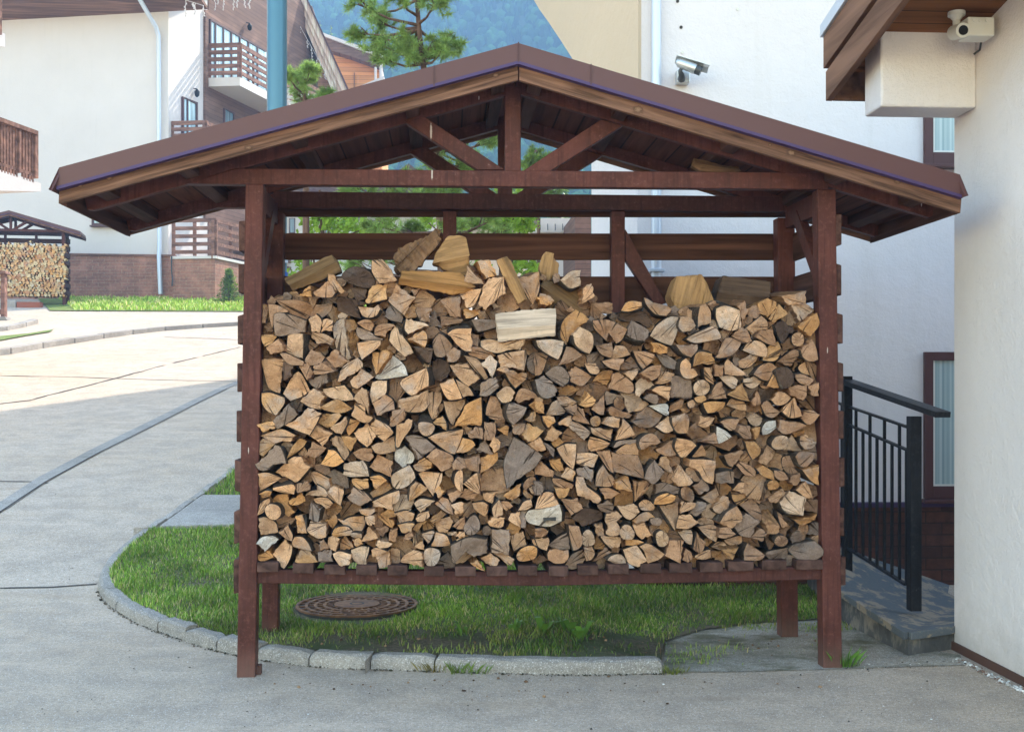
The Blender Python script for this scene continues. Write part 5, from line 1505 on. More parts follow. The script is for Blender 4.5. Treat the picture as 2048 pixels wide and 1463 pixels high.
# second row behind, visible only through gaps and from the side
rnd = random.Random(77)
prof = [(513, 650), (560, 620), (640, 610), (700, 590), (780, 600), (880, 632), (930, 618), (1060, 600), (1180, 612), (1200, 660), (1340, 640), (1540, 635), (1646, 650)]
yy = 1112; row = 0
while yy > 600:
    xx = 540 + (row % 2) * 14
    while xx < 1580:
        topy = np.interp(xx, [p[0] for p in prof], [p[1] for p in prof]) 
        r_ = rnd.uniform(17, 24)
        if yy > topy + 12:
            n = rnd.choice([4, 5, 5, 6]); a0 = rnd.uniform(0, 6.28); Yf = 6.62 + rnd.uniform(-.04, .03)
            # keep on the same world place: map the pixel at the front plane
            X, Z = P(xx, yy, YF).x, P(xx, yy, YF).z; rw = 1.3 * r_ * YF / FPX
            pl = [(X + math.cos(a0 + j / n * 6.283) * rw * rnd.uniform(.9, 1.3), Z + math.sin(a0 + j / n * 6.283) * rw * rnd.uniform(.9, 1.3)) for j in range(n)]
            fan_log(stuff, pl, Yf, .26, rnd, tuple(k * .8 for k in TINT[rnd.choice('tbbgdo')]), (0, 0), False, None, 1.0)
        xx += r_ * 1.9
    yy -= 38; row += 1
o = log_mesh(stuff, 'firewood_pile', (0, YF, 0)); tag(o, 'small split firewood packed between and behind the larger logs in the central woodshed', 'firewood', kind='stuff')

# loose pieces lying on top, seen from the side
def lying(name, pts, Yf, dep, tone, grain, label, dy_top=0.0, jag=.004, parts=None, seed=0, burl=False):
    rnd = random.Random(seed); c = P(sum(p[0] for p in pts) / len(pts), sum(p[1] for p in pts) / len(pts), Yf)
    W = [P(x, y, Yf) - c for x, y in pts]
    ca, sa = math.cos(-grain), math.sin(-grain)                     # turn so the grain runs along local X
    L2 = [Vector((p.x * ca - p.z * sa, 0, p.x * sa + p.z * ca)) for p in W]
    d = []
    n0 = len(L2)
    for i in range(n0):
        a = L2[i]; b = L2[(i + 1) % n0]; k = max(2, int((b - a).length / .014))
        for q in range(k):
            v = a.lerp(b, q / k)
            if q: v = v + Vector((rnd.uniform(-1, 1), 0, rnd.uniform(-1, 1))) * jag * (.6 if not burl else 2)
            d.append(v)
    n = len(d); cx = sum((v.x for v in d)) / n; cz_ = sum((v.z for v in d)) / n
    tilt = rnd.uniform(-.12, .12); xm = max(abs(v.x - cx) for v in d); zr = rnd.uniform(-.25, .2) * max(abs(v.z - cz_) for v in d)
    vs = []
    def put(x, y, z): vs.append((x, y + (z - cz_) * tilt + rnd.uniform(-1, 1) * (.011 if burl else .0012), z))
    for v in d:                                                      # ridge, shoulder, rim, back
        rx = cx + max(-xm * .96, min(xm * .96, (v.x - cx) * 1.0)) * .97
        put(rx, -.03, cz_ + zr + (v.z - cz_ - zr) * .02)
    for v in d: put(cx + (v.x - cx) * .985, -.012, cz_ + zr + (v.z - cz_ - zr) * .55)
    for v in d: put(cx + (v.x - cx) * .99, 0, cz_ + (v.z - cz_) * .97)
    for v in d: put(v.x, .012, v.z)
    for v in d: put(cx + (v.x - cx) * .95, dep, cz_ + (v.z - cz_) * .9)
    fs = []
    for r_ in range(4):
        for i in range(n): j = (i + 1) % n; fs.append((r_ * n + i, r_ * n + j, (r_ + 1) * n + j, (r_ + 1) * n + i))
    fs.append(tuple(4 * n + i for i in range(n))); fs.append(tuple(range(n))[::-1])
    me = bpy.data.meshes.new(name); me.from_pydata(vs, [], fs); me.materials.append(M['side_' + tone])
    bm = bmesh.new(); bm.from_mesh(me); bmesh.ops.recalc_face_normals(bm, faces=bm.faces); bm.to_mesh(me); bm.free()
    o = bpy.data.objects.new(name, me); COL.objects.link(o); o.location = c; o.rotation_euler = (0, -grain, 0)
    tag(o, label, 'log', GRP); return o
for k, c in (('t', (.44, .25, .11)), ('o', (.42, .205, .07)), ('p', (.64, .49, .37)), ('d', (.12, .075, .05)), ('b', (.26, .15, .085)), ('k', (.21, .125, .06))):
    M['side_' + k] = m_wood('split_side_' + k, c, 0, (0, 0, 0), c2=tuple(min(1, x * 1.45) for x in c), scl=1.8, contrast=0.42, kind='obj')
lying('firewood_log', [(568, 557), (610, 535), (650, 513), (664, 509), (675, 520), (684, 543), (640, 562), (585, 581)], 6.2, .12, 'k', R(27), 'dark-streaked log lying aslant, topmost at the left end of the pile', seed=1)
lying('firewood_log', [(796, 568), (803, 541), (850, 541), (921, 545), (952, 573), (932, 585), (905, 590), (876, 583), (830, 575)], 6.14, .1, 'o', R(-7), 'orange plank-like log lying flat across the top of the pile', seed=2)
lying('firewood_log', [(786, 515), (795, 496), (815, 487), (835, 480), (861, 466), (882, 462), (880, 484), (862, 506), (846, 528), (828, 543), (806, 552), (790, 545)], 6.36, .14, 'b', R(45), 'gnarled burl log with a tapering limb, highest piece left of the rear stud', burl=True, seed=3)
lying('firewood_log', [(864, 528), (872, 505), (884, 487), (896, 472), (918, 470), (932, 475), (937, 505), (940, 537), (932, 551), (905, 548), (885, 538), (878, 531)], 6.3, .14, 't', R(12), 'big pale tan wedge log standing tall against the back slats', seed=4)
lying('firewood_log', [(991, 627), (1050, 619), (1112, 616), (1112, 640), (1111, 672), (1050, 678), (996, 684), (992, 650)], 6.06, .2, 'p', R(4), 'pale rectangular split log lying sideways near the top centre of the pile', seed=5)
lying('firewood_log', [(1340, 590), (1346, 570), (1354, 552), (1380, 550), (1404, 549), (1415, 568), (1428, 600), (1420, 622), (1385, 630), (1350, 618)], 6.34, .2, 't', R(75), 'large tan split chunk standing up, left of two blocks at the right top', seed=6)
lying('firewood_log', [(1431, 603), (1438, 575), (1446, 551), (1490, 556), (1541, 563), (1541, 590), (1528, 605), (1500, 618), (1465, 622)], 6.36, .2, 'd', R(-5), 'dark weathered log block lying flat, right of two blocks at the right top', seed=7)
lying('firewood_log', [(993, 520), (1014, 512), (1022, 520), (1055, 598), (1036, 608), (1018, 575), (1005, 550)], 6.12, .08, 't', R(-63), 'slim tan stick-like split leaning upright on top of the pile', seed=8)
lying('firewood_log', [(1078, 570), (1090, 560), (1115, 562), (1145, 575), (1175, 582), (1180, 602), (1165, 625), (1120, 632), (1090, 612)], 6.24, .16, 'k', R(-35), 'striped tan log lying aslant with brown grain lines at the top', seed=9)
lying('firewood_log', [(1078, 530), (1084, 512), (1092, 503), (1104, 512), (1118, 526), (1117, 548), (1108, 562), (1085, 560), (1080, 545)], 6.28, .14, 't', R(80), 'pointed tan log standing on end at the top centre, right of the leaning stick', seed=10)
lying('firewood_log', [(1384, 330), (1388, 316), (1408, 320), (1440, 330), (1478, 334), (1482, 342), (1440, 345), (1400, 341)], 6.34, .07, 'b', R(-8), 'loose bark piece tucked under the roof on the right end of the tie beam', seed=12)
# ================================================================== FAR COPY OF THE SHED
def copy_shed(loc, rz, scale=1.0):
    r = shed.copy(); COL.objects.link(r); r.location = loc; r.rotation_euler = (0, 0, rz); r.scale = (scale,) * 3
    for ch in list(shed.children):
        c = ch.copy(); COL.objects.link(c); c.parent = r
        if 'label' in c: pass
    return r
YS = 40.5
cS = P(30, 600, YS); cS.z = hgt(YS) - 0.02
far = copy_shed(cS, R(9)); far['label'] = 'small far woodshed at the left edge before the brick house base, full of pale logs'
# its firewood: hundreds of ends, too small to tell apart
def far_pile():
    rnd = random.Random(9); mb = MB(); mb.uv = []; mb.tc = []
    z0 = P(80, 592, YS).z; z1 = P(80, 487, YS).z; xa = P(-70, 500, YS).x; xb = P(129, 500, YS).x
    h = .085; z = z0 + .04; row = 0
    while z < z1 + .08:
        x = xa + (row % 2) * .05
        while x < xb:
            if z < z1 + rnd.uniform(-.12, .08):
                w = rnd.uniform(.05, .085); n = rnd.choice([3, 4, 5, 6]); a0 = rnd.uniform(0, 6.28)
                tc = TINT[rnd.choice('ttpppotpb')]; tc = (min(.92, tc[0] * 1.5), min(.8, tc[1] * 1.35), tc[2] * 1.15)
                fn = [(x + math.cos(a0 + j / n * 6.283) * w * rnd.uniform(.8, 1.1), z + math.sin(a0 + j / n * 6.283) * w * rnd.uniform(.8, 1.1)) for j in range(n)]
                Yf = YS + rnd.uniform(-.06, .06); vs = [(a, Yf, b) for a, b in fn] + [(a, Yf + .45, b) for a, b in fn]
                o = len(mb.v); mb.v += vs
                for v in vs: mb.uv.append((v[0] - x, v[2] - z)); mb.tc.append((*tc, rnd.random()))
                mb.f.append(tuple(o + j for j in range(n))); mb.m.append(0); mb.sm.append(False)
                for j in range(n): mb.f.append((o + j, o + (j + 1) % n, o + n + (j + 1) % n, o + n + j)); mb.m.append(1); mb.sm.append(False)
            x += rnd.uniform(.10, .13)
        z += h; row += 1
    o = log_mesh(mb, 'firewood_pile', cS); o.rotation_euler = (0, 0, R(9)); o.location.y -= .1
    tag(o, 'pale split firewood filling the far woodshed at the left edge', 'firewood', kind='stuff')
far_pile()
mb = MB(); a = P(-30, 625, 39.6); b = P(31, 612, 39.6); mb.box((a.x, 39.6, hgt(39.6) - .05), (b.x, 40.2, hgt(40) + .2)); tag(mb.build('stone_block', M['concrete_kerb'], bevel=.03, origin=(a.x, 39.8, hgt(39.6))), 'pale stone block on the ground below the far woodshed', 'block')
mb = MB(); a = P(33, 625, 39.6); b = P(80, 614, 39.6); mb.box((a.x, 39.6, hgt(39.6) - .05), (b.x, 39.9, hgt(39.6) + .2)); tag(mb.build('red_plank', mat('red_brown_plank', (.30, .10, .06), .8), bevel=.01, origin=(a.x, 39.8, hgt(39.6))), 'reddish plank lying beside the pale block under the far woodshed', 'plank')

# post and rails of another log shed's end at the left edge
gl = G(10, 640); t_ = thing('log_shed_end', 'brown timber post with capped top rail at the far left edge of the photo', 'woodshed part', gl)
Yg = gl.y
mb = MB(); qp(mb, [(1, 638), (9, 638), (9, 547), (1, 547)], Yg, .22); mb.build('post', M['rail_wood'], t_, .01)
mb = MB(); qp(mb, [(-90, 547), (12, 547), (9, 541), (-90, 528)], Yg - .1, .4); mb.build('top_rail', M['rail_wood'], t_, .01)
mb = MB(); qp(mb, [(-90, 628), (1, 628), (1, 618), (-90, 618)], Yg + .05, .1); mb.build('bottom_rail', M['rail_wood'], t_, .01)
mb = MB(); qp(mb, [(-4, 642), (16, 642), (10, 633), (-4, 633)], Yg - .15, .4); mb.build('foot_block', M['concrete_kerb'], t_, .01)

# ================================================================== WHITE HOUSE WITH BRICK BASE (left)
YH = 44.0
aU = R(8.9); U = Vector((math.cos(aU), -math.sin(aU), 0))
vd = math.atan((1650 - 1024) / FPX) + TH; V = Vector((math.sin(vd), math.cos(vd), 0))
C0 = P(337, 507, YH); C0.z = 0
def face(mb, pts, p0, d, thick, m=0, out_=0.0):                 # pixel outline on a vertical plane, thickness away from the camera
    n = Vector((-d.y, d.x, 0));
    if n.dot(p0 - CAM) < 0: n = -n
    q = [PL(x, y, p0 - n * out_, d) for x, y in pts]
    return mb.prism(q, n * thick, m)
hs = thing('white_house', 'white rendered house with brown brick base, plank eaves and slatted balconies, left background', 'house', (C0.x, C0.y, hgt(C0.y)))
def hp(name, mb, m, bev=0, parent=None, label=None):
    o = mb.build(name, m, parent or hs, bev, fix=True)
    if label: o['label'] = label
    return o
zbr = P(250, 507, YH).z
mb = MB(); face(mb, [(-160, 650), (337, 650), (337, -30), (-160, -30)], C0, U, 6); hp('wall', mb, M['plaster_house'])
mb = MB(); face(mb, [(-160, 650), (345, 650), (345, 512), (-160, 505)], C0, U, .5, out_=.1); hp('brick_base', mb, M['brick_far'])
mb = MB(); face(mb, [(-160, 506), (346, 513), (346, 509), (-160, 502)], C0, U, .4, out_=.16); hp('base_ledge', mb, M['rail_wood'])
# sunlit return wall, receding
mb = MB(); face(mb, [(337.6, 640), (415, 620), (415, -30), (337.6, -30)], C0, V, .3, out_=-.02); hp('side_wall', mb, M['plaster_house'])
# eaves
A0 = PL(-160, 50, C0, U); A1 = PL(372, 25, C0, U); A2 = PL(415, 20, C0, U)
nU = Vector((U.y, -U.x, 0));
if nU.y > 0: nU = -nU
mb = MB()
B0 = A0 + nU * 1.5 + Vector((0, 0, .35)); B1 = A2 + nU * 1.5 + Vector((0, 0, .35)); A2b = A2 + Vector((0, 0, .02))
mb.prism([A0, A2b, B1, B0], (0, 0, .12)); hp('eave_soffit', mb, M['house_soffit'])
mb = MB(); mb.prism([B0 + Vector((0, 0, -.05)), B1 + Vector((0, 0, -.05)), B1 + Vector((0, 0, .5)), B0 + Vector((0, 0, .5))], nU * .08); hp('eave_fascia', mb, M['brown_trim'])
mb = MB(); mb.prism([B0 + Vector((0, 0, .5)), B1 + Vector((0, 0, .5)), B1 - nU * 7 + Vector((0, 0, 3.2)), B0 - nU * 7 + Vector((0, 0, 3.2))], (0, 0, .1)); hp('roof', mb, M['brown_trim'])
# downpipe
mb = MB(); pts = [PL(262, -30, C0 + nU * 1.3, U), PL(280, 0, C0 + nU * 1.2, U), PL(312, 55, C0 + nU * .35, U), PL(317, 72, C0 + nU * .22, U), PL(319, 500, C0 + nU * .22, U), PL(318, 512, C0 + nU * .3, U), PL(321, 588, C0 + nU * .3, U)]
mb.tube(pts, .085, 10); hp('downpipe', mb, M['zinc'])
# window on the main wall
def window(p0, d, x0, y0, x1, y1, dy=0, fr=3, glass='glass', par=None, sill=False, mull=None, th=.14, out_=.06):
    mb = MB(); o_ = [(x0, y1), (x1, y1 + dy), (x1, y0 + dy), (x0, y0)]
    I = [(x0 + fr, y1 - fr), (x1 - fr, y1 + dy - fr), (x1 - fr, y0 + dy + fr), (x0 + fr, y0 + fr)]
    for i in range(4):
        face(mb, [o_[i], o_[(i + 1) % 4], I[(i + 1) % 4], I[i]], p0, d, th, out_=out_)
    if mull:
        for mx in mull:
            k = (mx - x0) / (x1 - x0) * dy; face(mb, [(mx - fr * .4, y1 - fr + k), (mx + fr * .4, y1 - fr + k), (mx + fr * .4, y0 + fr + k), (mx - fr * .4, y0 + fr + k)], p0, d, th * .7, out_=out_ * .8)
    f = hp('window', mb, M['brown_trim'], 0, par)
    mb = MB(); face(mb, I, p0, d, .02, out_=.012); g = hp('pane', mb, M[glass], 0, f)
    if sill:
        mb = MB(); face(mb, [(x0 - 4, y1 + 3), (x1 + 2, y1 + dy + 3), (x1 + 2, y1 + dy), (x0 - 4, y1)], p0, d, .3, out_=.2); hp('sill', mb, M['brown_trim'], 0, f)
    return f
window(C0, U, 183, 395, 236, 450, fr=4, sill=True, glass='curtain')
window(C0, V, 366, 193, 396, 300, dy=12, fr=3, glass='curtain', mull=[376])
# corner trim between plaster and cladding
mb = MB(); face(mb, [(411, 440), (417, 440), (417, 20), (411, 20)], C0, V, .3, out_=.08); hp('corner_trim', mb, M['clad'])
# clad wing
mb = MB(); face(mb, [(417, 640), (700, 560), (700, 250), (590, -30), (417, -30)], C0, V, .3, out_=.0); hp('clad_wall', mb, M['clad'])
# window band over the upper balcony
wb = MB()
bandO = [(421, 155), (533, 214), (533, 101), (421, 38)]
xsb = [421, 431, 447, 463, 480, 497, 515, 533]
for a, b in zip(xsb[:-1], xsb[1:]):
    ya = 38 + (a - 421) * .5625; yb = 38 + (b - 421) * .5625
    for q in ([(a, 155 + (a - 421) * .527), (a + 2, 156 + (a - 421) * .527), (a + 2, ya + 1), (a, ya)], [(a, ya + 3), (b, yb + 3), (b, yb), (a, ya)]):
        face(wb, q, C0, V, .12, out_=.07)
f = hp('window_band', wb, M['brown_trim'])
mb = MB(); face(mb, bandO, C0, V, .02, out_=.02); hp('pane', mb, M['curtain'], 0, f)
window(C0, V, 449, 216, 470, 260, dy=10, fr=2)
# wall lamps
for (x, y, d) in ((492, 55, V), (386, 187, V)):
    p = PL(x, y, C0, d) - Vector((math.cos(vd), -math.sin(vd), 0)) * -.18
    mb = MB(); mb.tube([p + Vector((0, 0, .16)), p + Vector((0, 0, .05)), p - Vector((0, 0, .1)), p - Vector((0, 0, .16))], [.03, .11, .09, .03], 8)
    mb.tube([p + Vector((0, 0, .16)), p + Vector((-.15, .05, .2))], .02, 6)
    hp('wall_lamp', mb, M['black_iron'])
# balconies: slatted rails
def balcony(x0, x1, yt, yb, slab, depth, nsl, ystart, name='balcony', first=None, ext=8.0, front_off=None):
    """x0..x1 front span in pixels at the wall plane; rail rows from yt to yb; slab (y top, y bottom)"""
    W0 = PL(x0, 300, C0, V)
    k = lambda py: P(x0, py, W0.y).z
    zt, zb_, s0, s1 = k(yt), k(yb), k(slab[0]), k(slab[1])
    r0 = ray(x1, 300); # front edge runs along U from W0 until the pixel column x1
    q = PL(x1, 300, W0, U); ln = (Vector((q.x, q.y, 0)) - Vector((W0.x, W0.y, 0))).length
    A = Vector((W0.x, W0.y, 0)); B = A + U * ln; Cc = B + V * ext
    zz = Vector((0, 0, 1))
    mb = MB(); mb.prism([A + zz * s1, B + zz * s1, Cc + zz * s1, A + V * ext + zz * s1], (0, 0, s0 - s1)); bal = hp(name, mb, M['plaster_house'])
    h = (zt - zb_) / (nsl * 1.75 - .75)
    for (a, b) in ((A, B), (B, Cc)):
        for i in range(nsl):
            zc = zt - h * .5 - i * h * 1.75; mb = MB()
            bar(mb, a + zz * zc, b + zz * zc, .05, h * (1.15 if i == 0 else 1.0)); hp('rail_slat', mb, M['rail_wood'], 0, bal)
        L_ = (b - a).length; n = max(1, int(round(L_ / 1.3)))
        for i in range(n + 1):
            p = a.lerp(b, i / n) ; mb = MB()
            inn = (V if a is A else -U) * .07
            bar(mb, p + inn + zz * s0, p + inn + zz * zt, .09, .09, up=Vector((1, 0, 0))); hp('rail_post', mb, M['rail_wood'], 0, bal)
    return bal
balcony(415, 480, 88, 151, (156, 173), 0, 5, 0, 'balcony', ext=7.5)
balcony(343, 411, 243, 300, (303, 318), 0, 5, 0, 'balcony', ext=2.2)
# lower terrace: brick block with rail
W0 = C0 + nU * .6
T0_ = PL(345, 560, W0, U); T1_ = PL(430, 560, W0, U); 
zt_ = T1_.z * 0 + P(430, 517, T1_.y).z
a = Vector((T0_.x, T0_.y, 0)); b = Vector((T1_.x, T1_.y, 0))
zz = Vector((0, 0, 1))
mb = MB(); mb.prism([a + zz * 4, b + zz * 4, b + V * 9 + zz * 4, a + V * 9 + zz * 4], (0, 0, zt_ - 4)); hp('terrace_base', mb, M['brick_far'])
mb = MB(); e = .06; mb.prism([a - U * e + nU * e + zz * zt_, b + U * e + nU * e + zz * zt_, b + U * e + V * 9 + zz * zt_, a - U * e + V * 9 + zz * zt_], (0, 0, .1)); hp('terrace_ledge', mb, M['plaster_house'])
za = zt_ + .14; zb2 = P(430, 440, T1_.y).z
for p, q in ((a, b), (b, b + V * 9)):
    for i in range(5):
        zc = za + .12 + i * (zb2 - za - .12) / 4; mb = MB(); bar(mb, p + zz * zc, q + zz * zc, .05, .14); hp('terrace_rail_slat', mb, M['rail_wood'])
    n = int((q - p).length / 1.4) + 1
    for i in range(n + 1):
        w = p.lerp(q, i / n); inn = (V if p is a else -U) * .07; mb = MB(); bar(mb, w + inn + zz * zt_, w + inn + zz * zb2, .12, .12, up=Vector((1, 0, 0))); hp('terrace_rail_post', mb, M['rail_wood'])
mb = MB(); pts = [PL(x, y, W0 + nU * .1, U) for x, y in ((343, 512), (343, 540), (345, 560), (344, 572))]; mb.tube(pts, .03, 6); hp('cable', mb, M['grey_plastic'])

# gable end with pale rake board behind the pole
gb = thing('gabled_chalet', 'brown clad chalet gable with steep pale roof edge right of the blue pole', 'house', P(620, 400, 56))
mb = MB(); qp(mb, [(540, 330), (700, 330), (700, 200), (588, -20), (540, -60)], 56.5, 6); mb.build('gable_wall', M['clad_light'], gb, fix=True)
mb = MB()
for i, (a_, b_, c_, d_, yy_) in enumerate((((578, -20), (668, 190), (679, 190), (586, -20), 55.2), ((586, -20), (679, 190), (687, 190), (594, -20), 55.1), ((594, -20), (687, 190), (697, 186), (604, -20), 55.0))):
    mb = MB(); qp(mb, [a_, b_, c_, d_], yy_, 1.4); mb.build('rake_board', M['rake_light'], gb, fix=True)
mb = MB(); qp(mb, [(604, -20), (697, 186), (700, 184), (607, -20)], 54.9, 9); mb.build('roof', M['brown_trim'], gb, fix=True)
ch = MB(); qp(ch, [(607, 40), (619, 40), (619, 10), (607, 10)], 60, 1.0); ch.build('chimney', M['rake_light'], gb, fix=True)
ch = MB(); qp(ch, [(600, 12), (624, 12), (628, 27), (622, 29), (600, 14)], 59.8, 1.4); ch.build('dormer_roof', M['clad'], gb, fix=True)
# second, orange clad chalet
oc = thing('orange_chalet', 'orange-brown clad chalet with white roof edge behind the gabled one', 'house', P(720, 300, 66))
mb = MB(); qp(mb, [(640, 330), (762, 330), (764, 148), (740, 125), (640, 88)], 66, 8); mb.build('wall', M['clad_orange'], oc, fix=True)
mb = MB(); qp(mb, [(630, 66), (630, 92), (700, 112), (766, 136), (762, 110), (700, 84)], 65.2, .8); mb.build('soffit', M['clad'], oc, fix=True)
mb = MB(); qp(mb, [(630, 60), (630, 66), (757, 113), (759, 106)], 65, 9); mb.build('roof_edge', M['plaster_house'], oc, fix=True)
mb = MB(); qp(mb, [(706, 185), (768, 160), (768, 152), (706, 178)], 64, .5); mb.build('balcony_edge', M['plaster_house'], oc, fix=True)
mb = MB(); mb.tube([P(763, 112, 64.8), P(762, 128, 64.8), P(762, 165, 64.8)], .1, 8); mb.tube([P(751, 135, 64.8), P(751, 165, 64.8)], .07, 8); mb.build('downpipe', M['plaster_house'], oc)
mb = MB(); qp(mb, [(708, 175), (709, 175), (709, 145), (708, 145)], 65.9, .3); mb.build('door_edge', M['clad'], oc, fix=True)
# pale lattice terrace rail and light strings
lr = thing('lattice_rail', 'white lattice terrace rail low behind the shed roof, right of the blue pole', 'railing', P(600, 230, 50))
for i in range(6):
    mb = MB(); y = 176 + i * 10; qp(mb, [(560, y), (640, y + 20), (640, y + 26), (560, y + 6)], 50 + i * .01, .1); mb.build('slat', M['plaster_house'], lr, fix=True)
for i in range(6):
    mb = MB(); x = 575 + i * 13; qp(mb, [(x, 250), (x + 3, 250), (x + 3, 172 + (x - 560) * .25), (x, 172 + (x - 560) * .25)], 50.15, .1); mb.build('rail_post', M['plaster_house'], lr, fix=True)
def lights(p, q, n, seed, label, Y, ln=(8, 30)):
    rnd = random.Random(seed); mb = MB(); W = lambda x, y: P(x, y, Y)
    mb.tube([W(*p), W(*q)], .012, 4)
    for i in range(n):
        u = (i + rnd.random()) / n; x = p[0] + (q[0] - p[0]) * u; y = p[1] + (q[1] - p[1]) * u; L = rnd.uniform(*ln)
        pts = [W(x, y)]; k = 5
        for j in range(1, k + 1): pts.append(W(x + rnd.uniform(-1.6, 1.6), y + L * j / k))
        mb.tube(pts, .014, 4)
        for j in range(k): 
            c = pts[j + 1]; mb.tube([c, c + Vector((rnd.uniform(-.05, .05), 0, -.05))], .028, 4)
    tag(mb.build('light_string', mat('unlit_light_string', (.62, .55, .52), .5)), label, 'light string', 'unlit icicle light strings on the eaves')
lights((370, 0), (408, 12), 4, 1, 'unlit icicle lights hanging from the white house eave corner', 42.6, (10, 34))
lights((418, -12), (505, -4), 7, 2, 'unlit icicle lights hanging at the very top over the brown cladding', 44.5, (8, 30))
lights((575, 8), (668, 175), 9, 3, 'unlit icicle lights hanging down along the pale steep roof edge', 54.7, (12, 34))

# near balcony at the left edge (its house is out of frame)
nb = thing('side_balcony', 'brown baluster balcony on a white slab at the left edge of the photo', 'balcony', P(30, 383, 20))
B_ = P(0, 300, 20); B_.z = 0
def nf(name, pts, th, m, out_=0): mb = MB(); face(mb, pts, B_, V, th, out_=out_); mb.build(name, m, nb, fix=True)
nf('slab', [(-60, 320), (82, 366), (82, 383), (-60, 380)], 2.2, M['plaster_house'])
nf('top_rail', [(-60, 221), (77, 270), (77, 262), (-60, 212)], .12, M['rail_wood'], .05)
nf('bottom_rail', [(-60, 312), (77, 355), (77, 349), (-60, 305)], .06, M['rail_wood'])
nf('rail_post', [(71, 355), (77, 357), (77, 266), (71, 264)], .1, M['rail_wood'], .03)
nf('rail_post', [(39, 345), (43, 346), (43, 256), (39, 254)], .1, M['rail_wood'], .03)
rnd = random.Random(5)
for x in list(range(-10, 38, 6)) + list(range(46, 70, 6)):
    y = 246 + x * .34; nf('baluster', [(x, y + 97 - x * .02), (x + 3.4, y + 98), (x + 3.4, y + 2), (x, y)], .04, M['rail_wood'])
mb = MB(); a = B_ + Vector((-4.6, -3, 0)); mb.box((a.x - 3, a.y - 2, 0), (a.x + 1.5, a.y + 9, 14)); mb.build('house_wall', M['plaster_house'], nb)
nf('upper_slab', [(-60, 40), (10, 68), (10, 94), (-60, 86)], 2.0, M['plaster_house'])
nf('upper_post', [(-4, 70), (4, 70), (4, -30), (-4, -30)], .12, M['rail_wood'], .05)

# ================================================================== BLUE POLE
pp = G(553, 700); Yp = 9.0; pb = P(553, 775, Yp); 
pole = thing('blue_pole', 'tall smooth blue-grey steel pole rising behind the left end of the shed', 'pole', (pb.x, Yp, hgt(Yp)))
mb = MB(); rr = 19.6 * Yp / FPX
mb.tube([(pb.x, Yp, hgt(Yp) - .1), (pb.x + P(554, 0, Yp).x - P(552, 0, Yp).x, Yp, 9)], rr, 32); mb.build('shaft', M['blue_pole'], pole)
zb3 = P(553, 552, Yp).z; mb = MB(); mb.tube([(pb.x, Yp, zb3 - .04), (pb.x, Yp, zb3 + .03)], rr + .012, 32); mb.build('band_clamp', mat('blue_band', (.02, .10, .35), .3), pole)
zb3 = P(553, 523, Yp).z; mb = MB(); mb.tube([(pb.x, Yp, zb3 - .012), (pb.x, Yp, zb3 + .012)], rr + .01, 32); mb.build('band_clamp', M['zinc'], pole)

# ================================================================== WHITE BUILDING BEHIND (right)
YB = 8.35
wbld = thing('white_building', 'white rendered building with brown windows and split-brick base behind the shed on the right', 'building', (3, YB, hgt(YB)))
x0 = P(1275, 300, YB).x; xL = P(1183, 300, 9.6).x
def wp(name, mb, m, bev=0, parent=None): return mb.build(name, m, parent or wbld, bev, fix=True)
HB = 11.0
mb = MB(); mb.prism([(x0, YB, -.3), (14, YB, -.3), (14, 24.6, -.3), (3.9, 24.6, -.3), (xL, 9.6, -.3)], (0, 0, HB + .3)); wp('wall', mb, M['plaster'])
mb = MB(); mb.prism([(4.0, 24.7, -.3), (22, 24.7, -.3), (22, 36, -.3), (9.0, 36, -.3), (4.55, 29.85, -.3)], (0, 0, 18.5)); wp('unseen_shadow_wing', mb, M['plaster'])  # unseen wing, added so its corner casts the shadow edge across the road
zt = P(1900, 1011, YB).z
mb = MB(); mb.box((x0, YB - .05, -.3), (14, YB, zt)); wp('brick_base', mb, M['brick'])
mb = MB(); mb.box((x0, YB - .075, zt), (14, YB, zt + .035)); wp('base_flashing', mb, mat('purple_flashing', (.06, .035, .09), .4))
# flared soffit of the upper gable, warm bounced light painted in as cream
pA = P(1276, 300, YB - .03); pB = P(1183, 300, 9.57); dq = Vector((pB.x - pA.x, pB.y - pA.y, 0))
mb = MB(); mb.prism([PL(x, y, pA, dq) for x, y in ((1276, -60), (1276, 268), (1183, 236), (1180, 180), (1166, 150), (1150, 126), (1122, 82), (1098, 46), (1078, 18), (1064, -6), (1050, -60))], (.25, .25, 0)); wp('flared_gable', mb, M['plaster_warm'])
def bwin(x0_, y0, x1_, y1):
    p = [P(x0_, y1, YB), P(x1_, y1, YB), P(x1_, y0, YB), P(x0_, y0, YB)]; X0, X1, Z0, Z1 = p[0].x, p[1].x, p[0].z, p[2].z; w = .065; mb = MB()
    mb.box((X0, YB - .04, Z0), (X0 + w, YB - .001, Z1)); mb.box((X1 - w, YB - .04, Z0), (X1, YB - .001, Z1)); mb.box((X0 + w, YB - .04, Z1 - w), (X1 - w, YB - .001, Z1)); mb.box((X0 + w, YB - .04, Z0), (X1 - w, YB - .001, Z0 + w + .03))
    w2 = .02
    f = wp('window', mb, M['brown_trim'], .004)
    mb = MB(); mb.box((X0 + w, YB - .022, Z0 + w + .03), (X1 - w, YB - .002, Z1 - w)); wp('pane', mb, M['bwin_glass'], 0, f)
    mb = MB(); a = w + .012; mb.box((X0 + w, YB - .03, Z0 + w + .03), (X0 + w + .014, YB - .0225, Z1 - w)); mb.box((X0 + w + .014, YB - .03, Z0 + w + .03), (X1 - w, YB - .0225, Z0 + w + .044)); wp('inner_frame', mb, M['white_plastic'], 0, f)
    mb = MB(); mb.box((X0 - .03, YB - .10, Z0 - .03), (X1 + .03, YB, Z0 - .002)); wp('sill', mb, M['brown_trim'], .004, f)
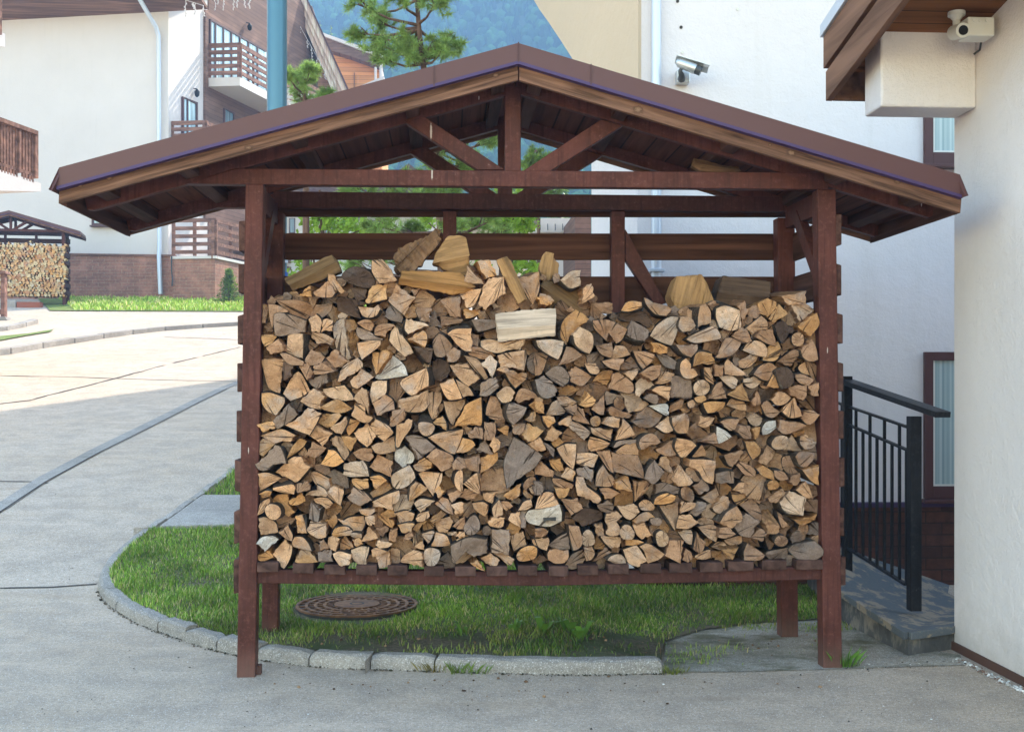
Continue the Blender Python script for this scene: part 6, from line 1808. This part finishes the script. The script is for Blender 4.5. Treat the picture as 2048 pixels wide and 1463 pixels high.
def m_curt():
    m = mat('curtained_window', (.3, .4, .42), .25, 0, .6); t = NT(m)
    sp_ = t.n('ShaderNodeSeparateXYZ'); t.l(t.coord('pos'), sp_.inputs[0])
    w = t.n('ShaderNodeTexNoise'); w.noise_dimensions = '1D'; w.inputs['Scale'].default_value = 1; t.l(t.math('MULTIPLY', sp_.outputs[0], 34.0), w.inputs['W']); w.inputs['Detail'].default_value = 3
    t.out(t.ramp(w.outputs['Fac'], [(0.3, (.24, .33, .34)), (0.5, (.34, .43, .44)), (0.7, (.46, .54, .54))])); return m
M['bwin_glass'] = m_curt()
bwin(1846, 704, 2015, 996); bwin(1846, 60, 2015, 331)
# drain pipe on this wall
mb = MB(); xp = P(1309, 300, YB).x; mb.tube([(xp, YB - .07, .2), (xp, YB - .07, 10.5)], .038, 12)
wp('downpipe', mb, M['zincp'] if 'zincp' in M else M['zinc'])
for y in (222, 543):
    z = P(1309, y, YB).z; mb = MB(); mb.box((xp - .055, YB - .12, z - .012), (xp + .055, YB - .001, z + .012)); wp('pipe_clip', mb, M['zinc'], .003)
for i, (x, y) in enumerate(((1355, 3), (1362, 55), (1475, 19), (1365, 105))):
    c = P(x, y, YB); mb = MB(); mb.tube([(c.x, YB - .006, c.z), (c.x, YB, c.z)], .012, 10); wp('wall_plug', mb, M['joint'] if i < 2 else M['white_plastic'])

# CCTV camera on that wall
cc = thing('security_camera', 'silver bullet security camera with sunshield pointing right on the white building wall', 'camera', P(1362, 160, YB - .06))
Yc = YB - .12
mb = MB(); a = P(1350, 171, YB); b = P(1375, 146, YB); mb.box((a.x, YB - .09, a.z), (b.x, YB - .001, b.z)); mb.build('junction_box', M['silver'], cc, .006)
mb = MB(); mb.tube([P(1363, 158, YB - .09), P(1363, 150, Yc - .05), P(1360, 142, Yc - .06), P(1364, 136, Yc - .06)], [.03, .022, .015, .014], 10); mb.build('arm', M['grey_plastic'], cc)
h0 = P(1353, 123, Yc - .06); h1 = P(1402, 143, Yc - .1)
d = (h1 - h0)
mb = MB(); mb.tube([h0, h0 + d * .12, h0 + d * .78], [.018, .036, .038], 20); mb.build('housing', M['silver'], cc)
mb = MB(); mb.tube([h0 + d * .78, h1], [.034, .034], 20); mb.build('front_ring', M['grey_plastic'], cc)
mb = MB(); s0 = P(1352, 119, Yc - .06); s1 = P(1417, 139, Yc - .1)
up = Vector((0, 0, .004)); dy = Vector((0, .045, -.018)); mb.prism([s0 - dy * 1, s1 - dy * 1, s1 + Vector((0, 0, .012)), s0 + Vector((0, 0, .012))], up); mb.prism([s0 + Vector((0, 0, .012)), s1 + Vector((0, 0, .012)), s1 + dy, s0 + dy], up); mb.build('sunshield', M['silver'], cc, fix=True)

# ================================================================== NEAR BUILDING (right edge)
YN = 6.5
XW = P(1907, 900, YN).x
near = thing('near_building', 'rough white plaster corner of a building with brown timber roof overhang at the right edge', 'building', (XW + .5, YN, 0))
def npart(name, mb, m, bev=0, parent=None): return mb.build(name, m, parent or near, bev, fix=True)
mb = MB()
def zs(y): return P(1900, 66, 6.211).z + .19 * (6.211 - y)
mb.prism([(XW, YN, -.2), (XW, 3.0, -.2), (XW, 3.0, zs(3.0) + .02), (XW, YN, zs(YN) + .02)], (5, 0, 0)); npart('wall', mb, M['plaster_near'], .012)
# corbel box
a = P(1762, 213, 6.211); b = P(1762, 66, 6.211)
mb = MB(); mb.box((a.x, 6.211, a.z), (XW, 6.463, b.z + .02)); npart('corbel', mb, M['plaster_near'], .012)
# soffit following the slope
XR = P(1655, 201, 6.714).x
mb = MB(); Y1 = 6.77; mb.prism([(XR + .03, Y1, zs(Y1)), (XR + .03, 2.9, zs(2.9)), (XR + .03, 2.9, zs(2.9) + .04), (XR + .03, Y1, zs(Y1) + .04)], (XW - XR + 3, 0, 0)); npart('soffit', mb, M['soffit'])
# rake boards
zl0 = P(1655, 201, 6.714).z; zl1 = P(1650, 142, 6.714).z; zu0 = P(1650, 136, 6.714).z; zu1 = P(1650, 72, 6.714).z
sl = .19
def rake(z0, z1, x, m, name, w=.04, y1=6.733):
    mb = MB(); y0 = 2.9; mb.prism([(x, y1, z0), (x, y0, z0 + sl * (y1 - y0)), (x, y0, z1 + sl * (y1 - y0)), (x, y1, z1)], (w, 0, 0)); return npart(name, mb, m, .003)
rake(zl0, zl1, XR - .005, M['rake'], 'rake_board'); rake(zu0, zu1, XR - .02, M['rake'], 'rake_board'); rake(zl1, zu0, XR + .01, M['joint'], 'rake_gap', .02)
rake(zu1, zu1 + .075, XR - .035, M['roof_light'] if 'roof_light' in M else M['zinc'], 'roof_edge', .06, 6.752)
mb = MB(); mb.box((XR + .035, 6.694, zl0 + .0), (XW, 6.728, zl0 + .24)); npart('eave_board', mb, M['rake'], .003)
# dark membrane strip and rubble along the wall foot
mb = MB(); mb.prism([(XW - .012, YN + .02, 0), (XW - .012, 3.0, 0), (XW - .012, 3.0, .035), (XW - .012, YN + .02, .05)], (.02, 0, 0)); npart('base_strip', mb, mat('brown_membrane', (.10, .05, .035), .8))
# soffit camera + box
c2 = thing('dome_camera', 'small white bullet camera facing the viewer under the timber overhang', 'camera', P(1914, 45, 6.086))
Yd = 5.989
mb = MB(); c = P(1913, 38, Yd); zt2 = zs(Yd); mb.tube([(c.x, Yd, zt2 + .0), (c.x, Yd, zt2 - .02)], .046, 24); mb.tube([(c.x, Yd, zt2 - .02), (c.x, Yd, zt2 - .045)], [.04, .02], 20); mb.build('mount', M['white_plastic'], c2)
zc = P(1914, 64, Yd - .05).z
mb = MB(); mb.tube([(c.x, Yd + .03, zc + .02), (c.x, Yd - .08, zc)], .040, 28); mb.build('housing', M['white_plastic'], c2)
mb = MB(); mb.tube([(c.x, Yd - .078, zc), (c.x, Yd - .084, zc - .0005)], .026, 28); mb.build('lens', M['lens'], c2)
mb = MB(); mb.tube([(c.x, Yd + .0, zc + .02), (c.x, Yd, zt2 - .03)], .02, 14); mb.build('neck', M['white_plastic'], c2)
jb = MB(); a = P(1936, 71, 5.912); b = P(1990, 34, 5.912); jb.box((a.x, 5.912, a.z), (min(b.x, XW - .002), 6.037, b.z))
jx = thing('junction_box', 'square white electrical junction box beside the small white camera under the overhang', 'electrical box', P(1960, 50, 6.134))
jb.build('cover', M['white_plastic'], jx, .008)
mb = MB()
for k in range(3): x = a.x + .035 + k * .035; mb.tube([(x, 5.913, b.z - .02), (x, 5.905, b.z - .02)], .012, 12)
mb.build('knockouts', M['white_plastic'], jx)
mb = MB(); mb.tube([(XW - .003, 6.144, a.z + .05), (XW - .006, 6.163, a.z - .0), (XW - .03, 6.182, a.z - .02)], .006, 6); mb.build('cable', M['grey_plastic'], jx)

# ================================================================== RAMP SLAB AND IRON RAILING
rs = thing('ramp_slab', 'worn concrete ramp slab with flaking blue-grey paint between the shed and the right wall', 'ramp', (2.6, 7, 0))
def m_flake():
    m = mat('flaking_blue_paint', (.12, .15, .17), .75); t = NT(m); v = t.coord('pos', (1, 1.0, 1.2))
    a = t.noise(v, 3.4, 9, 0.62, .3); b = t.noise(v, 60, 5, .7); mk = t.fr(t.noise(v, 6.5, 12, 0.68, .2), .50, .56)
    col = t.mix(mk, (.105, .12, .135), (.30, .245, .185)); col = t.mix(t.fr(b, .5, .7, 0, .5), col, (.2, .18, .15))
    t.out(col, t.bump(t.math('ADD', t.math('MULTIPLY', mk, -1.0), b), .5, .004)); return m
def m_flake_side():
    m = mat('flaking_painted_side', (.2, .2, .2), .85); t = NT(m); v = t.coord('pos', (1, 1.0, .6))
    a = t.noise(v, 5.5, 10, 0.66, .3); b = t.noise(v, 40, 5, .7)
    col = t.ramp(a, [(.36, (.05, .052, .055)), (.52, (.10, .10, .10)), (.58, (.20, .18, .155)), (.66, (.26, .23, .19))]); col = t.mix(t.fr(b, .5, .7, 0, .5), col, (.1, .09, .08))
    t.out(col, t.bump(a, .6, .01)); return m
M['flake'] = m_flake(); M['flake_side'] = m_flake_side()
def Z(px, py, z):
    r = ray(px, py); k = (z - CAMZ) / r.z; return CAM + r * k
f0 = Z(1817, 1263, .14); f1 = Z(1919, 1247, .14)
l0 = Vector((P(1680, 1165, 8.2).x, 8.2, .30)); l1 = Z(1680, 1176, .22)
f1c = Z(1935, 1246, .14); fr2 = P(1960, 1188, YB - .01); fr2.z = P(1907, 1188, YB - .01).z; far_l = P(1690, 1076, YB - .01); far_l.x -= .3; far_l.z += .04
top = [f0, f1c, fr2, far_l, l1]
def low(v): return Vector((v.x, v.y, -.1))
mb = MB(); n_ = len(top); mb.add([v for v in top] + [low(v) for v in top], [(0, 1, 2), (0, 2, 4), (4, 2, 3)] + [(i, (i + 1) % n_, (i + 1) % n_ + n_, i + n_) for i in range(n_)])
mb.m = [0] * 3 + [1] * n_
mb.build('slab', [M['flake'], M['flake_side']], rs, 0, fix=True)
# overhanging tread edge
mb = MB(); e_ = .03
for a_, b_, nn in ((l1, f0, Vector((-1, -.35, 0))), (f0, f1c, Vector((.1, -1, 0)))):
    mb = MB(); nn = nn.normalized() * e_; q_ = [a_ + Vector((0, 0, .003)), b_ + Vector((0, 0, .003)), b_ + nn + (nn * 0 if b_ is f1c else Vector((-.01, -e_ * .6, 0))) * (1 if b_ is f0 else 0) + Vector((0, 0, .003)), a_ + nn + Vector((0, 0, .003))]
    mb.prism(q_, (0, 0, -.045)); mb.build('tread_edge', M['flake'], rs, .004, fix=True)
rl = thing('iron_railing', 'black wrought-iron ramp railing with flat handrail beside the right front post', 'railing', Z(1826, 1212, .17))
p0 = Z(1828, 1213, .175); Yr0 = p0.y
q0 = Vector((P(1690, 800, Yr0 + .95).x, Yr0 + .95, 0))
def R_(x, y, u=None):          # point of the railing plane
    d = Vector((q0.x - p0.x, q0.y - p0.y, 0)); return PL(x, y, Vector((p0.x, p0.y, 0)), d)
def rp(name, mb, m=None): return mb.build(name, m or M['black_iron'], rl, .002, fix=True)
mb = MB(); a = R_(1828, 1213); b = R_(1828, 832); bar(mb, Vector((a.x, a.y, a.z - .02)), Vector((a.x, a.y, b.z)), .07, .07, up=Vector((0, 1, 0))); rp('post', mb)
mb = MB(); a = R_(1694, 1110); b = R_(1694, 752); bar(mb, Vector((a.x, a.y, .1)), Vector((a.x, a.y, b.z)), .06, .06, up=Vector((0, 1, 0))); rp('post', mb)
mb = MB(); bar(mb, R_(1560, 717 - 0), R_(1886, 829), .10, .035); rp('handrail', mb)
mb = MB(); bar(mb, R_(1560, 765), R_(1828, 858), .03, .014); rp('upper_rail', mb)
mb = MB(); bar(mb, R_(1560, 790), R_(1828, 905), .03, .014); rp('upper_rail', mb)
mb = MB(); bar(mb, R_(1560, 1010), R_(1812, 1168), .03, .016); rp('lower_rail', mb)
xsb = [1712, 1726, 1740, 1754, 1769, 1784, 1799, 1813]
for i, x in enumerate([1600, 1615, 1630, 1645, 1660, 1672, 1684, 1698] + xsb):
    yt = 765 + (x - 1560) * .347 if i % 2 == 0 else 790 + (x - 1560) * .429
    ybm = 1010 + (x - 1560) * .627
    a = R_(x, ybm); b = R_(x, yt); mb = MB(); bar(mb, a, Vector((a.x, a.y, b.z)), .018, .018, up=Vector((0, 1, 0))); rp('baluster', mb)

# ================================================================== MANHOLE
def manhole():
    c = MH.copy(); z = hgt(c.y) + .082; mh = thing('manhole_cover', 'rusty round ribbed manhole cover set in the grass under the shed', 'manhole cover', (c.x, c.y, z))
    def m_rust():
        m = mat('rusty_iron', (.16, .075, .04), .8, .3); t = NT(m); v = t.coord('pos'); a = t.noise(v, 14, 6, .65); b = t.noise(v, 60, 4, .7)
        col = t.mix(t.fr(a, .35, .65), (.10, .055, .04), (.26, .13, .065)); t.out(col, t.bump(b, .5, .003)); return m
    ru = m_rust(); c.z = z
    mb = MB(); N = 48
    mb.tube([(c.x, c.y, 0), (c.x, c.y, z)], .40, N, smooth=False); mb.build('frame', M['joint'], mh)
    for r0, r1 in ((.385, .405), (.325, .345), (.265, .285), (.205, .225)):
        mb = MB(); mb.disc((c.x, c.y, z + .012), r1, N, 0, r0)
        for rr_ in (r0, r1): mb.add([(c.x + math.cos(k / N * 6.2832) * rr_, c.y + math.sin(k / N * 6.2832) * rr_, z + h_) for h_ in (0, .012) for k in range(N)], [(k, (k + 1) % N, (k + 1) % N + N, k + N) for k in range(N)])
        mb.build('ring_rib', ru, mh)
    mb = MB(); mb.tube([(c.x, c.y, z), (c.x, c.y, z + .014)], .15, N, smooth=False); mb.build('centre_disc', ru, mh)
    mb = MB()
    for k in range(24):
        a = k / 24 * 6.2832; 
        for r0, r1, o_ in ((.16, .205, 0), (.225, .265, .5), (.285, .325, 0), (.345, .385, .5)):
            mb = MB(); a2 = a + o_ / 24 * 6.2832; d_ = Vector((math.cos(a2), math.sin(a2), 0)); bar(mb, c + d_ * r0 + Vector((0, 0, .005)), c + d_ * r1 + Vector((0, 0, .005)), .014, .01); mb.build('radial_rib', ru, mh)
    mb = MB(); mb.disc((c.x, c.y, z + .0145), .05, 24, 0, .035); mb.build('cast_emblem', M['joint'], mh)
manhole()
# ================================================================== TREES
def m_leaf(name, c, sub=0.4):
    m = mat(name, c, 0.5, 0, 0.3); t = NT(m); v = t.coord('pos'); a = t.noise(v, 7, 3, .6); b = t.noise(v, 40, 2, .5)
    col = t.mix(t.fr(a, .35, .65), tuple(x * .6 for x in c), tuple(min(1, x * 1.5) for x in c)); col = t.mix(t.fr(b, .55, .7, 0, .5), col, tuple(min(1, x * q) for x, q in zip(c, (2.0, 1.5, 1.6))))
    t.out(col)
    tr = t.n('ShaderNodeBsdfTranslucent'); t.l(col, tr.inputs['Color']); mx = t.n('ShaderNodeMixShader'); mx.inputs[0].default_value = sub
    t.l(t.b.outputs[0], mx.inputs[1]); t.l(tr.outputs[0], mx.inputs[2]); t.l(mx.outputs[0], t.t.nodes['Material Output'].inputs[0]); return m
M['needle'] = m_leaf('pine_needles', (.25, .37, .10))
M['needle_y'] = m_leaf('light_needles', (.17, .26, .06))
M['leaf'] = m_leaf('bright_leaves', (.22, .36, .04), .45)
M['pine_bark'] = m_wood('pine_bark', (.16, .095, .07), 2, scl=1.4)
def needles(mb, c, r, n_tw, rnd, nl=.07, w=.0045, per=70, up=.35):
    for _ in range(n_tw):
        d = Vector((rnd.gauss(0, 1), rnd.gauss(0, 1), rnd.gauss(0, .8) + up)).normalized()
        a = c + Vector((rnd.uniform(-1, 1), rnd.uniform(-1, 1), rnd.uniform(-.7, .7))) * r * .75; L = r * rnd.uniform(.5, .9)
        for k in range(per):
            u = rnd.random(); p = a + d * L * u; q = Vector((rnd.gauss(0, 1), rnd.gauss(0, 1), rnd.gauss(0, 1))).normalized()
            nd = (q + d * .8).normalized() * nl * rnd.uniform(.7, 1.2); s_ = nd.cross(Vector((rnd.random(), rnd.random(), rnd.random()))).normalized() * w
            mb.add([p - s_, p + s_, p + nd], [(0, 1, 2)])
def pine(name, label, trunk, cl, Y, seed, nl=.085, rt=(.06, .016), tw=14, per=66, w=.004, needle='needle', jy=.5, group=None):
    rnd = random.Random(seed); tp = [P(x, y, Y) for x, y in trunk]; base = tp[0]
    g = Vector((base.x, Y, hgt(Y))); tp = [Vector((base.x, Y, hgt(Y) - .1))] + tp
    t_ = thing(name, label, 'tree', g, group)
    mb = MB(); rad = [rt[0] + (rt[1] - rt[0]) * i / (len(tp) - 1) for i in range(len(tp))]; mb.tube(tp, rad, 10)
    lb = MB()
    for (x, y, r_) in cl:
        c = P(x, y, Y); c.y += rnd.uniform(-jy, jy) ; rw = r_ * Y / FPX
        k = min(range(len(tp)), key=lambda i: abs(tp[i].z - (c.z - .12))); a = tp[k]; 
        if k + 1 < len(tp) and tp[k + 1].z > tp[k].z:
            u = min(max((c.z - .12 - tp[k].z) / (tp[k + 1].z - tp[k].z), 0), 1); a = tp[k].lerp(tp[k + 1], u)
        m_ = a.lerp(c, .5) + Vector((0, 0, -.04)); mb.tube([a, m_, c], [rt[0] * .3, rt[0] * .2, rt[0] * .1], 6)
        for _ in range(4): 
            e = c + Vector((rnd.uniform(-1, 1), rnd.uniform(-1, 1), rnd.uniform(-.2, 1))) * rw * .8; mb.tube([m_.lerp(c, rnd.uniform(.3, 1)), e], [.008, .004], 4)
        needles(lb, c, rw, tw, rnd, nl, w, per)
    mb.build('trunk', M['pine_bark'], t_); lb.build('crown', M[needle], t_)
    return t_
CL = [(720, 25, 30), (742, 55, 34), (765, 88, 34), (800, 100, 34), (835, 95, 26), (795, 8, 26), (870, 25, 34), (888, 62, 34), (858, 98, 30), (898, 95, 22), (712, 62, 18), (775, 122, 24), (882, 112, 22), (745, -5, 26), (812, 60, 16), (850, -20, 30), (790, -40, 32), (760, 30, 26), (880, 0, 26), (820, 122, 18),
      (948, 306, 26), (985, 292, 22), (925, 330, 20), (905, 300, 26), (880, 350, 30), (820, 350, 26), (780, 380, 30), (730, 385, 26), (850, 390, 24), (900, 385, 22), (690, 378, 20), (770, 455, 28), (800, 445, 26), (840, 455, 22), (745, 440, 20), (960, 455, 22), (985, 448, 24), (1010, 458, 22), (705, 530, 22), (760, 520, 26), (730, 500, 22), (1010, 380, 26), (900, 460, 20)]
pine('pine_tree', 'long-needled pine with a slim brown trunk rising behind the shed roof', [(886, 600), (884, 470), (880, 420), (868, 300), (858, 200), (846, 128), (838, 60), (834, 0), (832, -60)], CL, 11.5, 3)
pine('pine_tree', 'low pine top showing just right of the blue pole above the roof', [(612, 420), (612, 300), (610, 200), (606, 170)], [(588, 150, 16), (600, 158, 20), (618, 172, 20), (630, 160, 14), (640, 182, 14), (596, 184, 18), (655, 190, 10), (585, 170, 14)], 14.0, 5, nl=.085, rt=(.05, .015))
pine('pine_tree', 'lighter green larch-like tree seen through the right side of the front truss', [(1075, 640), (1078, 420), (1072, 300)], [(1072, 302, 16), (1085, 318, 18), (1062, 325, 16), (1095, 332, 14), (1055, 345, 16), (1080, 370, 22), (1050, 382, 18), (1100, 385, 20), (1075, 395, 20), (1130, 372, 14)], 24.0, 6, nl=.12, rt=(.06, .02), needle='needle_y', w=.008)
# young spruce by the brick terrace
def spruce():
    rnd = random.Random(8); Y = 41.5; c = P(458, 604, Y); t_ = thing('young_spruce', 'small light green young spruce in front of the brick terrace', 'tree', (c.x, Y, hgt(Y)))
    mb = MB(); h = (604 - 530) * Y / FPX; z0 = hgt(Y); mb.tube([(c.x, Y, z0 - .1), (c.x, Y, z0 + h)], [.04, .01], 6); lb = MB()
    for i in range(16):
        z = z0 + .1 + h * .9 * i / 16; r_ = (.55) * (1 - i / 17) + .05
        for k in range(8):
            a = k / 8 * 6.28 + i * .7 + rnd.uniform(-.3, .3); d = Vector((math.cos(a), math.sin(a), .15)); L = r_ * rnd.uniform(.6, 1.15)
            mb.tube([(c.x, Y, z), Vector((c.x, Y, z)) + d * L], [.01, .004], 4)
            for q in range(22):
                p = Vector((c.x, Y, z)) + d * L * rnd.uniform(.2, 1); n_ = Vector((rnd.gauss(0, 1), rnd.gauss(0, 1), rnd.gauss(0, .7))).normalized() * .12; s_ = n_.cross(Vector((0, .3, 1))).normalized() * .018
                lb.add([p - s_, p + s_, p + n_], [(0, 1, 2)])
    mb.build('trunk', M['pine_bark'], t_); lb.build('crown', M['needle_y'], t_)
spruce()
def broadleaf(label, spots, Y, seed, trunkx, size=.05, per=150, mt='leaf', bottom=False):
    rnd = random.Random(seed); b = P(trunkx, 600, Y); t_ = thing('broadleaf_tree', label, 'tree', (b.x, Y, hgt(Y))); mb = MB(); lb = MB()
    top = P(trunkx, 380, Y); root = Vector((b.x, Y, hgt(Y) - .1)); mb.tube([root, root.lerp(top, .5) + Vector((.1, 0, 0)), top], [.07, .05, .02], 8)
    for x, y, rx, ry in spots:
        c = P(x, y, Y); ax = rx * Y / FPX; az = ry * Y / FPX; a = root.lerp(top, rnd.uniform(.4, 1)); mb.tube([a, a.lerp(c, .6) + Vector((0, 0, .15)), c], [.025, .015, .006], 5)
        for _ in range(per):
            p = c + Vector((rnd.gauss(0, .5) * ax, rnd.uniform(-.6, .6), rnd.gauss(0, .5) * az)); s_ = size * rnd.uniform(.6, 1.2)
            n_ = Vector((rnd.gauss(0, 1), rnd.gauss(0, 1), rnd.gauss(0, 1))).normalized(); u = n_.orthogonal().normalized(); v = n_.cross(u)
            u, v = u * s_, v * s_ * .55; lb.add([p - u, p - u * .2 + v, p + u, p - u * .2 - v], [(0, 1, 2, 3)])
    mb.build('trunk', M['pine_bark'], t_); lb.build('crown', M[mt], t_)
broadleaf('bright yellow-green leafy tree seen through the left part of the shed\'s back slats', [(618, 452, 14, 26), (632, 440, 8, 24), (660, 448, 10, 18), (688, 452, 12, 26), (708, 446, 14, 20), (732, 456, 10, 14), (600, 520, 14, 22), (618, 540, 10, 14), (660, 430, 40, 8), (585, 560, 12, 18)], 17.0, 31, 640, .06, 90)
broadleaf('yellow-green leafy tree seen through the middle of the shed\'s back slats', [(1030, 448, 18, 22), (1055, 452, 18, 20), (1005, 440, 16, 14), (1048, 440, 26, 10), (1060, 538, 16, 14), (1035, 530, 14, 16), (960, 540, 18, 22), (925, 460, 14, 14), (1015, 400, 30, 16), (960, 600, 16, 14), (850, 440, 16, 12)], 15.0, 32, 1000, .055, 110)
# dark evergreen mass between the houses (upper background)
def conifer(px, py_top, Y, wpx, seed, label, col='needle'):
    rnd = random.Random(seed); top = P(px, py_top, Y); z0 = hgt(Y); h = top.z - z0; t_ = thing('conifer', label, 'tree', (top.x, Y, z0), 'conifers on the slope behind the houses')
    mb = MB(); mb.tube([(top.x, Y, z0), (top.x, Y, top.z)], [.2, .02], 6); lb = MB(); R0 = wpx * Y / FPX
    for i in range(1500):
        u = rnd.random() ** .7; z = z0 + h * (1 - u); r_ = R0 * u * math.sqrt(rnd.random()) * rnd.uniform(.8, 1.15); a = rnd.uniform(0, 6.28)
        p = Vector((top.x + math.cos(a) * r_, Y + math.sin(a) * r_, z)); d = Vector((math.cos(a), math.sin(a), -.25)) * R0 * .22 * rnd.uniform(.6, 1.3); s_ = Vector((-d.y, d.x, 0)) * .28 + Vector((0, 0, rnd.uniform(-.1, .1)))
        lb.add([p - s_, p + s_ * .6 + d * .5, p + d, p + s_], [(0, 1, 2), (0, 2, 3)])
    mb.build('trunk', M['pine_bark'], t_); lb.build('crown', M[col], t_)
for i, (x, y, Y, w) in enumerate(((640, 42, 110, 26), (662, 50, 120, 22), (684, 78, 115, 24), (705, 92, 118, 20))):
    conifer(x, y, Y, w, 40 + i, ['slope conifer closest to the chalet roof edge, tallest of the row', 'second slope conifer from the chalet roof edge', 'third slope conifer from the chalet roof edge', 'slope conifer farthest right, above the white roof edge'][i])
conifer(1010, 300, 60, 50, 51, 'conifer seen through the left of the king post in the truss opening')
conifer(1120, 330, 64, 46, 52, 'conifer seen through the truss opening right of the king post')

# ================================================================== HOUSES SEEN THROUGH THE BACK SLATS
def small_house(px0, px1, py0, py1, Y, roof, label, wall='plaster_house', rc='brown_trim', wins=(), th=6):
    a = P(px0, py1, Y); b = P(px1, py0, Y); t_ = thing('distant_house', label, 'house', ((a.x + b.x) / 2, Y, hgt(Y)))
    mb = MB(); mb.box((a.x, Y, hgt(Y) - .3), (b.x, Y + th, b.z)); mb.build('wall', M[wall], t_, fix=True)
    mb = MB(); mx = (a.x + b.x) / 2; o_ = .5
    if roof: 
        zt = P(px0, roof, Y).z; mb.prism([(a.x - o_, Y - o_, b.z - .1), (b.x + o_, Y - o_, b.z - .1), (mx, Y - o_, zt)], (0, th + 2 * o_, 0)); mb.build('roof', M[rc], t_, fix=True)
    for x0_, y0_, x1_, y1_ in wins:
        mb = MB(); qp(mb, [(x0_, y1_), (x1_, y1_), (x1_, y0_), (x0_, y0_)], Y - .06, .05); w_ = mb.build('window', M['brown_trim'], t_, fix=True)
        mb = MB(); qp(mb, [(x0_ + 1.5, y1_ - 1.5), (x1_ - 1.5, y1_ - 1.5), (x1_ - 1.5, y0_ + 1.5), (x0_ + 1.5, y0_ + 1.5)], Y - .08, .02); mb.build('pane', M['glass'], w_, fix=True)
    return t_
small_house(560, 700, 410, 640, 49, 380, 'white house glimpsed through the back slats at the left end of the shed', wins=[(578, 436, 590, 466), (650, 425, 662, 466)])
small_house(705, 930, 425, 640, 52, 330, 'pale house glimpsed through the back slats left of the middle stud', wins=[(740, 440, 760, 470), (900, 440, 915, 468)])
small_house(935, 1062, 440, 640, 56, 400, 'pinkish distant house glimpsed between the middle studs', wall='plaster_warm')
t_ = small_house(1072, 1150, 462, 640, 44, None, 'low house with a pale tin roof and snow guards between the middle and right studs')
mb = MB(); qp(mb, [(1064, 464), (1150, 464), (1158, 436), (1080, 436)], 43.8, .3); mb.build('roof', M['roof_grey'], t_, fix=True)
for i in range(5):
    mb = MB(); x = 1080 + i * 15; qp(mb, [(x, 460), (x + 1.6, 460), (x + 1, 447), (x, 447)], 43.6, .1); mb.build('snow_guard', M['grey_plastic'], t_, fix=True)
small_house(1150, 1182, 425, 640, 40, None, 'narrow dark brown timber building just left of the white building', wall='clad')
# ================================================================== HAZE
hm = bpy.data.materials.new('haze'); hm.use_nodes = True
hn = hm.node_tree; hn.nodes.remove(hn.nodes['Principled BSDF'])
pv = hn.nodes.new('ShaderNodeVolumePrincipled'); pv.inputs['Color'].default_value = (.32, .55, .88, 1); pv.inputs['Density'].default_value = 0.0021; pv.inputs['Anisotropy'].default_value = 0.0
hn.links.new(pv.outputs[0], hn.nodes['Material Output'].inputs['Volume'])
mb = MB(); mb.box((-700, -40, -1.5), (700, 700, 128)); hz = mb.build('haze', hm, fix=True); hz['kind'] = 'stuff'; hz['label'] = 'pale blue air haze filling the valley'; hz['category'] = 'haze'
hz.display_type = 'WIRE'
